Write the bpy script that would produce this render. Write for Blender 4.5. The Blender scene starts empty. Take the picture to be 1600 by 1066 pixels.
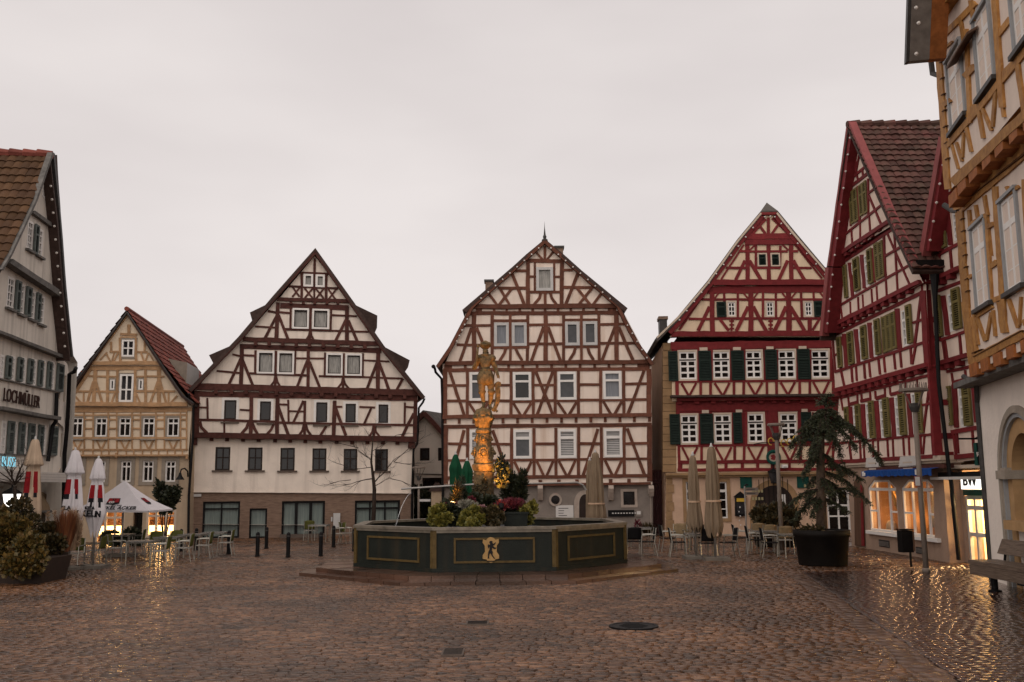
import bpy, bmesh, math, random
import numpy as np
from mathutils import Vector, Matrix
from mathutils.geometry import delaunay_2d_cdt

random.seed(7)
SC = bpy.context.scene
COL = SC.collection
R = math.radians

# ------------------------------------------------------------ camera
FPX, CZ = 1500.0, 2.4
PITCH, ROLL = math.atan((758 - 533) / FPX), -0.009
MC = (Matrix.Translation((0, 0, CZ)) @ Matrix.Rotation(math.pi / 2 + PITCH, 4, 'X') @ Matrix.Rotation(ROLL, 4, 'Z'))
cam_d = bpy.data.cameras.new('camera'); cam = bpy.data.objects.new('camera', cam_d); COL.objects.link(cam)
cam.matrix_world = MC
cam_d.sensor_width = 36; cam_d.lens = 36 * FPX / 1600; cam_d.clip_end = 2000
SC.camera = cam
SC.render.resolution_x, SC.render.resolution_y = 1024, 682

# ------------------------------------------------------------ world: overcast dusk sky
SUN_EL, SUN_AZ = R(27), R(190)
wd = bpy.data.worlds.new('World'); SC.world = wd; wd.use_nodes = True
nt = wd.node_tree; nt.nodes.clear()
def wn(t, **k):
    n = nt.nodes.new(t)
    for a, b in k.items(): setattr(n, a, b)
    return n
sky = wn('ShaderNodeTexSky', sky_type='NISHITA', sun_disc=False, sun_elevation=SUN_EL, sun_rotation=SUN_AZ)
hsv = wn('ShaderNodeHueSaturation'); hsv.inputs['Saturation'].default_value = 0.0; hsv.inputs['Value'].default_value = 1.0
tcw = wn('ShaderNodeTexCoord'); mpw = wn('ShaderNodeMapping'); mpw.inputs['Scale'].default_value = (1, 1, 3.0)
nzw = wn('ShaderNodeTexNoise'); nzw.inputs['Scale'].default_value = 1.6; nzw.inputs['Detail'].default_value = 4; nzw.inputs['Roughness'].default_value = 0.5
crw = wn('ShaderNodeValToRGB')
crw.color_ramp.elements[0].position = 0.32; crw.color_ramp.elements[0].color = (5.02, 4.58, 4.54, 1)
crw.color_ramp.elements[1].position = 0.68; crw.color_ramp.elements[1].color = (6.20, 5.74, 5.62, 1)
mixw = wn('ShaderNodeMix', data_type='RGBA'); mixw.inputs['Factor'].default_value = 0.93
bg = wn('ShaderNodeBackground'); bg.inputs['Strength'].default_value = 0.1
ow = wn('ShaderNodeOutputWorld')
L = nt.links.new
L(sky.outputs[0], hsv.inputs['Color']); L(tcw.outputs['Generated'], mpw.inputs[0]); L(mpw.outputs[0], nzw.inputs['Vector'])
L(nzw.outputs['Fac'], crw.inputs[0]); L(hsv.outputs[0], mixw.inputs[6]); L(crw.outputs[0], mixw.inputs[7])
L(mixw.outputs[2], bg.inputs['Color']); L(bg.outputs[0], ow.inputs['Surface'])

sun_d = bpy.data.lights.new('sun', 'SUN'); sun = bpy.data.objects.new('sun', sun_d); COL.objects.link(sun)
sun_d.energy = 1.5; sun_d.angle = R(115); sun_d.color = (1.0, 0.93, 0.86); sun_d.specular_factor = 0.3
sun.rotation_euler = (math.pi / 2 - SUN_EL, 0, R(-13))
sun.location = (0, -5, 40)
SC.view_settings.view_transform = 'Standard'; SC.view_settings.look = 'None'
SC.view_settings.exposure = 0.42; SC.view_settings.gamma = 1.0; SC.view_settings.use_curve_mapping = False
SC.cycles.max_bounces = 6; SC.cycles.diffuse_bounces = 3; SC.cycles.glossy_bounces = 3
SC.cycles.transparent_max_bounces = 8; SC.cycles.use_denoising = True
SC.cycles.sample_clamp_indirect = 4.0

# ------------------------------------------------------------ pixel -> space
MC3 = MC.to_3x3(); CAMP = Vector((0, 0, CZ))
def ray(px, py): return MC3 @ Vector((px - 800.0, 533.0 - py, -FPX))
def at(px, py, d):
    r = ray(px, py); return CAMP + r * (d / r.y)
def ground(px, py):
    r = ray(px, py); return CAMP + r * (-CZ / r.z)
def Z(x0, y0, s):
    return lambda x, y: (x0 + x / s, y0 + y / s)
IDZ = Z(0, 0, 1)

class Fac:
    """a vertical facade plane; pixels are cast onto it to measure the real facade"""
    def __init__(s, a, b):
        s.o = Vector((a[0], a[1], 0)); d = Vector((b[0] - a[0], b[1] - a[1], 0)); s.len = d.length
        s.u = d.normalized(); s.n = Vector((s.u.y, -s.u.x, 0))
    def loc(s, px, py, off=0.0):
        r = ray(px, py); t = (s.o + s.n * off - CAMP).dot(s.n) / r.dot(s.n)
        p = CAMP + r * t
        return ((p - s.o).dot(s.u), p.z)
    def w(s, u, z, off=0.0): return s.o + s.u * u + s.n * off + Vector((0, 0, z))

# ------------------------------------------------------------ mesh builder
class MB:
    def __init__(s): s.v = []; s.f = []; s.m = []; s.mats = []
    def mi(s, mat):
        if mat not in s.mats: s.mats.append(mat)
        return s.mats.index(mat)
    def add(s, vs, fs, mat):
        k = len(s.v); i = s.mi(mat)
        s.v.extend([tuple(v) for v in vs])
        for f in fs: s.f.append(tuple(k + j for j in f)); s.m.append(i)
    def hexa(s, p, mat):
        """8 corners: 0-3 bottom loop, 4-7 top loop"""
        s.add(p, [(3, 2, 1, 0), (4, 5, 6, 7), (0, 1, 5, 4), (1, 2, 6, 5), (2, 3, 7, 6), (3, 0, 4, 7)], mat)
    def box(s, c, d, mat, rz=0.0):
        cx, cy, cz = c; dx, dy, dz = d[0] / 2, d[1] / 2, d[2] / 2; ca, sa = math.cos(rz), math.sin(rz)
        P = []
        for z in (-dz, dz):
            for x, y in ((-dx, -dy), (dx, -dy), (dx, dy), (-dx, dy)):
                P.append((cx + x * ca - y * sa, cy + x * sa + y * ca, cz + z))
        s.hexa(P, mat)
    def fbox(s, F, u0, u1, z0, z1, o0, o1, mat):
        """box on a facade: o0 back, o1 front"""
        s.hexa([F.w(u0, z0, o1), F.w(u1, z0, o1), F.w(u1, z0, o0), F.w(u0, z0, o0),
                F.w(u0, z1, o1), F.w(u1, z1, o1), F.w(u1, z1, o0), F.w(u0, z1, o0)], mat)
    def prism(s, F, pts, o0, o1, mat, back=True):
        n = len(pts)
        P = [F.w(u, z, o1) for u, z in pts] + [F.w(u, z, o0) for u, z in pts]
        a = sum(pts[i][0] * pts[(i + 1) % n][1] - pts[(i + 1) % n][0] * pts[i][1] for i in range(n))
        idx = list(range(n)) if a > 0 else list(range(n))[::-1]
        fs = [tuple(idx)]
        if back: fs.append(tuple(n + i for i in idx[::-1]))
        for k in range(n):
            i, j = idx[k], idx[(k + 1) % n]; fs.append((i, n + i, n + j, j))
        s.add(P, fs, mat)
    def tube(s, pts, rad, mat, n=8, cap=True):
        """tapered tube through pts; rad number or list"""
        pts = [Vector(p) for p in pts]; m = len(pts)
        rs = rad if isinstance(rad, (list, tuple)) else [rad] * m
        V = []; fs = []
        ref = None
        for i, p in enumerate(pts):
            t = (pts[min(i + 1, m - 1)] - pts[max(i - 1, 0)]).normalized()
            if ref is None or abs(ref.dot(t)) > .95:
                ref = Vector((0, 0, 1)) if abs(t.z) < .9 else Vector((1, 0, 0))
            a = t.cross(ref).normalized(); b = t.cross(a).normalized()
            ref = a.cross(t)
            for k in range(n):
                q = 2 * math.pi * k / n
                V.append(p + (a * math.cos(q) + b * math.sin(q)) * rs[i])
        for i in range(m - 1):
            for k in range(n):
                k2 = (k + 1) % n
                fs.append((i * n + k, i * n + k2, (i + 1) * n + k2, (i + 1) * n + k))
        if cap:
            fs.append(tuple(range(n))[::-1]); fs.append(tuple((m - 1) * n + k for k in range(n)))
        s.add(V, fs, mat)
    def lathe(s, c, prof, mat, n=20, sq=0, rot=0.0, cap=True):
        """prof: list of (r, z)"""
        V = []; fs = []
        for r, z in prof:
            for k in range(n):
                q = rot + 2 * math.pi * k / n
                rr = r
                if callable(sq): rr = r * sq(q, z)
                V.append((c[0] + rr * math.cos(q), c[1] + rr * math.sin(q), c[2] + z))
        for i in range(len(prof) - 1):
            for k in range(n):
                k2 = (k + 1) % n
                fs.append((i * n + k, i * n + k2, (i + 1) * n + k2, (i + 1) * n + k))
        if cap:
            fs.append(tuple(range(n))[::-1]); fs.append(tuple((len(prof) - 1) * n + k for k in range(n)))
        s.add(V, fs, mat)
    def quad(s, a, b, c, d, mat): s.add([a, b, c, d], [(0, 1, 2, 3)], mat)
    def build(s, name, parent=None, smooth=False, loc=None):
        me = bpy.data.meshes.new(name)
        root = parent
        while root is not None and root.parent is not None: root = root.parent
        o0 = np.array(root.location if root is not None else (loc or (0, 0, 0)), dtype=float)
        v = np.array(s.v, dtype=float).reshape(-1, 3) - o0
        me.from_pydata(v.tolist(), [], s.f)
        for m in s.mats: me.materials.append(m)
        if len(s.mats) > 1: me.polygons.foreach_set('material_index', s.m)
        if smooth: me.polygons.foreach_set('use_smooth', [True] * len(me.polygons))
        me.update()
        ob = bpy.data.objects.new(name, me); COL.objects.link(ob)
        if parent is not None: ob.parent = parent
        elif loc is not None: ob.location = loc
        return ob

def tag(o, label=None, cat=None, group=None, kind=None):
    if label: o['label'] = label
    if cat: o['category'] = cat
    if group: o['group'] = group
    if kind: o['kind'] = kind
    return o
def thing(name, loc, label, cat, group=None, rz=0.0):
    o = bpy.data.objects.new(name, None); COL.objects.link(o); o.empty_display_size = .3
    o.location = loc; o.rotation_euler = (0, 0, rz)
    return tag(o, label, cat, group)
def copy_tree(o, parent=None):
    c = o.copy(); COL.objects.link(c)
    if parent is not None: c.parent = parent
    for ch in list(o.children): copy_tree(ch, c)
    return c

# ------------------------------------------------------------ materials
def pm(name, col, rough=.75, var=.12, scale=3.0, stretch=(1, 1, 1), bump=0.0, bscale=30.0, spec=.13, coat=0.0, coat_r=.1, col2=None,
       metal=0.0, emit=None, estr=0.0, island=0.0, streak=0.0, streak_col=None, sss=0, coords='pos'):
    m = bpy.data.materials.new(name); m.use_nodes = True
    t = m.node_tree; t.nodes.clear(); LK = t.links.new
    def nd(ty, **k):
        n = t.nodes.new(ty)
        for a, b in k.items(): setattr(n, a, b)
        return n
    out = nd('ShaderNodeOutputMaterial'); pb = nd('ShaderNodeBsdfPrincipled')
    LK(pb.outputs[0], out.inputs[0])
    pb.inputs['Roughness'].default_value = rough; pb.inputs['Specular IOR Level'].default_value = spec
    pb.inputs['Metallic'].default_value = metal; pb.inputs['Coat Weight'].default_value = coat; pb.inputs['Coat Roughness'].default_value = coat_r
    if coords == 'pos':
        g = nd('ShaderNodeNewGeometry'); vec = g.outputs['Position']
    else:
        g = nd('ShaderNodeNewGeometry'); vec = nd('ShaderNodeTexCoord').outputs['Object']
    mp = nd('ShaderNodeMapping'); mp.inputs['Scale'].default_value = stretch; LK(vec, mp.inputs[0])
    c1 = tuple(col) + (1,)
    if col2 is None:
        ca = tuple(max(0, x * (1 - var)) for x in col) + (1,); cb = tuple(min(1, x * (1 + var)) for x in col) + (1,)
    else: ca, cb = c1, tuple(col2) + (1,)
    nz = nd('ShaderNodeTexNoise'); nz.inputs['Scale'].default_value = scale; nz.inputs['Detail'].default_value = 6; nz.inputs['Roughness'].default_value = .62
    LK(mp.outputs[0], nz.inputs['Vector'])
    fac = nz.outputs['Fac']
    cr = nd('ShaderNodeValToRGB'); cr.color_ramp.elements[0].position = .3; cr.color_ramp.elements[1].position = .7
    cr.color_ramp.elements[0].color = ca; cr.color_ramp.elements[1].color = cb
    LK(fac, cr.inputs[0]); colo = cr.outputs[0]
    if island > 0:
        mm = nd('ShaderNodeMapRange'); mm.inputs['To Min'].default_value = 1 - island; mm.inputs['To Max'].default_value = 1 + island
        LK(g.outputs['Random Per Island'], mm.inputs['Value'])
        vm = nd('ShaderNodeMix', data_type='RGBA', blend_type='MULTIPLY'); vm.inputs['Factor'].default_value = 1.0
        LK(colo, vm.inputs[6]); LK(mm.outputs[0], vm.inputs[7]); colo = vm.outputs[2]
    if streak > 0:
        ms = nd('ShaderNodeMapping'); ms.inputs['Scale'].default_value = (2.3, 2.3, .12); LK(vec, ms.inputs[0])
        n2 = nd('ShaderNodeTexNoise'); n2.inputs['Scale'].default_value = 1.6; n2.inputs['Detail'].default_value = 5; LK(ms.outputs[0], n2.inputs['Vector'])
        r2 = nd('ShaderNodeMapRange'); r2.inputs['From Min'].default_value = .5; r2.inputs['From Max'].default_value = .72
        r2.inputs['To Min'].default_value = 0; r2.inputs['To Max'].default_value = streak; LK(n2.outputs['Fac'], r2.inputs['Value'])
        x = nd('ShaderNodeMix', data_type='RGBA'); LK(r2.outputs[0], x.inputs['Factor']); LK(colo, x.inputs[6])
        x.inputs[7].default_value = tuple(streak_col or tuple(k * .55 for k in col)) + (1,); colo = x.outputs[2]
    LK(colo, pb.inputs['Base Color'])
    if bump > 0:
        nb = nd('ShaderNodeTexNoise'); nb.inputs['Scale'].default_value = bscale; nb.inputs['Detail'].default_value = 5; LK(mp.outputs[0], nb.inputs['Vector'])
        bp = nd('ShaderNodeBump'); bp.inputs['Strength'].default_value = bump; bp.inputs['Distance'].default_value = .03
        LK(nb.outputs['Fac'], bp.inputs['Height']); LK(bp.outputs[0], pb.inputs['Normal'])
    if emit: pb.inputs['Emission Color'].default_value = tuple(emit) + (1,); pb.inputs['Emission Strength'].default_value = estr
    return m
def glassmat(name, tint=(.9, .9, .9), refl=.12):
    m = bpy.data.materials.new(name); m.use_nodes = True; t = m.node_tree; t.nodes.clear()
    o = t.nodes.new('ShaderNodeOutputMaterial'); mx = t.nodes.new('ShaderNodeMixShader'); tr = t.nodes.new('ShaderNodeBsdfTransparent'); gl = t.nodes.new('ShaderNodeBsdfGlossy')
    tr.inputs[0].default_value = tuple(tint) + (1,); gl.inputs['Roughness'].default_value = .03; mx.inputs[0].default_value = refl
    t.links.new(tr.outputs[0], mx.inputs[1]); t.links.new(gl.outputs[0], mx.inputs[2]); t.links.new(mx.outputs[0], o.inputs[0])
    return m
M = {}
M['glass'] = pm('window_glass', (.009, .006, .005), .06, .6, 2.5, spec=.28)
M['glass_grey'] = pm('grey_window_glass', (.030, .028, .030), .08, .5, 2.5, spec=.35)
M['clear'] = glassmat('clear_glass', (.95, .95, .95), .05)
M['curtain'] = pm('net_curtain', (.25, .235, .21), .8, .5, 9, stretch=(3, 3, .25), coat=.4, coat_r=.05)
M['curtain_green'] = pm('pale_green_curtain', (.15, .18, .165), .8, .3, 7, stretch=(3, 3, .12), coat=.7, coat_r=.05)
M['curtain_blue'] = pm('grey_blue_curtain', (.14, .145, .16), .8, .3, 9, stretch=(4, 4, .2), coat=.7, coat_r=.05)
M['white'] = pm('white_window_paint', (.70, .66, .62), .5, .06, 3)
M['whitegrey'] = pm('grey_white_paint', (.46, .44, .42), .55, .08, 3)
M['cream_trim'] = pm('cream_trim_paint', (.50, .40, .31), .6, .08, 3)
M['darkwood'] = pm('dark_window_wood', (.025, .016, .013), .6, .2, 4)
M['plaster_c'] = pm('warm_white_plaster', (.72, .62, .53), .85, .09, 1.3, bump=.3, bscale=14, streak=.5, streak_col=(.47, .39, .33))
M['timber_c'] = pm('oxblood_dark_timber', (.072, .026, .020), .7, .35, 5, stretch=(1, 1, 1), bump=.2, bscale=24, island=.22)
M['roof_dark'] = pm('dark_brown_tile', (.055, .034, .028), .7, .3, 6, bump=.5, bscale=10)
M['stone_brown'] = pm('brown_stone_cladding', (.185, .120, .086), .6, .3, 3, stretch=(1, 1, 6), bump=.3, bscale=20)
M['black_metal'] = pm('black_metal', (.007, .006, .006), .5, .2, 5, spec=.12)
M['grey_metal'] = pm('galvanised_metal', (.30, .28, .26), .4, .15, 6, metal=.6)
M['lead'] = pm('lead_grey_gutter', (.06, .055, .052), .5, .2, 6, metal=.3)
M['sill_stone'] = pm('sill_stone', (.10, .075, .06), .7, .2, 5)

# ------------------------------------------------------------ facade pieces
def quad_rect(F, zf, q, off):
    if len(q) == 4: pts = [(q[0], q[1]), (q[2], q[1]), (q[2], q[3]), (q[0], q[3])]
    else: pts = [(q[i], q[i + 1]) for i in range(0, 8, 2)]
    P = [F.loc(*zf(*p), off) for p in pts]
    return ((P[0][0] + P[3][0]) / 2, (P[1][0] + P[2][0]) / 2, (P[2][1] + P[3][1]) / 2, (P[0][1] + P[1][1]) / 2)
def beams(mb, F, zf, lst, mat, d=.035, off=0.0, back=.03):
    """(x1,y1,x2,y2,w) or ([(x,y)...],w) in zoomed pixels, cast on the facade and given thickness"""
    for it in lst:
        if isinstance(it[0], (list, tuple)): pts, w = list(it[0]), it[1]
        else: pts, w = [(it[0], it[1]), (it[2], it[3])], it[4]
        pp = [Vector(p) for p in pts]
        # subdivide so hewn timbers are not ruler-straight
        q = [pp[0]]
        for a, b in zip(pp[:-1], pp[1:]):
            n = max(1, int((b - a).length / 70))
            for k in range(1, n + 1): q.append(a.lerp(b, k / n))
        n = len(q); Lf = []; Rt = []
        for i, p in enumerate(q):
            t = (q[min(i + 1, n - 1)] - q[max(i - 1, 0)])
            if t.length < 1e-6: t = Vector((1, 0))
            t.normalize(); nr = Vector((-t.y, t.x))
            ww = w * .5 * random.uniform(.93, 1.07); sh = random.uniform(-.07, .07) * w
            Lf.append(p + nr * (ww + sh)); Rt.append(p - nr * (ww - sh))
        dd = d + random.uniform(0, .012)
        A = [F.loc(*zf(*p), off) for p in Lf]; B = [F.loc(*zf(*p), off) for p in Rt]
        V = []; fs = []
        for (a, b) in zip(A, B):
            V += [F.w(a[0], a[1], off + dd), F.w(b[0], b[1], off + dd), F.w(a[0], a[1], off - back), F.w(b[0], b[1], off - back)]
        for i in range(n - 1):
            k = 4 * i
            fs += [(k, k + 4, k + 5, k + 1), (k, k + 2, k + 6, k + 4), (k + 1, k + 5, k + 7, k + 3)]
        fs += [(0, 1, 3, 2), (4 * n - 4, 4 * n - 2, 4 * n - 1, 4 * n - 3)]
        mb.add(V, fs, mat)
def joists(mb, F, zf, centers, w, h, mat, d=.14, off=0.0):
    for (x, y) in centers:
        u0, u1, z0, z1 = quad_rect(F, zf, (x - w / 2, y - h / 2, x + w / 2, y + h / 2), off)
        mb.fbox(F, u0, u1, z0, z1, off - .05, off + d + random.uniform(-.012, .012), mat)

class House:
    def __init__(s, name, F, label, cat='house'):
        c = F.w(F.len / 2, 0)
        s.root = thing(name, c, label, cat); s.F = F; s.holes = []; s.fr = MB()
    def part(s, mb, name, parent=None, smooth=False): return mb.build(name, parent or s.root, smooth)
    def win(s, zf, q, frame='white', fw=.055, cols=2, rows=(), glass='glass', off=0.0, rec=.07, proud=.015, sill=None, sw=.07, surround=None, sur_w=.09, bar=None, hole=True, shape=None):
        F = s.F; u0, u1, z0, z1 = quad_rect(F, zf, q, off)
        if surround:
            S = MB(); m = M[surround]; e = sur_w; o1 = off + .035
            S.fbox(F, u0 - e, u0, z0 - e, z1 + e, off - .05, o1, m); S.fbox(F, u1, u1 + e, z0 - e, z1 + e, off - .05, o1, m)
            S.fbox(F, u0, u1, z1, z1 + e, off - .05, o1 - .002, m); S.fbox(F, u0, u1, z0 - e, z0, off - .05, o1 - .002, m)
        m = M[frame]; W = MB(); o0 = off - rec; o1 = off + proud; b = bar or fw * .75
        W.fbox(F, u0, u0 + fw, z0, z1, o0, o1, m); W.fbox(F, u1 - fw, u1, z0, z1, o0, o1, m)
        W.fbox(F, u0 + fw, u1 - fw, z1 - fw, z1, o0, o1 - .003, m); W.fbox(F, u0 + fw, u1 - fw, z0, z0 + fw, o0, o1 - .003, m)
        for k in range(1, cols):
            u = u0 + (u1 - u0) * k / cols; W.fbox(F, u - b / 2, u + b / 2, z0 + fw, z1 - fw, o0 + .01, o1 - .012, m)
        for r in rows:
            f, bw = (r, b) if not isinstance(r, tuple) else r
            z = z1 - (z1 - z0) * f; W.fbox(F, u0 + fw, u1 - fw, z - bw / 2, z + bw / 2, o0 + .01, o1 - .008 - .0037 * abs(f), m)
        w = s.part(W, 'window')
        if surround: s.part(S, 'casing', w)
        G = MB(); G.fbox(F, u0 + fw * .5, u1 - fw * .5, z0 + fw * .5, z1 - fw * .5, o0 - .02, o0 + .006, M[glass]); s.part(G, 'pane', w)
        if sill:
            G = MB(); e = sw
            G.fbox(F, u0 - e, u1 + e, z0 - .07 - (sur_w if surround else 0), z0 - (sur_w if surround else 0), off - .05, off + .11, M[sill]); s.part(G, 'sill', w)
        if hole: s.holes.append((u0, u1, z0, z1, off))
        return (u0, u1, z0, z1, w)
    def shutter(s, zf, q, mat, slat, off=0.0, d=.05, name='shutter', o=.03, nsl=11):
        F = s.F; u0, u1, z0, z1 = quad_rect(F, zf, q, off); Q = MB(); m = M[mat]; e = min(.07, (u1 - u0) * .2)
        a, b = off + o, off + o + d
        Q.fbox(F, u0, u0 + e, z0, z1, a, b, m); Q.fbox(F, u1 - e, u1, z0, z1, a, b, m)
        zm = z0 + (z1 - z0) * .66
        for zz in (z0 + e / 2, zm, z1 - e / 2): Q.fbox(F, u0 + e, u1 - e, zz - e / 2, zz + e / 2, a, b - .004, m)
        sm = M[slat]
        Q.fbox(F, u0 + e, u1 - e, z0 + e, z1 - e, a, a + .012, sm)
        for k in range(nsl):
            for (za, zb) in ((z0 + e, zm - e / 2), (zm + e / 2, z1 - e)):
                nn = nsl if za < zm - .2 else nsl // 2
                if k >= nn: continue
                h = (zb - za) / nn; zc = za + h * k
                Q.add([F.w(u0 + e, zc, b - .008), F.w(u1 - e, zc, b - .008), F.w(u1 - e, zc + h * .55, a + .014), F.w(u0 + e, zc + h * .55, a + .014)], [(0, 1, 2, 3)], m)
        return s.part(Q, name)
    def poly(s, zf, pts, off=0.0): return [s.F.loc(*zf(*p), off) for p in pts]
    def wall(s, polys, name='wall', reveal=.22):
        """polys: list of (uz polygon, off, material); window openings are cut out"""
        mb = MB(); F = s.F
        for P, off, mat in polys:
            vs = [Vector(p) for p in P]; n = len(vs); ed = [(i, (i + 1) % n) for i in range(n)]; HS = []
            us = [p[0] for p in P]; zs = [p[1] for p in P]
            for (u0, u1, z0, z1, o) in s.holes:
                if abs(o - off) > 1e-6: continue
                if u0 < min(us) + .01 or u1 > max(us) - .01 or z0 < min(zs) + .005 or z1 > max(zs) - .01: continue
                k = len(vs); vs += [Vector((u0, z0)), Vector((u1, z0)), Vector((u1, z1)), Vector((u0, z1))]
                ed += [(k, k + 1), (k + 1, k + 2), (k + 2, k + 3), (k + 3, k)]; HS.append((u0, u1, z0, z1))
            r = delaunay_2d_cdt(vs, ed, [], 1, 1e-5)
            V2, F2 = r[0], r[2]; fs = []
            for f in F2:
                c = sum((V2[i] for i in f), Vector((0, 0))) / len(f)
                if any(a < c.x < b and e < c.y < g for a, b, e, g in HS): continue
                if not inside(c, P): continue
                ar = sum(V2[f[i]].x * V2[f[(i + 1) % len(f)]].y - V2[f[(i + 1) % len(f)]].x * V2[f[i]].y for i in range(len(f)))
                fs.append(tuple(f) if ar > 0 else tuple(f)[::-1])
            mb.add([F.w(v.x, v.y, off) for v in V2], fs, mat)
            for (a, b, e, g) in HS:
                C = [(a, e), (b, e), (b, g), (a, g)]
                for i in range(4):
                    p, q = C[i], C[(i + 1) % 4]
                    mb.add([F.w(*p, off), F.w(*q, off), F.w(*q, off - reveal), F.w(*p, off - reveal)], [(0, 1, 2, 3)], mat)
        return s.part(mb, name)
    def body(s, P, depth, mat, off=-.02, mb=None):
        """side and back walls of the house behind the facade polygon P"""
        own = mb is None; mb = mb or MB(); n = len(P); F = s.F
        for i in range(n):
            p, q = P[i], P[(i + 1) % n]
            mb.add([F.w(*p, off), F.w(*p, off - depth), F.w(*q, off - depth), F.w(*q, off)], [(0, 1, 2, 3)], mat)
        mb.add([F.w(*p, off - depth) for p in P], [tuple(range(n))], mat)
        if own: return s.part(mb, 'side_walls')
    def roof(s, O, depth, mat, over=.35, th=.18, name='roof'):
        """O: outer outline (u,z) left eave .. apex .. right eave; extruded back along the ridge"""
        F = s.F; n = len(O); I = []
        for i in range(n):
            a = Vector(O[max(i - 1, 0)]); b = Vector(O[min(i + 1, n - 1)]); t = (b - a).normalized()
            nr = Vector((t.y, -t.x)); I.append((O[i][0] + nr.x * th, O[i][1] + nr.y * th))
        mb = MB(); P = list(O) + I[::-1]; m = len(P)
        V = [F.w(u, z, over) for u, z in P] + [F.w(u, z, -depth) for u, z in P]
        fs = []
        for i in range(n - 1): fs.append((i, i + 1, 2 * n - 2 - i, 2 * n - 1 - i))
        fs += [tuple(m + j for j in f)[::-1] for f in list(fs)]
        for i in range(m):
            j = (i + 1) % m; fs.append((i, m + i, m + j, j))
        mb.add(V, fs, mat)
        return s.part(mb, name)
def inside(c, P):
    r = False; n = len(P)
    for i in range(n):
        a, b = P[i], P[(i + 1) % n]
        if (a[1] > c.y) != (b[1] > c.y) and c.x < (b[0] - a[0]) * (c.y - a[1]) / (b[1] - a[1]) + a[0]: r = not r
    return r
def bulbs(root, F, zf, pts, off, mat):
    """little bulbs of the fairy lights along a verge board; one shared mesh, each its own object"""
    me = bpy.data.meshes.get('light_bulb')
    if me is None:
        bm = bmesh.new(); bmesh.ops.create_icosphere(bm, subdivisions=1, radius=.045); me = bpy.data.meshes.new('light_bulb'); bm.to_mesh(me); bm.free(); me.materials.append(mat)
    for p in pts:
        o = bpy.data.objects.new('light_bulb', me); COL.objects.link(o); o.parent = root
        u, z = F.loc(*zf(*p), off); o.location = F.w(u, z, off) - root.location
def lerp_pts(a, b, n): return [(a[0] + (b[0] - a[0]) * (k + .5) / n, a[1] + (b[1] - a[1]) * (k + .5) / n) for k in range(n)]
M['bulb'] = pm('frosted_bulb', (.65, .6, .55), .3, .02)
def tile_slope(root, A, B, C, D, mat, tw=.24, th=.32, name='tiles', lift=.045, rnd=None):
    """real pantiles: A,B top (ridge) left/right, D,C bottom; rows stepped, barrels across"""
    rnd = rnd or random.Random(3)
    A, B, C, D = map(Vector, (A, B, C, D))
    nrm = (B - A).cross(D - A).normalized()
    if nrm.z < 0: nrm = -nrm
    rows = max(2, int(max((D - A).length, (C - B).length) / th)); mb = MB()
    for r in range(rows):
        f0, f1 = r / rows, (r + 1.06) / rows
        a, b = A.lerp(D, f0), B.lerp(C, f0); d, c = A.lerp(D, f1), B.lerp(C, f1)
        cols = max(1, int((b - a).length / tw))
        for k in range(cols):
            g0, g1 = k / cols, (k + 1) / cols; V = []
            j = rnd.uniform(-.006, .01); j2 = rnd.uniform(-.008, .012)
            for i in range(5):
                g = g0 + (g1 - g0) * i / 4; hgt = (.0, .03, .042, .03, .0)[i]
                V.append(a.lerp(b, g) + nrm * (hgt + j)); V.append(d.lerp(c, g) + nrm * (hgt + lift + j + j2))
                V.append(d.lerp(c, g) + nrm * (hgt + j - .01))
            fs = []
            for i in range(4): fs += [(3 * i, 3 * i + 1, 3 * i + 4, 3 * i + 3), (3 * i + 1, 3 * i + 2, 3 * i + 5, 3 * i + 4)]
            mb.add(V, fs, mat)
    return mb.build(name, root)
# ============================================================ white and dark brown house
F = Fac(at(293, 842, 46.0), at(646, 838, 48.3))
hC = House('half_timbered_house', F, 'broad white house with very dark brown timbers above a brown stone shopfront')
z1 = Z(280, 380, 3.5525); z2 = Z(280, 640, 4.0)
T = hC.fr; tm = M['timber_c']; o4, o3, o2, o1 = .30, .36, .42, .46
for q in ((690, 172, 743, 242), (757, 175, 808, 245)):
    hC.win(z1, q, 'white', .10, 1, (), 'curtain', o1, .06, .05)
for q in ((628, 362, 720, 476), (738, 366, 832, 478)): hC.win(z1, q, 'white', .09, 1, (), 'curtain', o2, .08, .06)
for q in ((432, 600, 528, 725), (545, 602, 638, 728), (815, 612, 907, 735), (922, 614, 1014, 737)): hC.win(z1, q, 'white', .09, 1, (), 'curtain', o3, .08, .06)
for q in ((232, 858, 335, 982), (430, 865, 527, 988), (742, 870, 840, 998), (905, 878, 998, 1000), (1088, 882, 1178, 1003)):
    hC.win(z1, (q[0] + 18, q[1] + 14, q[2] - 18, q[3] - 4), 'darkwood', .06, 1, (), 'glass', o4, .08, .02, sill='sill_stone', sw=.14, surround='white', sur_w=.12)
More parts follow.
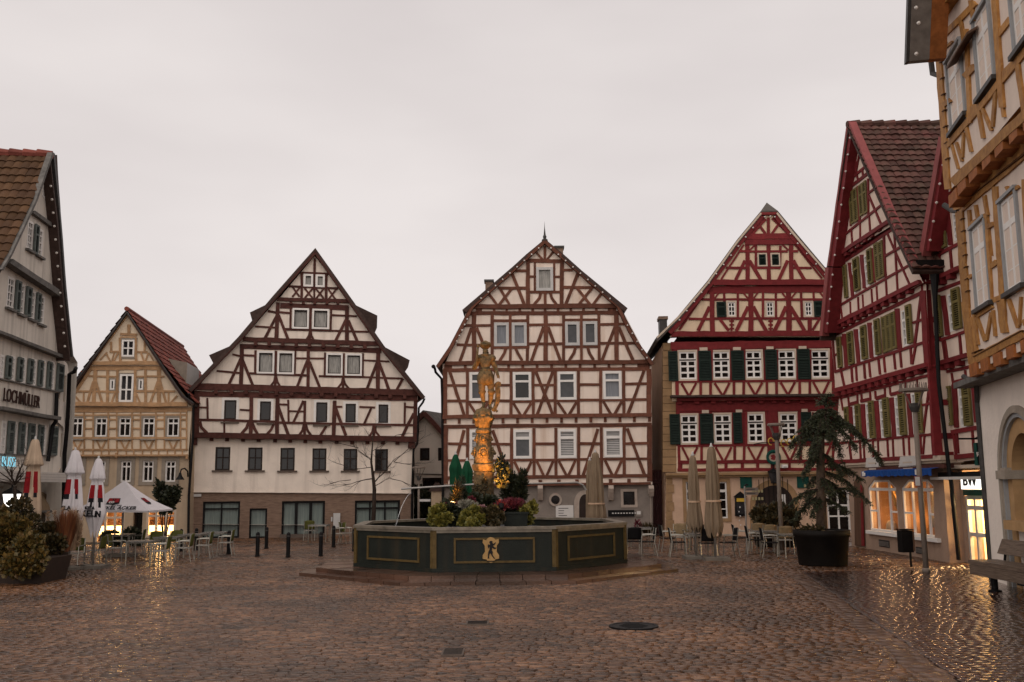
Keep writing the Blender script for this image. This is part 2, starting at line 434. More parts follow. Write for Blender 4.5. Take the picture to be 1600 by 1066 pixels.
# dark inner sashes of the upper windows
for q, o in (((696, 180, 738, 238), o1), ((762, 181, 804, 240), o1), ((636, 372, 714, 470), o2), ((746, 375, 826, 472), o2),
             ((441, 609, 522, 720), o3), ((552, 611, 632, 721), o3), ((823, 619, 901, 728), o3), ((929, 621, 1007, 730), o3)):
    u0, u1, a, b = quad_rect(F, z1, q, o); w = MB(); e = .07; dm = M['darkwood']
    w.fbox(F, u0, u0 + e, a, b, o - .06, o + .02, dm); w.fbox(F, u1 - e, u1, a, b, o - .06, o + .02, dm)
    w.fbox(F, u0 + e, u1 - e, b - e, b, o - .06, o + .018, dm); w.fbox(F, u0 + e, u1 - e, a, a + e, o - .06, o + .018, dm); hC.part(w, 'sash')
for q in ((225, 235, 318, 380), (430, 238, 520, 380), (632, 240, 722, 382), (832, 243, 920, 382), (1028, 246, 1113, 382), (1224, 247, 1305, 385)):
    hC.win(z2, q, 'darkwood', .07, 2, (.45,), 'glass', .06, .16, -.05, sill='sill_stone', sw=.13)
hC.win(z2, (145, 575, 378, 805), 'black_metal', .09, 2, ((.2, .07),), 'curtain_green', 0, .2, -.08)
hC.win(z2, (438, 618, 548, 805), 'black_metal', .08, 1, (), 'curtain_green', 0, .2, -.08)
hC.win(z2, (640, 572, 910, 812), 'black_metal', .10, 3, (), 'curtain_green', 0, .25, -.1, bar=.14)
hC.win(z2, (1097, 568, 1380, 790), 'black_metal', .10, 3, ((.22, .08),), 'curtain_green', 0, .2, -.08)
beams(T, F, z1, [(752, 85, 750, 170, 14), (678, 166, 837, 172, 12), (680, 165, 680, 305, 14), (817, 170, 815, 310, 16), (750, 170, 750, 305, 11), (608, 240, 882, 252, 12),
    (630, 245, 668, 298, 10), (668, 248, 628, 300, 10), (695, 250, 740, 305, 10), (742, 250, 697, 305, 10), (757, 252, 803, 308, 10), (803, 253, 760, 308, 10), (828, 256, 868, 312, 10), (872, 255, 828, 312, 10)], tm, off=o1)
beams(T, F, z1, [(545, 312, 945, 322, 20)], tm, .08, o1, .4)
beams(T, F, z1, [(560, 348, 940, 360, 30), (548, 330, 540, 535, 22), (932, 355, 932, 552, 22), (619, 360, 617, 475, 12), (843, 368, 840, 488, 12), (729, 365, 725, 545, 15), ([(727, 480), (720, 515), (703, 542)], 13), ([(728, 480), (733, 515), (748, 542)], 13),
    (492, 378, 545, 387, 12), (550, 384, 617, 388, 11), (840, 400, 985, 406, 10), (420, 463, 545, 470, 10), (588, 478, 845, 487, 13), (840, 486, 1052, 493, 10),
    (545, 395, 478, 527, 16), (552, 400, 605, 534, 16), (925, 425, 865, 548, 16), (938, 430, 993, 553, 16)], tm, off=o2)
beams(T, F, z1, [(355, 533, 1105, 559, 24)], tm, .08, o2, .4)
beams(T, F, z1, [(345, 573, 1120, 597, 28), (348, 560, 343, 800, 22), (717, 590, 715, 812, 18), (1105, 580, 1103, 822, 22), (423, 595, 421, 728, 12), (645, 598, 641, 735, 11), (810, 608, 807, 742, 12), (1019, 612, 1017, 747, 12), (537, 598, 532, 800, 14), (913, 612, 908, 810, 14),
    ([(534, 735), (527, 770), (505, 798)], 12), ([(536, 735), (545, 772), (563, 800)], 12), ([(909, 745), (902, 778), (880, 806)], 12), ([(911, 745), (918, 780), (942, 808)], 12),
    (295, 617, 345, 628, 11), (352, 622, 425, 626, 11), (643, 640, 812, 641, 10), (1016, 650, 1165, 658, 10), (208, 710, 345, 722, 11), (390, 722, 720, 735, 12), (775, 738, 1017, 744, 12), (1017, 744, 1240, 752, 10),
    (342, 640, 275, 790, 16), (352, 650, 411, 798, 16), (712, 650, 652, 804, 16), (722, 660, 782, 806, 16), (1100, 660, 1040, 815, 16), (1110, 665, 1166, 820, 16), (1242, 752, 1205, 818, 15)], tm, off=o3)
beams(T, F, z1, [(95, 795, 1325, 831, 34)], tm, .10, o3, .45)
joists(T, F, z1, [(x, 556 + (x - 350) * .032) for x in (425, 500, 575, 650, 723, 800, 880, 955, 1030)], 20, 22, tm, .12, o2)
joists(T, F, z1, [(x, 822 + (x - 100) * .027) for x in (205, 290, 372, 455, 540, 625, 712, 790, 868, 940, 1015, 1092, 1170, 1250)], 20, 24, tm, .14, o3)
joists(T, F, z1, [(x, 334) for x in (620, 690, 752, 820, 880)], 16, 12, tm, .1, o1)
beams(T, F, z1, [(85, 836, 1322, 862, 30), (100, 840, 95, 1075, 28), (156, 860, 158, 980, 12), (402, 858, 398, 1060, 20), (545, 860, 542, 1070, 22), (605, 870, 607, 992, 12), (697, 875, 695, 1060, 14), (862, 875, 858, 1072, 22), (1252, 885, 1250, 1005, 12), (1312, 870, 1308, 1080, 22),
    (110, 912, 158, 913, 10), (337, 925, 400, 928, 10), (548, 895, 607, 897, 10), (610, 932, 697, 935, 9), (866, 908, 905, 909, 10), (1000, 909, 1088, 912, 10), (1254, 909, 1310, 913, 11),
    (105, 980, 545, 992, 13), (545, 996, 862, 1004, 13), (860, 1003, 1312, 1011, 13), (548, 905, 606, 1068, 18), (690, 875, 635, 995, 14), (865, 910, 926, 1068, 18), (1065, 915, 1026, 1006, 13), (1303, 945, 1236, 1075, 18), (822, 1008, 783, 1070, 14)], tm, off=o4)
beams(T, F, z2, [([(128, 75), (140, 112), (172, 148)], 20), ([(437, 75), (420, 115), (386, 155)], 20), ([(452, 75), (470, 120), (492, 155)], 18), ([(592, 85), (575, 125), (545, 158)], 16), ([(780, 85), (772, 130), (750, 160)], 16), ([(790, 85), (802, 130), (825, 165)], 16), (785, 82, 785, 165, 16),
    (1218, 92, 1216, 178, 17), ([(1214, 98), (1207, 140), (1186, 172)], 14), ([(1221, 98), (1230, 140), (1258, 175)], 14), (282, 68, 282, 155, 12)], tm, off=o4)
beams(T, F, z2, [(88, 160, 1482, 187, 34)], tm, .12, o4, .5)
joists(T, F, z2, [(203, 184), (300, 186), (400, 188), (497, 190), (600, 193), (694, 195), (788, 197), (882, 199), (983, 201), (1080, 203), (1175, 204), (1272, 205), (1362, 207)], 24, 26, tm, .2, .02)
joists(T, F, z2, [(102, 192)], 26, 60, tm, .3, .02); joists(T, F, z2, [(1450, 215)], 40, 56, tm, .3, .02)
hC.part(T, 'timber_frame')
pc = M['plaster_c']
gab = lambda o, pts: hC.poly(z1, pts, o)
hC.wall([(gab(o1, [(752, 70), (948, 330), (545, 320)]), o1, pc),
         (gab(o2, [(543, 312), (952, 322), (1112, 562), (350, 536)]), o2, pc),
         (gab(o3, [(355, 528), (1108, 555), (1330, 835), (90, 798)]), o3, pc),
         (gab(o4, [(88, 795), (1325, 830), (1318, 1092), (84, 1066)]), o4, pc),
         (hC.poly(z2, [(82, 150), (1478, 165), (1472, 300), (1452, 523), (64, 513), (84, 300)], .06), .06, pc)])
st = hC.holes; w2 = MB()
hC.wall([(hC.poly(z2, [(62, 500), (1452, 512), (1447, 812), (58, 818)], 0.0), 0.0, M['stone_brown'])], 'stone_base')
mb = MB(); beams(mb, F, z2, [(62, 514, 1453, 522, 7)], pc, .10, .0, .05); hC.part(mb, 'stucco_edge')
O = hC.poly(z1, [(55, 815), (330, 527), (520, 302), (755, 36), (968, 335), (1132, 572), (1362, 858)], .4)
Wp = hC.poly(z1, [(60, 1560), (88, 1000), (92, 815), (330, 545), (755, 60), (1130, 590), (1320, 845), (1312, 1000), (1300, 1570)], 0)
hC.body(Wp, 11, pc, .02)
hC.roof(O, 11.2, M['roof_dark'], .75, .16)
mb = MB(); rk = [([(62, 822), (335, 537), (525, 312), (755, 52)], 15), ([(755, 52), (962, 345), (1125, 582), (1352, 862)], 15)]
beams(mb, F, z1, rk, tm, .08, .66, .15); hC.part(mb, 'verge_board')
# side dormers seen past both rakes
for pts in (([(392, 385), (485, 340), (520, 318), (420, 420), (405, 415)]), ([(165, 622), (290, 568), (335, 540), (200, 690), (185, 660)]), ([(950, 330), (1100, 402), (1098, 470), (1085, 500), (1075, 478)]), ([(1132, 572), (1280, 650), (1270, 690), (1250, 720), (1240, 700)])):
    mb = MB(); mb.prism(F, hC.poly(z1, pts, -2.0), -5.0, -2.0, M['roof_dark']); hC.part(mb, 'dormer')
# gutters, pipe
mb = MB()
def fp(zf, x, y, o): u, z = F.loc(*zf(x, y), o); return F.w(u, z, o)
mb.tube([fp(z1, 1362, 862, .55), fp(z1, 1352, 885, .5), fp(z1, 1330, 915, .45), fp(z1, 1326, 1040, .4), fp(z2, 1487, 215, .35), fp(z2, 1465, 250, .2), fp(z2, 1456, 500, .2), fp(z2, 1452, 800, .2)], .055, M['black_metal']); hC.part(mb, 'downpipe')
mb = MB(); mb.fbox(F, *quad_rect(F, z2, (66, 528, 138, 545), .05)[:2], *quad_rect(F, z2, (66, 528, 138, 545), .05)[2:], .03, .07, M['whitegrey']); tag(hC.part(mb, 'street_sign'))
mb = MB(); r = quad_rect(F, z2, (963, 648, 1005, 740), .1); mb.fbox(F, r[0], r[1], r[2], r[3], .02, .25, M['whitegrey']); mb.fbox(F, r[0] + .1, r[1] - .1, r[2] + .1, r[3] - .1, .25, .262, M['whitegrey'])
b = mb.build('post_box', None, loc=F.w((r[0] + r[1]) / 2, r[2], .12)); tag(b, 'pale grey wall box beside the glass door of the brown stone shopfront', 'wall box')
mb = MB(); r = quad_rect(F, z2, (949, 672, 958, 700), .1); mb.fbox(F, r[0], r[1], r[2], r[3], .0, .06, M['whitegrey']); hC.part(mb, 'doorbell')
mb = MB(); r = quad_rect(F, z2, (628, 812, 915, 832), .3); mb.fbox(F, r[0], r[1], 0, .16, .0, .6, M['sill_stone']); hC.part(mb, 'doorstep')

# ============================================================ red-brown house in the middle
M['plaster_d'] = pm('pinkish_white_plaster', (.71, .59, .50), .85, .08, 1.3, bump=.25, bscale=14, streak=.5, streak_col=(.46, .30, .20))
M['timber_d'] = pm('red_brown_timber', (.125, .048, .030), .72, .28, 5, bump=.2, bscale=24, island=.2)
M['stucco_grey'] = pm('grey_brown_stucco', (.21, .175, .15), .9, .14, 2.5, bump=.4, bscale=22)
M['sandstone'] = pm('pale_sandstone', (.36, .29, .24), .8, .18, 4, bump=.3, bscale=18)
F = Fac(at(692, 838, 45.0), at(1020, 834, 45.0))
hD = House('half_timbered_house', F, 'red-brown timbered house with mansard gable and roof spike standing right behind the fountain')
za = Z(660, 350, 3.947); zb = Z(660, 600, 4.1); T = hD.fr; tm = M['timber_d']; oa, ob_, oc, od = .24, .18, .12, .06
hD.win(za, (702, 268, 806, 413), 'whitegrey', .13, 1, (), 'curtain', oa, .05, .07)
for q in ((443, 610, 533, 755), (552, 610, 643, 753)): hD.win(za, q, 'whitegrey', .13, 1, (), 'curtain_blue', ob_, .08, .06)
for q in ((880, 605, 968, 750), (990, 602, 1078, 748)): hD.win(za, q, 'whitegrey', .13, 1, (), 'glass_grey', ob_, .08, .06)
for q, gk in (((303, -75, 400, 108), 'glass_grey'), ((580, -75, 697, 105), 'glass'), ((867, -78, 985, 102), 'glass_grey'), ((1157, -82, 1275, 98), 'curtain_blue')): hD.win(zb, q, 'white', .12, 1, ((.33, .1),), gk, oc, .08, .06)
M['blind'] = pm('window_with_blind', (.20, .20, .21), .5, .2, 3, coat=.5)
for i, q in enumerate(((303, 295, 400, 480), (583, 293, 700, 478), (870, 290, 985, 475), (1163, 287, 1280, 470))):
    r = hD.win(zb, q, 'white', .12, 1, ((.30, .12),), 'glass_grey', od, .08, .06)
    b = MB(); u0, u1, a, c, w = r
    n = 14 if i != 1 else 4
    for k in range(n):
        zz = c - .14 - (c - a - .2) * k / 14; b.fbox(F, u0 + .1, u1 - .1, zz - .05, zz, od - .072, od - .045, M['whitegrey'])
    hD.part(b, 'blind', w)
beams(T, F, za, [(650, 228, 865, 231, 22), (755, 140, 755, 225, 16), (703, 176, 742, 222, 13), (807, 172, 768, 220, 13), (566, 290, 645, 290, 17), (866, 285, 925, 285, 17), (660, 326, 702, 326, 13), (810, 326, 855, 326, 13),
    (466, 395, 645, 397, 18), (866, 392, 1055, 392, 18), (655, 421, 855, 421, 16), (650, 225, 650, 508, 24), (860, 230, 860, 505, 24), (694, 240, 693, 420, 13), (812, 240, 812, 415, 13), (757, 425, 757, 503, 17),
    ([(728, 428), (722, 458), (690, 498)], 18), ([(790, 428), (797, 460), (826, 498)], 18), (553, 306, 628, 498, 20), (957, 306, 884, 498, 20), (478, 400, 537, 498, 17), (550, 402, 474, 500, 17), (410, 430, 462, 502, 17), (952, 396, 1032, 498, 17), (1042, 400, 963, 500, 17), (1105, 428, 1053, 496, 17),
    ([(415, 420), (330, 480)], 12), ([(1100, 415), (1180, 480)], 12)], tm, off=oa)
beams(T, F, za, [(310, 511, 1195, 506, 27)], tm, .05, oa, .3)
joists(T, F, za, [(x, 532 - (x - 757) * .003) for x in (350, 443, 520, 600, 680, 757, 836, 915, 993, 1072, 1165)], 16, 24, tm, .05, ob_)
beams(T, F, za, [(330, 532, 368, 532, 24), (1143, 530, 1195, 530, 24)], tm, .03, ob_)
beams(T, F, za, [(270, 552, 1245, 548, 24), (318, 555, 318, 855, 28), (430, 555, 430, 855, 20), (542, 560, 542, 850, 17), (650, 555, 648, 850, 20), (760, 555, 760, 850, 26), (870, 555, 870, 850, 18), (980, 560, 980, 845, 16), (1088, 552, 1090, 845, 18), (1195, 550, 1197, 845, 28),
    (250, 626, 440, 626, 16), (655, 623, 865, 622, 16), (1095, 620, 1260, 618, 16), (435, 597, 655, 597, 16), (876, 592, 1088, 591, 14), (212, 746, 440, 748, 16), (435, 763, 660, 761, 15), (655, 741, 872, 739, 16), (872, 759, 1090, 757, 14), (1095, 737, 1315, 736, 16),
    (303, 640, 232, 848, 19), (333, 640, 400, 800, 19), (748, 635, 673, 845, 20), (774, 635, 852, 843, 20), (1187, 635, 1108, 840, 20), (1210, 635, 1297, 840, 20),
    ([(515, 768), (507, 797), (475, 845)], 18), ([(575, 768), (587, 797), (614, 843)], 18), ([(942, 764), (935, 797), (906, 842)], 18), ([(1020, 764), (1030, 797), (1054, 840)], 18)], tm, off=ob_)
beams(T, F, za, [(140, 860, 1405, 850, 25)], tm, .05, ob_, .3)
joists(T, F, za, [(x, 880 - (x - 757) * .008) for x in (265, 355, 443, 531, 619, 707, 796, 884, 972, 1062, 1150, 1240)], 17, 26, tm, .05, oc)
beams(T, F, za, [(135, 881, 183, 881, 24), (1325, 870, 1400, 870, 24)], tm, .03, oc)
beams(T, F, zb, [(135, -87, 1455, -97, 23), (145, -92, 145, 205, 30), (288, -90, 288, 205, 19), (430, -90, 432, 205, 19), (568, -88, 568, 205, 20), (710, -88, 710, 200, 19), (850, -88, 850, 200, 20), (1000, -88, 1000, 198, 19), (1141, -90, 1142, 198, 19), (1290, -90, 1290, 195, 20), (1451, -95, 1451, 195, 30),
    (160, 108, 285, 110, 17), (435, 108, 568, 108, 17), (572, 114, 710, 113, 15), (715, 107, 850, 107, 16), (852, 109, 1000, 108, 14), (1005, 104, 1140, 104, 17), (1143, 105, 1290, 104, 14), (1292, 101, 1445, 99, 17), (290, 115, 430, 115, 14),
    (160, 9, 285, 9, 16), (435, 9, 568, 9, 16), (1005, 5, 1140, 4, 17), (1292, 1, 1445, -1, 17), (715, 8, 850, 7, 14), (175, -78, 268, 203, 20), (727, -80, 836, 200, 20), (836, -80, 733, 200, 20), (1420, -86, 1316, 194, 20),
    (582, 122, 630, 200, 18), (697, 122, 650, 200, 18), (866, 118, 918, 195, 18), (987, 115, 940, 195, 18), (1158, 112, 1206, 194, 18), (1276, 112, 1230, 194, 18), (300, 122, 350, 203, 18), (418, 122, 370, 203, 18)], tm, off=oc)
beams(T, F, zb, [(130, 212, 1468, 199, 24)], tm, .05, oc, .3)
joists(T, F, zb, [(x, 234 - (x - 800) * .011) for x in (236, 330, 422, 516, 609, 703, 798, 891, 984, 1078, 1171, 1265, 1357)], 18, 30, tm, .05, od)
beams(T, F, zb, [(130, 240, 155, 240, 30), (1445, 228, 1465, 228, 30)], tm, .03, od)
beams(T, F, zb, [(130, 274, 1468, 262, 24), (148, 285, 148, 640, 32), (290, 285, 290, 620, 20), (431, 285, 432, 610, 20), (571, 283, 572, 605, 20), (715, 283, 716, 605, 20), (855, 282, 855, 603, 20), (1000, 278, 1000, 600, 20), (1146, 278, 1147, 598, 20), (1292, 274, 1292, 595, 20), (1453, 262, 1456, 625, 32),
    (165, 383, 290, 385, 17), (435, 385, 571, 386, 16), (718, 383, 855, 383, 18), (1003, 383, 1146, 382, 18), (1295, 382, 1450, 380, 17), (165, 491, 290, 490, 16), (435, 490, 571, 490, 15), (573, 489, 716, 488, 15), (718, 487, 855, 486, 16), (857, 486, 1000, 485, 14), (1003, 483, 1146, 482, 16), (1148, 482, 1450, 479, 16),
    (268, 296, 183, 606, 20), (450, 296, 545, 570, 20), (1124, 288, 1028, 592, 20), (1312, 284, 1424, 588, 20),
    (588, 497, 634, 590, 18), (698, 497, 655, 590, 18), (732, 495, 778, 590, 18), (838, 495, 794, 590, 18), (874, 493, 922, 588, 18), (980, 493, 934, 588, 18), (1168, 490, 1216, 584, 18), (1278, 488, 1232, 584, 18)], tm, off=od)
beams(T, F, zb, [(140, 603, 1458, 588, 22)], tm, .05, od, .1)
joists(T, F, zb, [(x, 626 - (x - 900) * .011) for x in (230, 330, 420, 510, 590, 657, 755, 874, 990, 1095, 1205, 1323)], 22, 26, tm, .05, od)
beams(T, F, zb, [(140, 652, 1462, 637, 16)], tm, .06, od, .12)
hD.part(T, 'timber_frame')
pd = M['plaster_d']; P = lambda o, z, pts: hD.poly(z, pts, o)
hD.wall([(P(oa, za, [(755, 118), (1190, 508), (310, 515)]), oa, pd), (P(ob_, za, [(300, 505), (1205, 500), (1240, 545), (1405, 855), (140, 865), (270, 548)]), ob_, pd),
         (P(oc, zb, [(130, -130), (1468, -138), (1468, 205), (130, 218)]), oc, pd), (P(od, zb, [(130, 205), (1470, 192), (1472, 645), (134, 660)]), od, pd)])
# grey ground floor with arched door
zc = Z(660, 600, 4.1); mb = MB()
hD.win(zb, (1287, 690, 1360, 775), 'darkwood', .04, 1, (), 'glass', -.12, .12, -.06, surround='sandstone', sur_w=.12)
arc = [(1040 + 42 * math.cos(q), 762 - 60 * math.sin(q)) for q in [math.pi * k / 12 for k in range(13)]]
hD.wall([(P(-.12, zb, [(136, 640), (1476, 625), (1478, 985), (136, 985)]), -.12, M['stucco_grey'])], 'ground_floor_wall')
mb = MB(); d_ = hD.poly(zb, [(1112, 970), (1112, 762)] + [(1042 + 70 * math.cos(math.pi * k / 14), 762 - 82 * math.sin(math.pi * k / 14)) for k in range(15)] + [(972, 970)], -.1)
mb.prism(F, d_, -.14, -.05, M['sandstone']); aw = hD.part(mb, 'door_arch')
mb = MB(); d_ = hD.poly(zb, [(1080, 970), (1080, 765)] + [(1042 + 38 * math.cos(math.pi * k / 14), 765 - 58 * math.sin(math.pi * k / 14)) for k in range(15)] + [(1004, 970)], -.1)
mb.prism(F, d_, -.14, -.035, M['darkwood']); hD.part(mb, 'door', aw)
mb = MB(); c = F.loc(*zb(852, 742), -.1)
for r0, r1, m, o in ((.30, 0, 'sandstone', -.06), (.2, 0, 'glass', -.045)):
    mb.prism(F, [(c[0] + r0 * math.cos(k * math.pi / 12), c[1] + r0 * math.sin(k * math.pi / 12)) for k in range(24)], -.14, o, M[m])
hD.part(mb, 'round_window')
for x in (755, 1206, 1462):
    mb = MB(); u0, u1, a, b = quad_rect(F, zb, (x - 16, 650, x + 16, 745 if x < 1400 else 705), 0)
    prof = [(.22, b), (.30, b - .15), (.24, b - .3), (.12, b - .5), (.16, a + .18), (.05, a), (-.12, a), (-.12, b)]
    V = [F.w(u0, zz, o) for o, zz in prof] + [F.w(u1, zz, o) for o, zz in prof]; n = len(prof)
    mb.add(V, [tuple(range(n)), tuple(range(n, 2 * n))[::-1]] + [(i, n + i, n + (i + 1) % n, (i + 1) % n) for i in range(n)], M['sandstone']); hD.part(mb, 'corbel')
M['paper'] = pm('notice_paper', (.55, .52, .49), .6, .05, 3); M['ink'] = pm('dark_lettering', (.05, .045, .045), .6, .1, 3)
mb = MB(); u0, u1, a, b = quad_rect(F, zb, (855, 778, 968, 870), -.05); mb.fbox(F, u0, u1, a, b, -.12, -.06, M['paper'])
for k in range(7): mb.fbox(F, u0 + .12, u0 + .12 + (u1 - u0 - .3) * (.9 if k == 0 else random.uniform(.4, .9)), b - .12 - .11 * k - .03, b - .12 - .11 * k, -.06, -.055, M['ink'])
t = mb.build('notice_board', None, loc=F.w((u0 + u1) / 2, a, -.06)); tag(t, 'white notice board on the grey wall below the round window', 'notice board')
mb = MB(); u0, u1, a, b = quad_rect(F, zb, (1190, 808, 1357, 850), -.05); mb.fbox(F, u0, u1, a, b, -.12, -.05, M['black_metal'])
for k in range(9): mb.fbox(F, u0 + .18 + k * .13, u0 + .18 + k * .13 + .07, a + .13, b - .12, -.05, -.045, M['paper'])
hD.part(mb, 'name_sign')
mb = MB(); u0, u1, a, b = quad_rect(F, zb, (1367, 808, 1405, 850), -.05); mb.fbox(F, u0, u1, a, b, -.12, -.05, M['stucco_grey']); mb.fbox(F, u0 + .05, u1 - .05, a + .1, b - .05, -.05, -.04, M['paper']); hD.part(mb, 'menu_box')
O = hD.poly(za, [(85, 878), (160, 760), (262, 600), (275, 540), (244, 528), (300, 480), (640, 190), (755, 95), (870, 190), (1190, 458), (1267, 520), (1240, 540), (1255, 590), (1335, 740), (1427, 862)], .3)
Og = hD.poly(za, [(85, 878), (165, 760), (270, 560), (296, 505), (640, 192), (755, 97), (870, 192), (1215, 500), (1255, 590), (1335, 740), (1427, 862)], .3)
hD.body(hD.poly(za, [(125, 1960), (135, 890), (290, 560), (310, 510), (755, 125), (1205, 508), (1240, 560), (1405, 870), (1412, 1960)], 0), 11, pd, .02)
hD.roof(Og, 11.3, M['roof_dark'], .45, .14)
mb = MB()
beams(mb, F, za, [([(92, 884), (172, 772), (280, 566), (306, 512), (755, 112)], 19), ([(755, 112), (1205, 508), (1243, 590), (1325, 745), (1418, 868)], 19)], tm, .08, .40, .15); hD.part(mb, 'verge_board')
for pts in ([(246, 530), (640, 192), (650, 200), (300, 512), (272, 545)], [(862, 188), (1266, 520), (1250, 545), (1208, 508), (855, 198)]):
    mb = MB(); mb.prism(F, hD.poly(za, pts, .5), -11, .5, M['roof_dark']); hD.part(mb, 'roof_flare')
mb = MB(); u, z = F.loc(*za(755, 100), .4); a = F.w(u, z, .3); mb.lathe((a.x, a.y, a.z), [(.16, -.1), (.14, .05), (.07, .1), (.09, .2), (.05, .28), (.015, .65), (.002, .95)], M['lead'], 10); hD.part(mb, 'roof_spike')
for q, dd in (((820, 147, 868, 200), -3.5), ((388, 355, 434, 420), -4.0)):
    u0, u1, a, b = quad_rect(F, za, q, dd); mb = MB(); mb.fbox(F, u0, u1, a - 2.0, b, dd - .6, dd, M['stone_brown']); mb.fbox(F, u0 - .06, u1 + .06, b, b + .1, dd - .66, dd + .06, M['lead']); hD.part(mb, 'chimney')
bulbs(hD.root, F, za, [p for a, b in (((205, 740), (285, 570)), ((340, 478), (740, 130)), ((770, 130), (1180, 480)), ((1250, 600), (1400, 850))) for p in lerp_pts(a, b, 9 if abs(a[0] - b[0]) > 200 else 5)], .52, M['bulb'])
mb = MB()
def fp(zf, x, y, o): u, z = F.loc(*zf(x, y), o); return F.w(u, z, o)
mb.tube([fp(za, 75, 885, .5), fp(za, 82, 915, .45), fp(za, 118, 955, .2), fp(za, 122, 1060, .15), fp(zb, 128, 200, .1), fp(zb, 132, 980, .05)], .06, M['black_metal'])
mb.tube([fp(za, 68, 880, .7), fp(za, 68, 880, -10.5)], .1, M['black_metal']); hD.part(mb, 'downpipe')
# ============================================================ crimson house with dark green shutters
M['plaster_e'] = pm('cream_plaster', (.63, .48, .335), .85, .08, 1.5, bump=.2, bscale=14, streak=.4, streak_col=(.44, .33, .22))
M['timber_e'] = pm('crimson_timber', (.150, .018, .019), .62, .22, 5, bump=.12, bscale=24, island=.16)
M['shutter_dark'] = pm('dark_green_shutter', (.012, .020, .015), .55, .2, 5)
M['slat_dark'] = pm('dark_green_slat', (.006, .010, .008), .6, .2, 5)
M['quoin'] = pm('ochre_sandstone', (.27, .165, .085), .85, .25, 1.6, bump=.3, bscale=16)
M['plaster_pink'] = pm('salmon_plaster', (.52, .345, .24), .9, .1, 2, bump=.25, bscale=16, streak=.3, streak_col=(.30, .18, .11))
M['slate'] = pm('weathered_grey_tile', (.085, .072, .062), .75, .35, 5, bump=.4, bscale=10)
F = Fac(at(1040, 835, 45.0), at(1330, 836, 44.5))
hE = House('half_timbered_house', F, 'crimson timbered house with cream infill, dark green shutters and small hipped roof tip')
za = Z(1000, 300, 4.1); zb = Z(1000, 540, 4.706); zc = Z(960, 680, 4.0); T = hE.fr; tm = M['timber_e']
oa, ob_, oc, od, oe = .34, .26, .18, .08, 0.0
hE.win(za, (752, 393, 814, 478), 'cream_trim', .06, 1, (), 'glass', oa, .08, .05); hE.win(za, (836, 393, 897, 478), 'cream_trim', .06, 1, (), 'glass', oa, .08, .05)
for q in ((758, 398, 808, 475), (841, 398, 891, 475)): hE.shutter(za, q, 'shutter_dark', 'slat_dark', oa, .04, o=.0)
for q in ((557, 702, 617, 800), (803, 702, 862, 800), (1050, 702, 1108, 798)):
    hE.win(za, (q[0] + 7, q[1] + 4, q[2] - 7, q[3] - 5), 'white', .055, 2, (.33, .66), 'glass', ob_, .08, .0, surround='cream_trim', sur_w=.08)
for q in ((490, 705, 550, 802), (1114, 700, 1172, 800)): hE.shutter(za, q, 'shutter_dark', 'slat_dark', ob_, .04)
r1 = ((290, 46, 412, 248), (537, 46, 657, 242), (778, 42, 893, 240), (1017, 38, 1139, 239), (1260, 36, 1386, 236))
r2 = ((303, 512, 420, 716), (548, 508, 668, 712), (794, 502, 908, 710), (1034, 501, 1151, 702), (1275, 498, 1395, 698))
for r, o in ((r1, oc), (r2, od)):
    for q in r:
        x = hE.win(zb, q, 'white', .075, 2, ((.30, .16), .53, .76), 'glass', o, .10, .0, surround='cream_trim', sur_w=.085, bar=.085)
        u0, u1, a, b, w = x; e = MB(); zz = b - (b - a) * .30
        e.fbox(F, u0 - .01, u1 + .01, zz - .03, zz + .03, o - .05, o + .006, M['darkwood']); hE.part(e, 'transom', w)
for q in ((208, 42, 278, 262), (430, 40, 524, 258), (670, 38, 766, 255), (918, 32, 1008, 250), (1156, 28, 1250, 248)): hE.shutter(zb, q, 'shutter_dark', 'slat_dark', oc, .05)
for q in ((218, 505, 294, 728), (440, 502, 538, 722), (684, 492, 750, 718), (1185, 490, 1262, 702)): hE.shutter(zb, q, 'shutter_dark', 'slat_dark', od, .05)
for q in ((437, 15, 495, 38), (683, 13, 740, 35), (927, 8, 980, 28), (1165, 5, 1222, 25)):
    mb = MB(); r = quad_rect(F, zb, q, oc); mb.fbox(F, *r, oc - .02, oc + .055, M['cream_trim']); hE.part(mb, 'shutter_head')
for q in ((455, 475, 505, 498), (703, 472, 750, 493), (1187, 467, 1230, 488)):
    mb = MB(); r = quad_rect(F, zb, q, od); mb.fbox(F, *r, od - .02, od + .055, M['cream_trim']); hE.part(mb, 'shutter_head')
beams(T, F, za, [(823, 165, 823, 268, 20), (762, 212, 803, 268, 16), (887, 208, 846, 268, 16), ([(800, 170), (690, 300)], 26), ([(850, 165), (975, 290)], 26)], tm, off=oa)
beams(T, F, za, [(680, 288, 990, 284, 36), (672, 325, 1005, 322, 32)], tm, .07, oa, .2)
beams(T, F, za, [(688, 335, 688, 568, 28), (967, 335, 968, 568, 28), (742, 340, 742, 485, 15), (822, 340, 826, 568, 26), (898, 345, 896, 485, 15), (632, 381, 705, 381, 15), (700, 382, 945, 382, 14), (970, 381, 1012, 381, 15), (552, 487, 690, 487, 15), (740, 486, 900, 487, 16), (970, 487, 1098, 487, 15),
    (672, 440, 613, 565, 22), (700, 440, 777, 568, 22), (945, 440, 888, 566, 22), (980, 440, 1053, 566, 22), (700, 375, 738, 338, 10), (950, 375, 912, 338, 10), (665, 340, 520, 560, 12), (990, 335, 1165, 555, 12)], tm, off=oa)
beams(T, F, za, [(470, 582, 1205, 580, 36)], tm, .09, oa, .3)
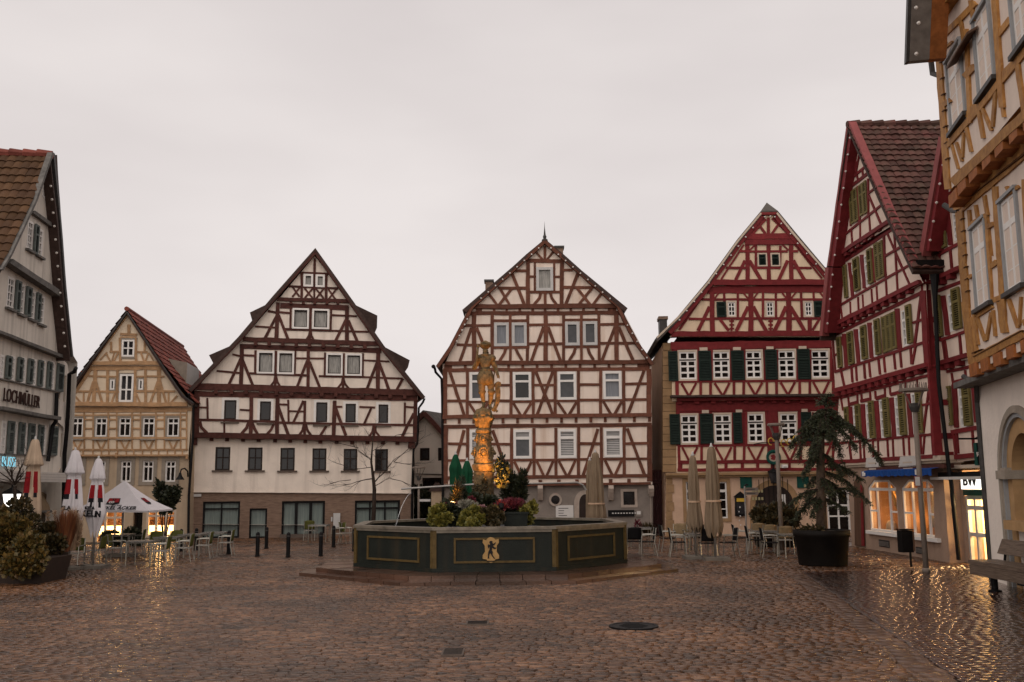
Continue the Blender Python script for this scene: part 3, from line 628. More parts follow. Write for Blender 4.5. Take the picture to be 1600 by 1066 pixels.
beams(T, F, za, [(430, 628, 1212, 622, 46), (463, 640, 463, 895, 30), (711, 640, 711, 893, 32), (951, 640, 954, 892, 34), (538, 645, 541, 702, 15), (625, 645, 625, 806, 15), (787, 645, 787, 806, 14), (869, 645, 871, 806, 15), (1031, 645, 1036, 806, 15), (1112, 645, 1112, 702, 13), (1186, 640, 1184, 888, 22),
    (395, 690, 700, 690, 15), (715, 690, 945, 690, 15), (960, 690, 1195, 690, 15), (312, 813, 460, 815, 15), (470, 812, 1185, 811, 16), (445, 735, 372, 890, 22), (692, 735, 616, 892, 22), (505, 808, 568, 890, 18), (724, 735, 808, 892, 24), (936, 735, 862, 892, 24), (964, 735, 1052, 890, 24), (1153, 808, 1105, 885, 16),
    (1087, 815, 1087, 888, 26), (587, 815, 587, 890, 12), (836, 815, 836, 890, 12), (480, 680, 510, 640, 10), (690, 680, 655, 640, 10), (730, 680, 758, 640, 10), (935, 680, 905, 640, 10), (970, 680, 1000, 640, 10), (1178, 680, 1150, 640, 10), (420, 640, 250, 885, 14)], tm, off=ob_)
for x in (587, 836):
    joists(T, F, za, [(x, 828), (x, 852), (x, 876)], 30, 10, tm, .04, ob_)
beams(T, F, za, [(200, 912, 1180, 908, 34)], tm, .10, ob_, .3)
beams(T, F, zb, [(225, 3, 1455, -14, 56), (255, 30, 285, 30, 10), (265, 0, 270, 380, 18), (268, 268, 1432, 258, 14)] + [(x, 265, x, 365, 19) for x in (275, 446, 518, 690, 762, 932, 1003, 1173, 1248, 1420)] +
    [(x, 30, x, 262, 16) for x in (428, 527, 668, 768, 915, 1008, 1155, 1252, 1402, 1432)] +
    [(305, 278, 356, 366, 17), (413, 276, 364, 366, 17), (548, 276, 605, 365, 17), (658, 275, 612, 365, 17), (793, 272, 847, 364, 17), (898, 272, 848, 364, 17), (1033, 270, 1086, 362, 17), (1138, 268, 1090, 362, 17), (1273, 268, 1322, 360, 17), (1388, 266, 1345, 360, 17)], tm, off=oc)
mb = MB(); beams(mb, F, zb, [(222, 378, 1478, 366, 16)], M['roof_dark'], .34, oc, .3); hE.part(mb, 'ledge')
beams(T, F, zb, [(268, 398, 1472, 388, 22)], tm, .12, oc, .3)
joists(T, F, zb, [(x, 418 - (x - 280) * .008) for x in (290, 415, 535, 655, 775, 885, 980, 1080, 1190, 1310, 1420)], 34, 26, tm, .14, od)
beams(T, F, zb, [(265, 458, 1475, 448, 54), (283, 435, 288, 925, 20), (278, 740, 1500, 728, 14), (972, 480, 972, 850, 66), (738, 490, 742, 735, 10), (436, 500, 436, 740, 14), (534, 500, 534, 740, 14), (680, 495, 682, 740, 14), (780, 490, 780, 740, 18), (1170, 490, 1172, 735, 26), (1270, 490, 1270, 735, 14), (1405, 480, 1410, 735, 24)] +
    [(x, 735, x, 858, 19) for x in (453, 525, 695, 765, 1180, 1260, 1420)] +
    [(310, 748, 357, 845, 17), (422, 748, 373, 845, 17), (556, 748, 607, 843, 17), (672, 747, 625, 843, 17), (793, 744, 847, 842, 17), (908, 740, 858, 842, 17), (1045, 742, 1096, 840, 17), (1155, 738, 1108, 840, 17), (1285, 738, 1330, 838, 17), (1400, 736, 1355, 838, 17),
     (278, 858, 1522, 848, 26), (275, 916, 1530, 908, 24)], tm, off=od)
beams(T, F, zb, [(x, 850, x, 915, w) for x, w in ((295, 30), (398, 18), (520, 24), (632, 22), (752, 22), (865, 22), (975, 28), (1098, 18), (1215, 18), (1325, 20), (1425, 16))], tm, .03, od)
hE.part(T, 'timber_frame')
pe = M['plaster_e']; P = lambda o, z, pts: hE.poly(z, pts, o)
hE.wall([(P(oa, za, [(800, 150), (855, 150), (1215, 590), (445, 590)]), oa, pe), (P(ob_, za, [(470, 575), (1210, 570), (1240, 930), (190, 930)]), ob_, pe),
         (P(oc, zb, [(232, -20), (1475, -35), (1478, 256), (235, 266)]), oc, tm), (P(oc, zb, [(235, 266), (1478, 256), (1478, 400), (235, 410)]), oc, pe), (P(od, zb, [(262, 395), (1490, 385), (1520, 726), (268, 738)]), od, tm), (P(od, zb, [(268, 738), (1520, 726), (1540, 930), (268, 940)]), od, pe)])
# stone corner strip, cornice and ground floor
mb = MB(); k = 0
for i in range(17):
    y0 = -20 + i * 56; u0, u1, a, b = quad_rect(F, zb, (168 + (i // 8) * 6, y0, (262 if i % 2 else 236), y0 + 55), 0)
    u0b = quad_rect(F, zb, (168, y0, 268, y0 + 55), 0)
    mb.fbox(F, u0b[0], u0b[1] if y0 > 370 else u0b[1] - .2, a, b - .012, -.4, od - .02 - .004 * (i % 3), M['quoin'])
for i in range(7):
    y0 = 250 + i * 56; u0, u1, a, b = quad_rect(F, zc, (322, y0, 362 + 10 * (i % 2), y0 + 55), 0); mb.fbox(F, u0, u1, a, b - .012, -.3, .03 + .004 * (i % 2), M['quoin'])
hE.part(mb, 'corner_stones')
mb = MB(); beams(mb, F, zb, [(185, 948, 1535, 934, 18)], M['quoin'], .22, od - .05, .3); beams(mb, F, zb, [(190, 966, 1535, 952, 14)], M['quoin'], .12, od - .05, .3); hE.part(mb, 'cornice')
hE.win(zc, (450, 292, 500, 520), 'white', .06, 1, ((.25, .12), .5, .75), 'glass', oe, .15, -.06, surround='quoin', sur_w=.16)
hE.win(zc, (600, 292, 705, 520), 'white', .06, 2, ((.25, .12), .5, .75), 'glass', oe, .15, -.06, surround='quoin', sur_w=.16)
hE.win(zc, (1330, 340, 1475, 610), 'white', .09, 2, ((.37, .08), .62), 'glass', oe, .15, -.04)
gp_ = P(0, zc, [(320, 235), (1500, 218), (1500, 700), (318, 640)]); gp_[2] = (gp_[2][0], -.05); gp_[3] = (gp_[3][0], -.05)
hE.wall([(gp_, 0, M['plaster_pink'])], 'ground_floor_wall')
def arch_poly(cx, cy, r, ry, yb, n=16): return [(cx + r, yb)] + [(cx + r * math.cos(math.pi * k / n), cy - ry * math.sin(math.pi * k / n)) for k in range(n + 1)] + [(cx - r, yb)]
mb = MB(); mb.prism(F, hE.poly(zc, arch_poly(1000, 425, 152, 148, 640)), -.1, .05, M['quoin']); aw = hE.part(mb, 'door_arch')
mb = MB(); mb.prism(F, hE.poly(zc, arch_poly(998, 430, 118, 116, 640)), -.1, .06, M['darkwood'])
for k in range(1, 8): u, z = F.loc(*zc(880 + k * 30, 500)); mb.fbox(F, u - .012, u + .012, 0, 3.0 - abs(k - 4) * .15, .05, .075, M['black_metal'])
hE.part(mb, 'door', aw)
mb = MB(); r = quad_rect(F, zc, (1017, 370, 1068, 450), 0); mb.fbox(F, *r, .05, .07, M['paper'])
for k in range(6): mb.fbox(F, r[0] + .1, r[1] - .15 - .05 * (k % 3), r[3] - .2 - .28 * k - .1, r[3] - .2 - .28 * k, .07, .075, M['ink'])
hE.part(mb, 'poster', aw)
M['sign_green'] = pm('dark_green_sign', (.008, .055, .042), .5, .15, 4); M['sign_gold'] = pm('faded_gold_lettering', (.30, .26, .14), .5, .1, 4); M['yellow'] = pm('yellow_header', (.5, .31, .04), .6, .1, 4)
def text_mesh(body, size, mat, ext=.01, name='lettering', bold=0.0, align='CENTER', sx=1.0):
    cu = bpy.data.curves.new(name, 'FONT'); cu.body = body; cu.size = size; cu.extrude = ext; cu.align_x = align; cu.align_y = 'CENTER'; cu.offset = bold
    ob = bpy.data.objects.new(name, cu); COL.objects.link(ob); bpy.context.view_layer.update()
    me = bpy.data.meshes.new_from_object(ob.evaluated_get(bpy.context.evaluated_depsgraph_get())); me.name = name
    bpy.data.objects.remove(ob); bpy.data.curves.remove(cu); me.materials.clear(); me.materials.append(mat)
    me.transform(Matrix.Diagonal((sx, 1, 1, 1)))
    return me
def put_text(parent, F, body, u, z, off, size, mat, bold=0.0, sx=1.0, name='lettering', ext=.012, slant=0.0):
    me = text_mesh(body, size, mat, ext, name, bold, sx=sx); o = bpy.data.objects.new(name, me); COL.objects.link(o); o.parent = parent
    root = parent
    while root.parent is not None: root = root.parent
    m = Matrix(((F.u.x, 0, F.n.x), (F.u.y, 0, F.n.y), (0, 1, 0))).to_4x4(); m.translation = F.w(u, z, off) - root.location
    if slant: m = m @ Matrix(((1, 0, 0, 0), (slant, 1, 0, 0), (0, 0, 1, 0), (0, 0, 0, 1)))
    me.transform(m)
    return o
for q, lab, txt in (((785, 257, 858, 332), 'square dark green plaque left of the arched house door', None), ((1140, 257, 1214, 330), 'dark green plaque with three gold lines right of the arched door', 3)):
    mb = MB(); r = quad_rect(F, zc, q, 0); mb.fbox(F, *r, .02, .07, M['sign_green']); e = .05
    for i in range(3 if txt else 2):
        zz = r[3] - (.5 if txt else .75) - .34 * i
        for k in range(9 if txt else 4): mb.fbox(F, r[0] + .3 + .14 * k + (0 if txt else .2), r[0] + .3 + .14 * k + .09 + (0 if txt else .2), zz, zz + .13, .07, .08, M['sign_gold'])
    b = mb.build('plaque', None, loc=F.w((r[0] + r[1]) / 2, r[2], .03)); tag(b, lab, 'plaque')
t = thing('display_case', F.w(*[F.loc(*zc(780, 505))[0], F.loc(*zc(780, 505))[1]], .05), 'black menu display case with pointed top and yellow header on the salmon wall', 'display case')
mb = MB(); mb.prism(F, hE.poly(zc, [(752, 505), (818, 505), (818, 385), (826, 385), (784, 352), (742, 385), (752, 385)]), .02, .16, M['black_metal']); mb.build('case', t)
mb = MB(); r = quad_rect(F, zc, (760, 420, 812, 492), 0); mb.fbox(F, *r, .16, .17, M['glass_grey']); mb.build('glass_door', t); mb = MB()
for k in range(6): mb.fbox(F, r[0] + .12, r[1] - .2 - .1 * (k % 2), r[3] - .25 - .2 * k, r[3] - .19 - .2 * k, .17, .174, M['paper'])
tag(mb.build('menu_text', t), kind='stuff')
mb = MB(); r = quad_rect(F, zc, (760, 394, 816, 416), 0); mb.fbox(F, *r, .16, .175, M['yellow']); mb.build('header', t)
# hanging lantern, round emblem, floodlight
def lantern(name, p, s, lab, cat='lantern'):
    t = thing(name, p, lab, cat); mb = MB()
    mb.lathe(p, [(.02, .55 * s), (.03, .45 * s), (.17 * s, .36 * s), (.19 * s, .33 * s)], M['black_metal'], 6, cap=True); mb.build('cap', t); mb = MB(); mb.lathe(p, [(.08 * s, -.02), (.1 * s, .02)], M['black_metal'], 6); mb.build('base_ring', t)
    mb = MB(); mb.lathe(p, [(.09 * s, .02), (.16 * s, .33 * s)], M['glass_grey'], 6); mb.build('glass', t); return t
p = F.w(*F.loc(*zc(996, 300), .3), .35); t = lantern('wall_lantern', p, 1.5, 'small black lantern hanging above the arched doorway')
mb = MB(); mb.tube([p + Vector((0, 0, .8)), p + Vector((0, .35, 1.0))], .03, M['black_metal']); mb.build('bracket', t)
t = thing('round_emblem', F.w(*F.loc(*zb(975, 825), .1), .12), 'round green wreath emblem with red centre fixed to the crimson post', 'emblem')
c = F.loc(*zb(978, 822), .1); mb = MB(); n = 24
for k in range(n):
    q = 2 * math.pi * k / n; mb.lathe(tuple(F.w(c[0] + .27 * math.cos(q), c[1] + .27 * math.sin(q), .2)), [(.02, -.08), (.06, -.04), (.065, .03), (.02, .08)], M['sign_green'], 6)
mb.build('wreath', t); mb = MB(); mb.prism(F, [(c[0] + .22 * math.cos(2 * math.pi * k / n), c[1] + .22 * math.sin(2 * math.pi * k / n)) for k in range(n)], .1, .17, M['cream_trim']); mb.prism(F, [(c[0] + .12 * math.cos(2 * math.pi * k / n) * (1 + .3 * math.cos(5 * k)), c[1] + .13 * math.sin(2 * math.pi * k / n)) for k in range(n)], .17, .19, M['timber_e']); mb.build('disc', t)
t = thing('floodlight', F.w(*F.loc(*zb(1058, 890), .2), .2), 'small white floodlight under the crimson beam beside the emblem', 'floodlight')
r = quad_rect(F, zb, (1038, 876, 1078, 900), .15); mb = MB(); mb.fbox(F, r[0], r[1], r[2], r[3], .12, .4, M['white']); mb.build('housing', t); mb = MB(); mb.fbox(F, r[0] + .05, r[1] - .05, r[2] + .03, r[3] - .1, .4, .41, M['glass']); mb.build('lens', t)
# roof
O = hE.poly(za, [(95, 945), (240, 800), (430, 572), (620, 308), (770, 128), (880, 128), (992, 264), (1218, 532)], .3)
O = O + hE.poly(za, [(1290, 625), (1400, 760), (1545, 940)], .3)
hE.body(hE.poly(zb, [(190, 1500), (168, -10), (240, -15)], 0) + hE.poly(za, [(800, 150), (855, 150), (1215, 555)], 0) + hE.poly(za, [(1500, 930)], 0) + hE.poly(zb, [(1560, -30), (1560, 1500)], 0), 12, M['plaster_pink'], -.02)
hE.roof(O, 12.2, M['slate'], .45, .16)
tip = F.w(*F.loc(*za(812, 68), -.8), -.8); a = F.w(*O[4], .46); b = F.w(*O[5], .46); a2 = F.w(O[4][0], O[4][1], -1.2); b2 = F.w(O[5][0], O[5][1], -1.2)
mb = MB(); tb = tip + F.n * -11.4; a3, b3 = F.w(O[4][0], O[4][1], -12.1), F.w(O[5][0], O[5][1], -12.1)
mb.add([a, b, tip, tb, a3, b3], [(0, 1, 2), (1, 5, 3, 2), (4, 0, 2, 3), (0, 4, 5, 1), (4, 3, 5)], M['slate']); hE.part(mb, 'roof_tip')
mb = MB(); beams(mb, F, za, [([(108, 935), (245, 805), (437, 580), (626, 316), (775, 138)], 12), ([(876, 136), (985, 272), (1212, 538), (1290, 632)], 12)], M['cream_trim'], .05, .44, .1)
beams(mb, F, za, [([(190, 905), (260, 828), (448, 600), (640, 330), (785, 155)], 26), ([(866, 154), (975, 290), (1200, 556)], 26)], tm, .05, .38, .1); beams(mb, F, za, [(775, 140, 876, 138, 16)], tm, .05, .44, .1); hE.part(mb, 'verge_board')
u0, u1, a, b = quad_rect(F, za, (126, 797, 174, 900), -3); mb = MB(); mb.fbox(F, u0, u1, a - 2, b - .15, -3.8, -3, M['lead']); mb.fbox(F, u0 - .05, u1 + .05, b - .15, b, -3.85, -2.95, M['stone_brown']); hE.part(mb, 'chimney')
bulbs(hE.root, F, za, [(800, 160), (836, 156), (864, 160), (905, 203), (965, 268), (1010, 330), (1068, 395), (1128, 462), (1185, 528)] + lerp_pts((748, 200), (230, 850), 11), .48, M['bulb'])
# gate closing the alley between the two houses
M['gate_red'] = pm('dark_red_gate', (.045, .014, .014), .6, .2, 4)
a = at(1020, 836, 46.5); b = at(1043, 836, 46.5); F2 = Fac(a, b); t = thing('alley_gate', F2.w(F2.len / 2, 0), 'dark red wooden gate closing the narrow alley', 'gate')
mb = MB()
for k in range(6): w = F2.len / 6; mb.fbox(F2, k * w + .008, (k + 1) * w - .008, .05, 3.05, -.05, .0 + .004 * (k % 2), M['gate_red'])
mb.build('board_panel', t); mb = MB()
for z in (.5, 2.4): mb.fbox(F2, 0, F2.len, z, z + .16, .004, .05, M['gate_red'])
mb.build('rail', t); mb = MB(); mb.lathe(tuple(F2.w(F2.len * .85, 1.75, .06)), [(.02, -.06), (.05, 0), (.02, .06)], M['grey_metal'], 8); mb.build('handle', t)

# ============================================================ small white gable house in the gap
F = Fac(at(640, 822, 56), at(712, 821, 55)); zs = Z(640, 620, 5.076)
M['plaster_s'] = pm('greyish_white_render', (.74, .65, .57), .9, .06, 2)
hS = House('gabled_house', F, 'small plain white gabled house in the gap between two timbered houses')
hS.win(zs, (80, 407, 158, 507), 'darkwood', .1, 1, (), 'glass_grey', 0, .12, -.04); hS.win(zs, (224, 405, 300, 507), 'darkwood', .1, 1, ((.45, .08),), 'glass_grey', 0, .12, -.04)
hS.win(zs, (100, 642, 300, 770), 'darkwood', .1, 2, (), 'glass', 0, .12, -.04)
P = hS.poly(zs, [(-40, 1010), (-45, 280), (118, 120), (330, 360), (330, 1010)])
hS.wall([(P, 0, M['plaster_s'])]); hS.body(P, 8, M['plaster_s'], -.01)
O = hS.poly(zs, [(-70, 290), (118, 108), (350, 370)], .3); hS.roof(O, 8.2, M['slate'], .5, .12)
mb = MB(); beams(mb, F, zs, [([(-60, 300), (118, 128)], 34), ([(118, 128), (340, 378)], 34)], M['timber_c'], .06, .5, .1); hS.part(mb, 'verge_board')
mb = MB(); beams(mb, F, zs, [(0, 612, 330, 618, 6)], M['darkwood'], .05, 0, .05); hS.part(mb, 'string_course')
# ============================================================ ochre house at the left back
M['plaster_b'] = pm('sand_plaster', (.62, .50, .37), .88, .07, 2, bump=.2, bscale=14, streak=.2, streak_col=(.38, .28, .19))
M['timber_b'] = pm('ochre_painted_timber', (.34, .20, .105), .7, .25, 5, bump=.15, bscale=24, island=.14)
M['stucco_b'] = pm('sand_stucco', (.41, .31, .215), .9, .1, 2, bump=.25, bscale=18, streak=.25)
M['tile_red'] = pm('red_clay_tile', (.165, .045, .032), .65, .3, 3, bump=.2, bscale=20, island=.28)
M['casing_b'] = pm('grey_sandstone_casing', (.24, .20, .16), .8, .15, 4)
F = Fac(at(97, 852, 44.3), at(294, 842, 45.0))
hB = House('half_timbered_house', F, 'sand coloured house with ochre timbers and red tiled roof behind the white parasols')
za = Z(100, 480, 5.33); zb = Z(0, 560, 2.9625); zc = Z(100, 700, 5.33); T = hB.fr; tm = M['timber_b']; oa, ob_, oc = .22, .16, .08
hB.win(za, (480, 272, 588, 413), 'white', .08, 2, (.5,), 'glass_grey', oa, .08, .03, surround='casing_b', sur_w=.1)
hB.win(za, (462, 558, 578, 790), 'white', .09, 2, (.56,), 'glass_grey', ob_, .08, .03, surround='casing_b', sur_w=.06)
for q in ((383, 602, 422, 688), (620, 600, 660, 688)): hB.win(za, q, 'white', .07, 1, (), 'glass', ob_, .08, .02, surround='casing_b', sur_w=.05)
for x in (330, 441, 551, 661, 774): hB.win(zb, (x, 275, x + 55, 362), 'white', .06, 2, ((.3, .07),), 'glass', oc, .1, 0, surround='casing_b', sur_w=.1, sill='casing_b')
for q in ((85, 112, 150, 285), (275, 108, 345, 285), (472, 107, 560, 283), (654, 107, 745, 282), (842, 107, 930, 282)):
    hB.win(zc, q, 'white', .07, 2, ((.28, .07),), 'glass', 0, .14, -.04, surround='casing_b', sur_w=.16)
beams(T, F, za, [([(527, 60), (215, 490)], 26), ([(540, 70), (810, 480)], 26), (540, 145, 540, 225, 24), (470, 224, 610, 230, 20), (470, 250, 600, 252, 12), (380, 373, 470, 373, 15), (600, 373, 697, 376, 15), (466, 255, 470, 455, 20), (600, 255, 600, 455, 20), (393, 290, 395, 372, 16), (672, 290, 672, 372, 16),
    (350, 382, 388, 455, 13), (452, 382, 412, 455, 13), (418, 380, 400, 455, 10), (642, 382, 668, 455, 13), (702, 382, 678, 455, 13), (300, 440, 360, 375, 10), (745, 445, 705, 380, 10)], tm, off=oa)
beams(T, F, za, [(240, 468, 808, 467, 30)], tm, .09, oa, .3)
beams(T, F, za, [(225, 503, 818, 500, 44), ([(235, 500), (60, 760)], 24), ([(815, 500), (1030, 790)], 24), (262, 510, 248, 808, 30), (790, 510, 792, 805, 32), (366, 515, 362, 808, 24), (447, 520, 442, 800, 22), (594, 520, 591, 800, 22), (678, 515, 680, 808, 22),
    (205, 574, 362, 580, 16), (370, 580, 445, 580, 14), (595, 580, 680, 578, 14), (680, 576, 835, 578, 15), (105, 702, 462, 706, 17), (582, 700, 925, 703, 17), (245, 620, 192, 805, 20), (266, 620, 322, 805, 20), (782, 620, 718, 805, 20), (800, 620, 853, 805, 20), (88, 735, 142, 800, 14), (165, 712, 165, 785, 13), (872, 712, 872, 790, 14), (943, 738, 888, 800, 14), (425, 712, 395, 800, 14), (600, 712, 635, 800, 14)], tm, off=ob_)
beams(T, F, za, [(45, 808, 1030, 812, 34)], tm, .09, ob_, .3)
beams(T, F, za, [(45, 848, 1065, 850, 30)], tm, .03, oc, .2)
beams(T, F, zb, [(313, 247, 865, 245, 7), (313, 264, 865, 262, 7)] + [(x, 240, x, 425, 7) for x in (322, 391, 432, 502, 541, 612, 651, 722, 762, 836, 864)] + [(x, y, x + 42, y, 8) for x in (391, 501, 612, 722) for y in (284, 325)] + [(836, 284, 866, 284, 8), (836, 325, 866, 325, 8)] +
    [(310, 370, 868, 369, 9)] + [(x + 5, 373, x + 27, 420, 8) for x in (330, 440, 550, 660, 773)] + [(x + 53, 373, x + 31, 420, 8) for x in (330, 440, 550, 660, 773)] + [(305, 424, 870, 423, 9)] + [(x, 424, x, 447, 6) for x in (345, 385, 430, 470, 505, 545, 585, 620, 660, 700, 735, 775, 810, 845)], tm, off=oc)
beams(T, F, zb, [(310, 450, 866, 449, 8)], tm, .09, oc, .2)
joists(T, F, zb, [(540, 448), (866, 455)], 11, 22, tm, .1, oc)
hB.part(T, 'timber_frame')
P = lambda o, z, pts: hB.poly(z, pts, o); pb = M['plaster_b']
hB.wall([(P(oa, za, [(527, 45), (820, 490), (210, 490)]), oa, pb), (P(ob_, za, [(220, 475), (812, 475), (1050, 825), (40, 825)]), ob_, pb), (P(oc, za, [(30, 805), (1068, 815)]) + P(oc, zb, [(872, 455), (300, 455)]), oc, pb)])
# ground floor with lit shopfront
hB.win(zc, (262, 520, 500, 800), 'cream_trim', .1, 3, ((.22, .09),), 'clear', 0, .12, 0, bar=.1)
hB.win(zc, (572, 522, 650, 815), 'darkwood', .08, 1, ((.12, .07),), 'glass', 0, .4, -.3)
hB.win(zc, (684, 520, 932, 748), 'cream_trim', .1, 3, ((.2, .09),), 'clear', 0, .12, 0, bar=.1)
hB.wall([(P(0, zc, [(-20, 38), (1040, 52), (1036, 815), (-20, 850)]), 0, M['stucco_b'])], 'stucco_wall')
M['shop_wall'] = pm('shop_interior_wall', (.17, .085, .040), .8, .2, 3); M['counter_lit'] = pm('lit_display_counter', (.75, .58, .35), .6, .1, 4, emit=(1.0, .60, .22), estr=4.0)
M['shop_wood'] = pm('shop_shelf_wood', (.12, .05, .022), .6, .2, 4)
for q in ((262, 520, 500, 815), (684, 520, 932, 748)):
    u0, u1, a, b = quad_rect(F, zc, q, 0); mb = MB()
    mb.fbox(F, u0 - .1, u1 + .1, a - .05, b + .1, -2.2, -2.1, M['shop_wall']); mb.fbox(F, u0 - .15, u0 - .1, a, b, -2.1, -.25, M['shop_wall']); mb.fbox(F, u1 + .1, u1 + .15, a, b, -2.1, -.25, M['shop_wall'])
    mb.fbox(F, u0 - .1, u1 + .1, b + .1, b + .15, -2.1, -.25, M['cream_trim']); mb.fbox(F, u0 - .1, u1 + .1, a - .1, a - .05, -2.1, -.25, M['shop_wood'])
    for k in range(5): mb.fbox(F, u0 + (u1 - u0) * k / 5 + .1, u0 + (u1 - u0) * k / 5 + .5, b - .9, b - .9 + random.uniform(.2, .5), -2.1, -1.9, M['shop_wood'])
    rm = hB.part(mb, 'shop_room')
    zc_ = F.loc(*zc(300, 655))[1]; mb = MB(); mb.fbox(F, u0, u1, F.loc(*zc(300, 735))[1], zc_, -.9, -.6, M['counter_lit'])
    for k in range(6): uu = u0 + (u1 - u0) * (k + .5) / 6; mb.fbox(F, uu - .1, uu + .1, zc_, zc_ + random.uniform(.1, .3), -.85, -.65, M['shop_wood'])
    hB.part(mb, 'display_counter', rm)
    l = bpy.data.lights.new('shop_lamp', 'POINT'); l.energy = 60; l.color = (1, .58, .22); l.shadow_soft_size = .2; lo = bpy.data.objects.new('shop_lamp', l); COL.objects.link(lo); lo.location = F.w((u0 + u1) / 2, b - .15, -1.0) - hB.root.location; lo.parent = hB.root
    l = bpy.data.lights.new('shop_lamp', 'POINT'); l.energy = 30; l.color = (1, .58, .22); l.shadow_soft_size = .2; lo = bpy.data.objects.new('shop_lamp', l); COL.objects.link(lo); lo.location = F.w((u0 + u1) / 2, b - .9, -.45) - hB.root.location; lo.parent = hB.root
# roof: tiled right slope
O = hB.poly(za, [(38, 690), (205, 463), (527, 28), (822, 470), (1000, 730), (1088, 795)], .3)
hB.body(hB.poly(zc, [(-20, 850)]) + hB.poly(za, [(30, 830), (215, 480), (527, 60), (812, 480), (1060, 830)], 0) + hB.poly(zc, [(1036, 815)]), 12, M['stucco_b'], -.02)
hB.roof([(u, z - .06) for u, z in O], 12, M['roof_dark'], .42, .12)
W_ = lambda i, o, dz=.02: F.w(O[i][0], O[i][1] + dz, o)
tile_slope(hB.root, W_(2, .4), W_(2, -12), W_(3, -12), W_(3, .4), M['tile_red'], .3, .34, 'roof_tiles')
tile_slope(hB.root, W_(3, .4), W_(3, -12), W_(5, -12), W_(5, .4), M['tile_red'], .3, .34, 'roof_tiles')
tile_slope(hB.root, W_(2, -12), W_(2, .4), W_(0, .4), W_(0, -12), M['tile_red'], .4, .4, 'roof_tiles')
mb = MB(); mb.tube([W_(2, .45, .06), W_(2, -12, .06)], .11, M['tile_red']); hB.part(mb, 'ridge')
mb = MB(); beams(mb, F, za, [([(50, 684), (212, 470), (527, 42)], 9), ([(527, 42), (816, 478), (995, 738), (1080, 800)], 9)], M['lead'], .05, .40, .1); hB.part(mb, 'verge_board')
# shed dormer on the right slope
def slope_pt(f, o, dz=0.0): return F.w(O[2][0] + (O[4][0] - O[2][0]) * f, O[2][1] + (O[4][1] - O[2][1]) * f + dz, o)
mb = MB(); a, b = slope_pt(.52, -2.0, .1), slope_pt(.52, -5.0, .1); c, d = slope_pt(.86, -2.0, 1.25), slope_pt(.86, -5.0, 1.25); e, g = slope_pt(.86, -2.0), slope_pt(.86, -5)
mb.add([a, b, d, c], [(0, 1, 2, 3)], M['tile_red']); mb.add([a, c, e], [(0, 1, 2)], M['casing_b']); mb.add([b, d, g], [(0, 1, 2)], M['casing_b']); mb.add([c, d, g, e], [(0, 1, 2, 3)], M['white']); hB.part(mb, 'dormer')
mb = MB()
def fp(zf, x, y, o): u, z = F.loc(*zf(x, y), o); return F.w(u, z, o)
mb.tube([fp(za, 1040, 720, .5), fp(za, 1048, 775, .35), fp(za, 1078, 800, .3), fp(za, 1075, 1060, .2), fp(zc, 1040, 400, .1), fp(zc, 1035, 770, .1)], .06, M['black_metal']); hB.part(mb, 'downpipe')
t = thing('wall_lamp', F.w(*F.loc(*zc(1030, 200), .2), .2), 'black gooseneck lamp curving off the downpipe of the ochre house', 'wall lamp')
mb = MB(); mb.tube([fp(zc, 1032, 240, .2), fp(zc, 1030, 195, .3), fp(zc, 1005, 170, .4), fp(zc, 978, 178, .5), fp(zc, 967, 215, .55), fp(zc, 966, 232, .55)], .035, M['black_metal']); mb.build('arm', t)
p = fp(zc, 966, 262, .55); mb = MB(); mb.lathe(tuple(p), [(.20, -.02), (.17, .04), (.09, .14), (.05, .30)], M['black_metal'], 12); mb.build('lamp_shade', t)

# ============================================================ grey house at the left edge
M['plaster_a'] = pm('grey_cream_plaster', (.62, .56, .49), .88, .08, 1.6, bump=.25, bscale=14, streak=.55, streak_col=(.26, .23, .20))
M['shutter_a'] = pm('grey_green_shutter', (.105, .118, .110), .6, .2, 5); M['slat_a'] = pm('grey_green_slat', (.06, .068, .064), .65, .2, 5)
M['ledge_a'] = pm('weathered_grey_board', (.13, .12, .11), .75, .35, 5, bump=.3, bscale=20)
M['tile_moss'] = pm('mossy_brown_tile', (.070, .036, .020), .75, .4, 1.6, bump=.3, bscale=14, island=.35, col2=(.095, .050, .024))
c0 = at(104, 866, 36.0); F = Fac((c0.x + .11 * 14, c0.y - 14), (c0.x, c0.y))
hA = House('town_house', F, 'tall grey gabled house with grey-green shutters and mossy roof at the left edge')
z1 = Z(0, 220, 3.134); z2 = Z(0, 560, 6.6625); z3 = Z(0, 680, 10.658)
A = lambda z, q, o, **k: hA.win(z, q, 'white', .075, 2, (.25, .5, .75), 'glass', o, .04, .012, bar=.035, **k)
oa, ob_, oc, od, oe = .45, .38, .30, .2, .1
A(z1, (206, 215, 228, 200, 225, 287, 208, 275), oa)
for q in ((133, 385, 162, 397, 158, 545, 132, 530), (182, 423, 209, 437, 206, 575, 180, 560)): A(z1, q, oa, sill='ledge_a')
for q in ((37, 662, 70, 674, 65, 830, 30, 815), (94, 694, 122, 706, 114, 856, 90, 845), (148, 728, 173, 739, 166, 881, 141, 870), (192, 752, 218, 763, 212, 906, 186, 893)): A(z1, q, ob_, sill='ledge_a')
for q in ((163, 405, 180, 415, 178, 562, 158, 550),): hA.shutter(z1, q, 'shutter_a', 'slat_a', oa, .06)
for q in ((72, 680, 93, 690, 88, 842, 66, 832), (124, 710, 147, 722, 140, 866, 116, 855), (174, 742, 192, 750, 186, 892, 167, 880)): hA.shutter(z1, q, 'shutter_a', 'slat_a', ob_, .06)
row3 = [(-10, 35, 200, 210), (100, 150, 222, 235), (218, 262, 258, 268), (322, 370, 282, 296), (426, 466, 315, 325), (518, 560, 335, 342)]
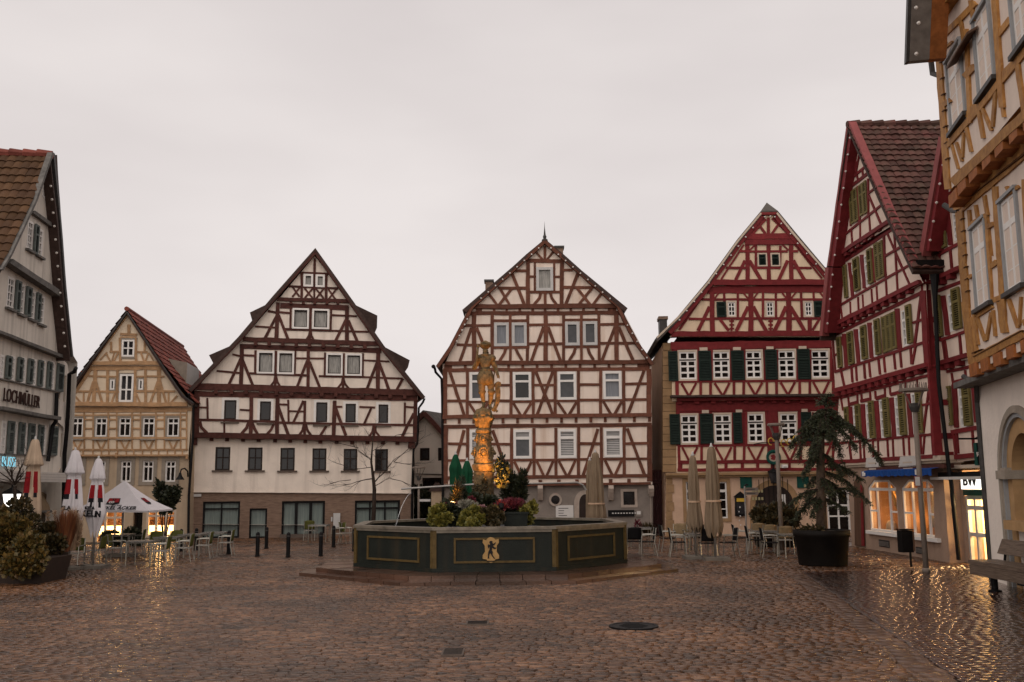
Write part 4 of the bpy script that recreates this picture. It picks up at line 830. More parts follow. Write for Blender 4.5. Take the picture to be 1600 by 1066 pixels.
for i, (x0, x1, yb0, yb1) in enumerate(row3): A(z2, (x0 + 10, -40 + i * 14, x1 + 8, -36 + i * 14, x1 - 2, yb1, x0, yb0), oc)
for i, (x0, x1) in enumerate(((45, 98), (165, 215), (275, 322), (382, 424), (478, 516), (578, 642))):
    hA.shutter(z2, (x0 + 6, -30 + i * 15 + (10 if i == 5 else 0), x1 + 4, -22 + i * 15 + (10 if i == 5 else 0), x1 - 4, 218 + i * 26, x0 - 4, 212 + i * 26), 'shutter_a', 'slat_a', oc, .06)
for i, (x0, x1) in enumerate(((8, 60), (130, 175), (240, 278), (345, 380), (436, 474))):
    A(z2, (x0 + 8, 648 + i * 12, x1 + 4, 652 + i * 12, x1 - 8, 992 + i * 4, x0 - 4, 990 + i * 4), od)
for i, (x0, x1) in enumerate(((65, 125), (180, 235), (282, 340), (385, 432), (508, 582))):
    hA.shutter(z2, (x0 + 4, 650 + i * 13, x1 + 2, 655 + i * 13, x1 - 8, 996 + i * 4, x0 - 6, 992 + i * 4), 'shutter_a', 'slat_a', od, .06)
for q in ((622, 150, 636, 150, 630, 430, 616, 430), (668, 175, 690, 180, 684, 460, 662, 455)): hA.win(z2, q, 'cream_trim', .04, 1, (.5,), 'glass', oc, .12, -.04)
for q in ((588, 770, 606, 772, 600, 1010, 580, 1005), (634, 780, 654, 782, 646, 1030, 626, 1025)): hA.win(z2, q, 'cream_trim', .04, 1, (.5,), 'glass', od, .12, -.04)
P = lambda o, z, pts: hA.poly(z, pts, o); pa = M['plaster_a']
ex = lambda pts, o: pts
def band(o, y0L, y0R, y1L, y1R, z, xl, xr): return P(o, z, [(xl, y0L), (xr, y0R), (xr - 5, y1R), (xl, y1L)])
# the gable, storey by storey (each steps out a little)
apx = F.loc(*z1(255, 60), oa); eL = F.loc(*z1(-250, 700), oc)
G = lambda o, pts: [F.loc(*z1(*p), o) for p in pts]
hA.wall([(G(oa, [(250, 70), (262, 420), (278, 770), (20, 605), (-20, 580)]), oa, pa), (G(ob_, [(-30, 585), (20, 590), (275, 745), (305, 1070), (-60, 930)]), ob_, pa),
         (P(oc, z2, [(-120, -320), (0, -270), (640, -10), (700, 60), (722, 180), (690, 745), (560, 625), (0, 530), (-120, 510)]), oc, pa),
         (P(od, z2, [(-120, 505), (0, 520), (690, 640), (680, 1060), (600, 1200), (-120, 1200)]), od, pa)])
T = MB(); ld = M['ledge_a']
beams(T, F, z1, [(148, 348, 258, 428, 16)], ld, .12, oa, .1); beams(T, F, z1, [(20, 588, 278, 758, 24)], ld, .22, oa, .2); beams(T, F, z1, [(-40, 930, 305, 1064, 14)], ld, .16, ob_, .2)
beams(T, F, z2, [(-60, 517, 558, 628, 34)], ld, .25, oc, .2); beams(T, F, z2, [(-60, 205, 615, 352, 12)], ld, .08, oc, .1); beams(T, F, z2, [(-20, 998, 560, 1015, 12)], ld, .08, od, .1); hA.part(T, 'ledge')
def fp(zf, x, y, o): u, z = F.loc(*zf(x, y), o); return F.w(u, z, o)
mb = MB(); mb.tube([fp(z2, 592, 360, oc + .1), fp(z2, 580, 660, oc + .1), fp(z2, 550, 700, od + .1), fp(z2, 500, 1070, od + .1)], .07, M['black_metal']); mb.tube([fp(z2, 790, 100, .9), fp(z2, 775, 140, .8), fp(z2, 722, 165, .5), fp(z2, 708, 560, .4), fp(z2, 695, 760, .35), fp(z2, 672, 1000, .3), fp(z2, 660, 1700, .25)], .07, M['black_metal']); hA.part(mb, 'downpipe')
# ground floor: pillars, white fascia and neon lettering
M['fascia'] = pm('white_fascia_board', (.52, .48, .44), .6, .06, 3)
for q, nm in (((0, 0), 'fascia'),):
    mb = MB(); a = F.loc(*Z(0, 0, 1)(-30, 757), .5); b = F.loc(*IDZ(101, 746), .5); zz = F.loc(*IDZ(50, 752), .5)[1]
    mb.fbox(F, a[0] - 2, b[0], zz - .02, zz + .3, -.1, .55, M['fascia'])
    for k in range(3): mb.fbox(F, a[0] - 2, b[0], zz + .05 + .09 * k, zz + .055 + .09 * k, .5, .556, M['ledge_a'])
    hA.part(mb, 'fascia'); ZF = zz
mb = MB(); mb.fbox(F, -3, F.len, 0, ZF + .1, -3.5, -3.3, M['shop_wall'])
for u in (F.len - .35, F.len - 4.2, F.len - 8): mb.fbox(F, u - .3, u + .3, 0, ZF - .02, -.6, -.05, pa)
hA.part(mb, 'arcade_wall')
M['neon'] = pm('neon_sign', (.3, .6, .7), .4, .05, 3, emit=(.16, .55, .72), estr=.75); M['brown_letters'] = pm('brown_sign_letters', (.035, .015, .012), .5, .2, 3)
a = F.loc(*z2(-60, 390), oc); b = F.loc(*z2(430, 478), oc)
b = F.loc(64.5, 630, oc + .06); a = F.loc(2.5, 617, oc + .06); put_text(hA.root, F, 'LOCHMÜLLER', (a[0] + b[0]) / 2, (a[1] + b[1]) / 2, oc + .06, .56, M['brown_letters'], .004, (b[0] - a[0]) / 3.86, 'shop_lettering', .015); put_text(hA.root, F, 'K.', a[0] - .55, a[1] + .02, oc + .06, .56, M['brown_letters'], .004, (b[0] - a[0]) / 3.86, 'shop_lettering', .015)
a = F.loc(*z3(0, 480), od); b = F.loc(*z3(330, 490), od)
t = put_text(hA.root, F, 'FISCH BUSSL', b[0] - 1.75, (a[1] + b[1]) / 2 + .05, od + .12, .46, M['neon'], -.012, .95, 'neon_lettering', .008)
# roof
O = G(.78, [(-330, 960), (-60, 760), (0, 622), (45, 545), (165, 285), (255, 42), (292, 400), (316, 725), (352, 1062)])
O[0] = F.loc(*z1(-260, 1000), .78); O[5] = (O[5][0], O[5][1] - .22)
hA.body([(O[0][0] + .6, 0), (O[0][0] + .6, O[0][1])] + [(u + (.45 if i < 4 else .1) - (.25 if i > 5 else 0), z - .35) for i, (u, z) in enumerate(O[1:-1], 1)] + [(F.len - .02, O[-1][1] + .2), (F.len - .02, 0)], 12, pa, -3.6 if False else .0)
hA.roof([(u, z - .08) for u, z in O], 12.2, M['roof_dark'], .75, .12)
W_ = lambda i, o, dz=.0: F.w(O[i][0], O[i][1] + dz, o)
for i, j in ((5, 4), (4, 3), (3, 2), (2, 1)): tile_slope(hA.root, W_(i, -12), W_(i, .78), W_(j, .78), W_(j, -12), M['tile_moss'], .26, .36, 'roof_tiles')
mb = MB(); n = 30
for k in range(n): a, b = W_(5, .8 - 12.8 * k / n, .03), W_(5, .8 - 12.8 * (k + 1.08) / n, .06); mb.tube([a, b], [.13, .16], M['tile_red'], 8)
hA.part(mb, 'ridge')
mb = MB()
beams(mb, F, z1, [([(2, 632), (48, 556), (168, 298), (252, 58)], 9)], ld, .05, .80, .1)
beams(mb, F, z1, [([(262, 70), (284, 405), (306, 730), (340, 1058)], 18)], M['roof_dark'], .05, .66, .25); beams(mb, F, z1, [([(258, 62), (291, 402), (315, 726), (349, 1058)], 7)], M['lead'], .05, .72, .5); hA.part(mb, 'verge_board')
bulbs(hA.root, F, z1, lerp_pts((246, 190), (320, 1040), 13), .75, M['bulb'])
t = thing('awning', F.w(F.len - 1.2, ZF - .3, .3), 'folded beige awning under the white fascia of the grey corner house', 'awning'); mb = MB()
V = []
for k in range(9):
    f = k / 8; V += [F.w(F.len - 2.6, ZF - .15 - .9 * f * f, -1.9 + 1.5 * math.sin(f * 1.4)), F.w(F.len + .1, ZF - .15 - .9 * f * f, -1.9 + 1.5 * math.sin(f * 1.4))]
M['awning_beige'] = pm('beige_awning_cloth', (.24, .165, .10), .9, .15, 4)
mb.add(V, [(2 * k, 2 * k + 1, 2 * k + 3, 2 * k + 2) for k in range(8)], M['awning_beige']); mb.build('cloth', t, True)
mb = MB(); mb.tube([F.w(F.len - 2.6, ZF - 1.05, -.42), F.w(F.len + .1, ZF - 1.05, -.42)], .05, M['ledge_a']); mb.build('front_bar', t)

# ============================================================ tall crimson gable house on the right, with shop
M['plaster_f'] = pm('pale_rose_plaster', (.69, .55, .455), .85, .08, 1.4, bump=.2, bscale=14, streak=.25, streak_col=(.43, .31, .25))
M['shutter_olive'] = pm('olive_shutter', (.150, .118, .042), .6, .2, 5); M['slat_olive'] = pm('dark_olive_slat', (.030, .024, .010), .65, .2, 5)
M['tile_old'] = pm('old_brown_red_tile', (.105, .040, .034), .72, .4, 1.5, bump=.3, bscale=16, island=.38, col2=(.075, .050, .036))
M['verge_rose'] = pm('rose_painted_board', (.24, .065, .062), .6, .15, 4)
M['timber_f'] = pm('dark_crimson_timber', (.150, .018, .020), .62, .22, 5, bump=.12, bscale=24, island=.16)
g0, g1 = ground(1329, 853), ground(1484, 879.5)
dv = (g1 - g0).normalized(); F = Fac(g0 - dv * 1.6, g1)
hF = House('half_timbered_house', F, 'tall crimson timbered gable house with olive shutters, blue awning and two lit shop windows')
za = Z(1270, 180, 4.443); zb = Z(1270, 440, 3.555); zc = Z(1300, 660, 3.807); zd = Z(1290, 340, 5.33); ze = Z(1290, 520, 4.845)
T = hF.fr; tm = M['timber_f']; oa, ob_, oc, od = .45, .33, .21, .09
SH = lambda z, q, f, d=.06: hF.shutter(z, q, 'shutter_olive', 'slat_olive', f, d)
def W(z, q, o): return hF.win(z, q, 'white', .06, 2, ((.28, .08), .52, .76), 'glass', o, .05, .015, bar=.05)
# attic: closed pair
for q in ((263, 540, 290, 517, 290, 748, 270, 765), (291, 516, 318, 493, 320, 735, 292, 748), (329, 487, 355, 466, 357, 692, 331, 708), (356, 465, 382, 446, 385, 678, 358, 692)): SH(za, q, oa, d=.04)
# second storey (zd)
for q in ((158, 402, 180, 388, 194, 660, 170, 676), (240, 345, 284, 322, 297, 600, 252, 618), (355, 272, 392, 250, 407, 540, 372, 558)): SH(zd, q, ob_)
for q in ((412, 222, 450, 202, 458, 508, 428, 528), (451, 202, 486, 184, 496, 490, 459, 508)): SH(zd, q, ob_, d=.04)
for q in ((212, 395, 240, 380, 262, 625, 232, 645), (322, 322, 356, 302, 376, 560, 336, 585)): W(zd, q, ob_)
# first storey (zd lower, zb)
for q in ((140, 312, 162, 303, 170, 472, 150, 483), (200, 283, 228, 272, 235, 455, 207, 466), (274, 250, 302, 237, 310, 425, 283, 436), (350, 212, 377, 202, 385, 400, 360, 411), (523, 135, 552, 121, 562, 338, 538, 349)): SH(zb, q, oc)
for q in ((387, 200, 411, 188, 420, 390, 400, 398), (412, 187, 436, 176, 446, 380, 421, 390), (438, 174, 463, 163, 474, 368, 448, 379)): SH(zb, q, oc, d=.04)
for q in ((186, 303, 205, 293, 212, 462, 193, 472), (255, 272, 278, 260, 284, 440, 265, 450), (330, 244, 352, 234, 360, 412, 338, 422), (492, 165, 525, 150, 536, 352, 505, 365)): W(zb, q, oc)
# ground-near storey (ze)
for q in ((150, 565, 176, 556, 190, 690, 165, 760), (233, 545, 268, 536, 280, 782, 250, 790), (336, 520, 374, 510, 384, 795, 352, 802), (444, 496, 486, 486, 500, 786, 460, 794), (562, 466, 604, 458, 624, 770, 580, 780), (695, 450, 735, 440, 746, 755, 710, 765)): SH(ze, q, od)
for q in ((205, 558, 236, 548, 250, 790, 222, 800), (305, 535, 340, 526, 352, 805, 318, 812), (408, 510, 446, 500, 462, 795, 424, 802), (522, 486, 564, 474, 580, 782, 540, 790), (648, 462, 697, 450, 712, 765, 668, 772)): W(ze, q, od)
beams(T, F, za, [(262, 300, 304, 388, 9), (330, 258, 306, 388, 8), (293, 170, 304, 388, 8), (303, 385, 318, 455, 9), (222, 484, 375, 350, 15), (215, 538, 398, 393, 19), (235, 490, 238, 525, 8), (275, 455, 278, 490, 8), (348, 368, 352, 420, 9), (200, 705, 262, 658, 13), (385, 548, 442, 500, 13), (180, 866, 490, 616, 14), (252, 690, 236, 800, 8), (322, 490, 324, 740, 22),
    (393, 556, 478, 760, 11), (332, 735, 333, 862, 8), (270, 790, 279, 905, 9), (393, 690, 402, 805, 9), (226, 830, 212, 960, 8), (258, 525, 266, 770, 9), (388, 440, 390, 690, 9)], tm, off=oa)
beams(T, F, za, [(160, 990, 550, 730, 24)], tm, .1, oa, .3)
beams(T, F, zd, [(85, 415, 585, 78, 24), (120, 400, 128, 548, 8), (65, 605, 160, 548, 14), (132, 560, 82, 800, 9), (205, 375, 230, 660, 22), (305, 310, 330, 590, 26), (398, 255, 415, 540, 14), (490, 150, 505, 500, 14), (500, 322, 650, 232, 18), (520, 135, 705, 560, 12), (575, 95, 605, 610, 10), (45, 775, 715, 388, 18),
    (130, 740, 145, 855, 8), (208, 700, 212, 820, 8), (275, 660, 280, 785, 8), (312, 640, 318, 760, 8), (386, 595, 394, 722, 8), (428, 570, 436, 702, 8), (508, 520, 515, 660, 9), (585, 300, 640, 420, 10), (100, 560, 108, 740, 6)], tm, off=ob_)
beams(T, F, zd, [(35, 918, 800, 532, 32)], tm, .1, ob_, .3)
joists(T, F, za, [(180, 1015), (220, 985), (262, 960), (305, 930), (347, 900), (395, 865), (443, 830), (495, 790), (550, 745)], 20, 34, tm, .2, ob_)
joists(T, F, zd, [(88, 935), (130, 910), (182, 888), (236, 862), (290, 832), (342, 805), (400, 778), (458, 750), (520, 718), (588, 688), (655, 652), (727, 612)], 26, 44, tm, .2, oc)
beams(T, F, zd, [(60, 985, 815, 622, 28), (130, 990, 150, 1066, 14)], tm, .03, oc)
beams(T, F, zb, [(112, 315, 128, 500, 9), (118, 415, 140, 400, 9), (176, 290, 192, 480, 20), (243, 265, 258, 452, 20), (318, 228, 332, 425, 20), (386, 195, 396, 400, 8), (470, 150, 484, 375, 26), (605, 78, 568, 360, 12), (560, 230, 625, 207, 14), (124, 503, 640, 332, 15), (145, 430, 178, 580, 9),
    (163, 500, 178, 580, 8), (218, 480, 224, 560, 9), (243, 472, 248, 552, 9), (288, 458, 294, 540, 9), (315, 448, 322, 532, 9), (368, 432, 376, 516, 9), (397, 420, 405, 505, 9), (454, 402, 462, 488, 9), (488, 390, 496, 478, 9), (546, 370, 552, 460, 9), (575, 360, 556, 460, 9), (614, 50, 640, 485, 28)], tm, off=oc)
beams(T, F, zb, [(128, 606, 645, 462, 24)], tm, .1, oc, .3)
joists(T, F, ze, [(118, 458), (170, 445), (215, 435), (265, 418), (318, 405), (370, 392), (424, 378), (480, 362), (538, 348), (598, 330), (660, 310), (728, 290)], 28, 50, tm, .2, od)
beams(T, F, ze, [(110, 492, 800, 318, 22), (180, 545, 245, 528, 24), (270, 520, 345, 502, 24), (385, 498, 455, 478, 26), (495, 470, 580, 448, 26), (175, 490, 180, 560, 9), (245, 470, 248, 540, 9), (275, 465, 280, 520, 9), (340, 448, 345, 510, 9), (380, 440, 384, 500, 9), (452, 420, 456, 485, 9), (490, 410, 495, 470, 9), (570, 390, 572, 460, 9), (610, 380, 612, 450, 9), (695, 350, 697, 440, 10),
    (192, 560, 205, 810, 24), (285, 540, 300, 805, 28), (390, 515, 410, 800, 28), (505, 490, 525, 790, 30), (628, 460, 655, 775, 30), (120, 500, 135, 590, 9), (800, 320, 745, 760, 12), (738, 548, 815, 532, 18), (100, 838, 824, 768, 18), (182, 830, 198, 965, 12), (265, 825, 270, 955, 10), (292, 820, 298, 950, 9), (362, 815, 366, 945, 9), (400, 812, 405, 945, 9), (472, 805, 478, 940, 9), (513, 805, 518, 940, 9), (592, 795, 600, 930, 9), (634, 790, 640, 928, 9), (722, 780, 728, 920, 10), (754, 780, 742, 920, 9), (798, 300, 830, 940, 32)], tm, off=od)
beams(T, F, ze, [(-40, 985, 828, 938, 30)], tm, .08, od, .2)
hF.part(T, 'timber_frame')
P = lambda o, z, pts: hF.poly(z, pts, o); pf = M['plaster_f']
hF.wall([(P(oa, za, [(262, 60), (560, 760), (150, 1010)]), oa, pf), (P(ob_, zd, [(75, 430), (590, 70), (815, 545), (25, 935)]), ob_, pf), (P(oc, zb, [(98, 270), (628, -10), (650, 475), (128, 620)]), oc, pf), (P(od, ze, [(105, 470), (815, 290), (850, 965), (60, 1010)]), od, pf)])
M['pampas'] = pm('dried_pampas', (.50, .30, .10), .9, .2, 5); M['lampglow'] = pm('glowing_lamp', (.8, .6, .3), .5, .02, 3, emit=(1, .62, .25), estr=9); M['linen'] = pm('pale_linen', (.45, .34, .22), .9, .15, 4); M['orange'] = pm('orange_glaze', (.45, .10, .02), .4, .1, 4)
# return strip at the corner towards the next house
cu = F.loc(*ze(838, 600), od)[0]
# shop floor
M['plaster_shop'] = pm('rose_brown_stucco', (.33, .225, .165), .88, .12, 2, bump=.3, bscale=18, streak=.25)
hsh = [(228, 640, 228, 400, 250, 342, 355, 336, 381, 390, 395, 652), (430, 672, 430, 424, 465, 345, 585, 345, 624, 424, 637, 692)]
ends = []
for q in hsh:
    Pp = hF.poly(zc, [(q[i], q[i + 1]) for i in range(0, 12, 2)], 0); us = [p[0] for p in Pp]; zs_ = [p[1] for p in Pp]
    u0, u1 = min(us), max(us); a = (Pp[0][1] + Pp[5][1]) / 2; b = (Pp[2][1] + Pp[3][1]) / 2; m = (Pp[1][1] + Pp[4][1]) / 2 + .1
    ends.append((u0, u1, a, b, m))
ab = [sum(e[i] for e in ends) / 2 for i in (2, 3, 4)]
ctop = F.loc(*zc(400, 236), 0)[1]
mb = MB(); sm = M['plaster_shop']; uL, uR = F.loc(*zc(104, 500), 0)[0], F.len
e1, e2 = ends
def hole_poly(e): return [(e[0], ab[0]), (e[1], ab[0]), (e[1], ab[2]), (e[1] - .22 * (e[1] - e[0]), ab[1]), (e[0] + .22 * (e[1] - e[0]), ab[1]), (e[0], ab[2])]
vs = []; ed = []
for Pg in ([(uL, -.05), (uR, -.05), (uR, ctop), (uL, ctop)], hole_poly(e1), hole_poly(e2)):
    k = len(vs); n = len(Pg); vs += [Vector(p) for p in Pg]; ed += [(k + i, k + (i + 1) % n) for i in range(n)]
r = delaunay_2d_cdt(vs, ed, [], 1, 1e-5); V2, F2_ = r[0], r[2]; fs = []
for f in F2_:
    c = sum((V2[i] for i in f), Vector((0, 0))) / len(f)
    if inside(c, hole_poly(e1)) or inside(c, hole_poly(e2)): continue
    fs.append(tuple(f))
mb.add([F.w(v.x, v.y, 0) for v in V2], fs, sm)
for e in ends:
    H_ = hole_poly(e)
    for i in range(6):
        p, q = H_[i], H_[(i + 1) % 6]; mb.add([F.w(*p, 0), F.w(*q, 0), F.w(*q, -.25), F.w(*p, -.25)], [(0, 1, 2, 3)], sm)
hF.part(mb, 'ground_floor_wall')
mb = MB(); mb.hexa([F.w(uR - .9, -.05, .02), F.w(uR + .06, -.05, .02), F.w(uR + .06, -.05, -.55), F.w(uR - .9, -.05, -.5), F.w(uR - .62, ctop, .012), F.w(uR + .02, ctop, .012), F.w(uR + .02, ctop, -.55), F.w(uR - .62, ctop, -.5)], sm); hF.part(mb, 'corner_pier')
mb = MB(); mb.fbox(F, uL - .1, uR + .25, ctop - .02, ctop + .12, -.55, .16, M['cream_trim']); mb.fbox(F, uL - .08, uR + .2, ctop - .1, ctop - .02, -.55, .09, M['cream_trim']); hF.part(mb, 'cornice')
for e in ends:
    H_ = hole_poly(e); mb = MB(); wm = M['white']; t_ = .07
    for i in range(6):
        p, q = Vector(H_[i]), Vector(H_[(i + 1) % 6]); d_ = (q - p).normalized(); nn = Vector((-d_.y, d_.x)) * t_
        mb.hexa([F.w(*p, -.10), F.w(*q, -.10), F.w(*(q + nn), -.10), F.w(*(p + nn), -.10), F.w(*p, -.02 - .003 * i), F.w(*q, -.02 - .003 * i), F.w(*(q + nn), -.02 - .003 * i), F.w(*(p + nn), -.02 - .003 * i)], wm)
    zt = ab[2] - .05; mb.fbox(F, e[0] + .05, e[1] - .05, zt - .05, zt + .05, -.10, -.03, wm)
    for f in (.28, .72): u = e[0] + (e[1] - e[0]) * f; mb.fbox(F, u - .035, u + .035, ab[0] + .05, ab[1] - .05 if .2 < f < .8 else zt, -.10, -.034, wm)
    zm_ = ab[0] + (zt - ab[0]) * .48
    mb.fbox(F, e[0] + .05, e[0] + (e[1] - e[0]) * .28, zm_ - .03, zm_ + .03, -.10, -.04, wm); mb.fbox(F, e[0] + (e[1] - e[0]) * .72, e[1] - .05, zm_ - .03, zm_ + .03, -.10, -.04, wm)
    w = hF.part(mb, 'shop_window'); g = MB(); g.prism(F, H_, -.11, -.105, M['clear']); hF.part(g, 'pane', w)
    g = MB(); g.fbox(F, e[0] - .1, e[1] + .1, ab[0] - .12, ab[0] - .002, -.1, .14, wm); hF.part(g, 'sill', w)
    # display
    g = MB(); g.fbox(F, e[0] - .3, e[1] + .3, ab[0] - .1, ab[1] + .3, -2.3, -2.2, M['shop_wall']); g.fbox(F, e[0] - .35, e[0] - .3, ab[0] - .1, ab[1] + .3, -2.2, -.26, M['shop_wall']); g.fbox(F, e[1] + .3, e[1] + .35, ab[0] - .1, ab[1] + .3, -2.2, -.26, M['shop_wall'])
    g.fbox(F, e[0] - .3, e[1] + .3, ab[0] - .15, ab[0] - .1, -2.2, -.26, M['shop_wood']); g.fbox(F, e[0] - .3, e[1] + .3, ab[1] + .3, ab[1] + .35, -2.2, -.26, M['shop_wall']); [g.fbox(F, e[0] - .3, e[1] + .3, zz9, zz9 + .04, -2.2, -1.85, M['shop_wood']) for zz9 in (ab[0] + .5, ab[0] + 1.0, ab[0] + 1.5)]; [g.fbox(F, e[0] - .25 + .19 * k9, e[0] - .25 + .19 * k9 + random.uniform(.07, .15), zz9 + .042, zz9 + .042 + random.uniform(.1, .34), -2.15, -1.9, M[random.choice(['shop_wood', 'linen', 'orange', 'sign_green', 'paper', 'darkwood'])]) for zz9 in (ab[0] + .5, ab[0] + 1.0, ab[0] + 1.5) for k9 in range(9)]; hF.part(g, 'shop_room')
    l = bpy.data.lights.new('shop_lamp', 'POINT'); l.energy = 60; l.color = (1, .58, .24); l.shadow_soft_size = .12; lo = bpy.data.objects.new('shop_lamp', l); COL.objects.link(lo); lo.parent = hF.root; lo.location = F.w((e[0] + e[1]) / 2, ab[1] + .1, -.8) - hF.root.location
    l = bpy.data.lights.new('shop_lamp', 'POINT'); l.energy = 22; l.color = (1, .58, .24); l.shadow_soft_size = .1; lo = bpy.data.objects.new('shop_lamp', l); COL.objects.link(lo); lo.parent = hF.root; lo.location = F.w(e[0] + .3, ab[0] + .5, -.6) - hF.root.location
e = ends[0]; p0 = F.w(e[0] + (e[1] - e[0]) * .55, ab[0], -.7); t = thing('pampas_vase', p0, 'vase of dried pampas plumes in the left lit shop window', 'vase'); mb = MB(); mb.lathe(tuple(p0), [(.08, 0), (.16, .12), (.14, .3), (.07, .42)], M['linen'], 12); mb.build('vase', t, True)
mb = MB()
for k in range(9):
    a = k * .7; tp = p0 + Vector((.35 * math.cos(a), .45 * math.sin(a), 1.2 + .2 * math.sin(k * 2.1))); mb.tube([p0 + Vector((0, 0, .35)), p0.lerp(tp, .6), tp, tp + (tp - p0) * .22], [.012, .02, .085, .01], M['pampas'], 6)
mb.build('plume', t)
e = ends[1]; p0 = F.w(e[0] + (e[1] - e[0]) * .30, ab[0], -.8); t = thing('dress_stand', p0, 'pale linen dress on a stand in the right lit shop window', 'mannequin'); mb = MB(); mb.lathe(tuple(p0), [(.30, .25), (.24, .6), (.15, 1.0), (.2, 1.25), (.19, 1.42), (.06, 1.5), (.05, 1.62)], M['linen'], 14); mb.build('dress', t, True); mb = MB(); mb.tube([p0, p0 + Vector((0, 0, .4))], .02, M['grey_metal']); mb.build('stand', t)
for i, (ei, f, zz, lab) in enumerate(((1, .5, 1.45, 'round glowing globe lamp hanging in the right shop window'), (0, .45, 1.85, 'small glowing ceiling spot in the left shop window'))):
    e = ends[ei]; p = F.w(e[0] + (e[1] - e[0]) * f, ab[0] + zz, -.6); t = thing('shop_pendant', p, lab, 'lamp'); mb = MB(); r_ = .1 if i == 0 else .05; mb.lathe(tuple(p), [(.01, -r_), (r_ * .8, -r_ * .6), (r_, 0), (r_ * .8, r_ * .6), (.01, r_)], M['lampglow'], 12); mb.build('globe', t, True); mb = MB(); mb.tube([p + Vector((0, 0, r_)), F.w(e[0] + (e[1] - e[0]) * f, ab[1] + .3, -.6)], .012, M['black_metal']); mb.build('cable', t)
for ei, f, hh, mt, lab in ((0, .85, .55, 'orange', 'tall orange jar beside the pampas vase'), (1, .62, .5, 'orange', 'orange pumpkin-like pot on the right shop window floor'), (1, .82, .8, 'shop_wood', 'dark wooden bottle rack in the right shop window'), (0, .22, .45, 'linen', 'pale small cushion in the left shop window')):
    e = ends[ei]; p = F.w(e[0] + (e[1] - e[0]) * f, ab[0] - .1, -.55); mb = MB(); mb.lathe(tuple(p), [(.12, 0), (.2, hh * .3), (.18, hh * .7), (.09, hh)], M[mt], 12); o = mb.build('shop_ornament', None, True, loc=p); tag(o, lab, 'ornament')
# awning, signs, vents, panel
M['blue'] = pm('royal_blue_awning', (.010, .050, .20), .8, .15, 4)
u0, u1, a, b = quad_rect(F, zc, (172, 284, 592, 320), .5); u0, u1 = F.loc(*zc(175, 300), .55)[0], F.loc(*zc(592, 300), .55)[0]
t = thing('awning', F.w((u0 + u1) / 2, ctop - .4, .3), 'rolled royal blue awning over the two lit shop windows', 'awning')
mb = MB(); zt_, zb_ = F.loc(*zc(400, 284), .55)[1], F.loc(*zc(400, 319), .55)[1]
mb.add([F.w(u0, zt_ + .08, .06), F.w(u1, zt_ + .08, .06), F.w(u1, zt_, .55), F.w(u0, zt_, .55)], [(0, 1, 2, 3)], M['blue'])
n = 40; V = []
for k in range(n + 1):
    u = u0 + (u1 - u0) * k / n; V += [F.w(u, zt_, .55 + .012 * (k % 2)), F.w(u, zb_ + .02 * math.sin(k * 1.7), .555 + .03 * (k % 2))]
mb.add(V, [(2 * k, 2 * k + 1, 2 * k + 3, 2 * k + 2) for k in range(n)], M['blue']); mb.build('cloth', t)
mb = MB(); mb.fbox(F, u0 - .05, u1 + .3, zt_ + .02, zt_ + .14, .0, .3, M['timber_c']); mb.build('cassette', t)
for f in (.06, .84): put_text(t, F, 'blu', u0 + (u1 - u0) * f, (zt_ + zb_) / 2, .60, .2, M['white'], .01)
for i, q in enumerate(((195, 268, 208, 212, 270, 212, 280, 265), (395, 262, 405, 205, 490, 200, 507, 262))):
    Pg = hF.poly(zc, [(q[k], q[k + 1]) for k in range(0, 8, 2)], .3); cu_ = sum(p[0] for p in Pg) / 4; bz = min(p[1] for p in Pg); tz = max(p[1] for p in Pg); wd_ = (max(p[0] for p in Pg) - min(p[0] for p in Pg)) / 2
    mb = MB(); mb.prism(F, [(cu_ - wd_, bz), (cu_ + wd_, bz), (cu_ + wd_ * .75, tz), (cu_ - wd_ * .75, tz)], .24, .3, M['fascia'])
    for k in range(2): mb.fbox(F, cu_ - wd_ * .5, cu_ + wd_ * .5, tz - .22 - .2 * k, tz - .17 - .2 * k, .3, .305, M['cream_trim'])
    o = mb.build('sign_board', None, loc=F.w(cu_, bz, .27)); tag(o, ('white trapezoid sign board behind the drooping spruce branch', 'white trapezoid sign board beside the lamp post above the blue awning')[i], 'sign')
for q in ((283, 700, 343, 742), (503, 742, 545, 782)):
    mb = MB(); u0, u1, a, b = quad_rect(F, zc, q, 0); mb.fbox(F, u0, u1, a, b, -.02, .025, M['lead'])
    for k in range(4): mb.fbox(F, u0 + .03, u1 - .03, a + .04 + (b - a - .08) * k / 4, a + .04 + (b - a - .08) * (k + .5) / 4, .025, .045, M['grey_metal'])
    hF.part(mb, 'vent')
M['door_brown'] = pm('brown_arched_panel', (.10, .055, .035), .65, .25, 4, stretch=(1, 1, .2))
mb = MB(); mb.prism(F, hF.poly(zc, [(137, 733), (131, 360), (152, 322), (182, 392), (192, 735)], .05), -.05, .06, M['door_brown']); mb.prism(F, hF.poly(zc, [(183, 735), (175, 372), (182, 385), (196, 735)], .05), .06, .10, M['timber_f']); hF.part(mb, 'door')
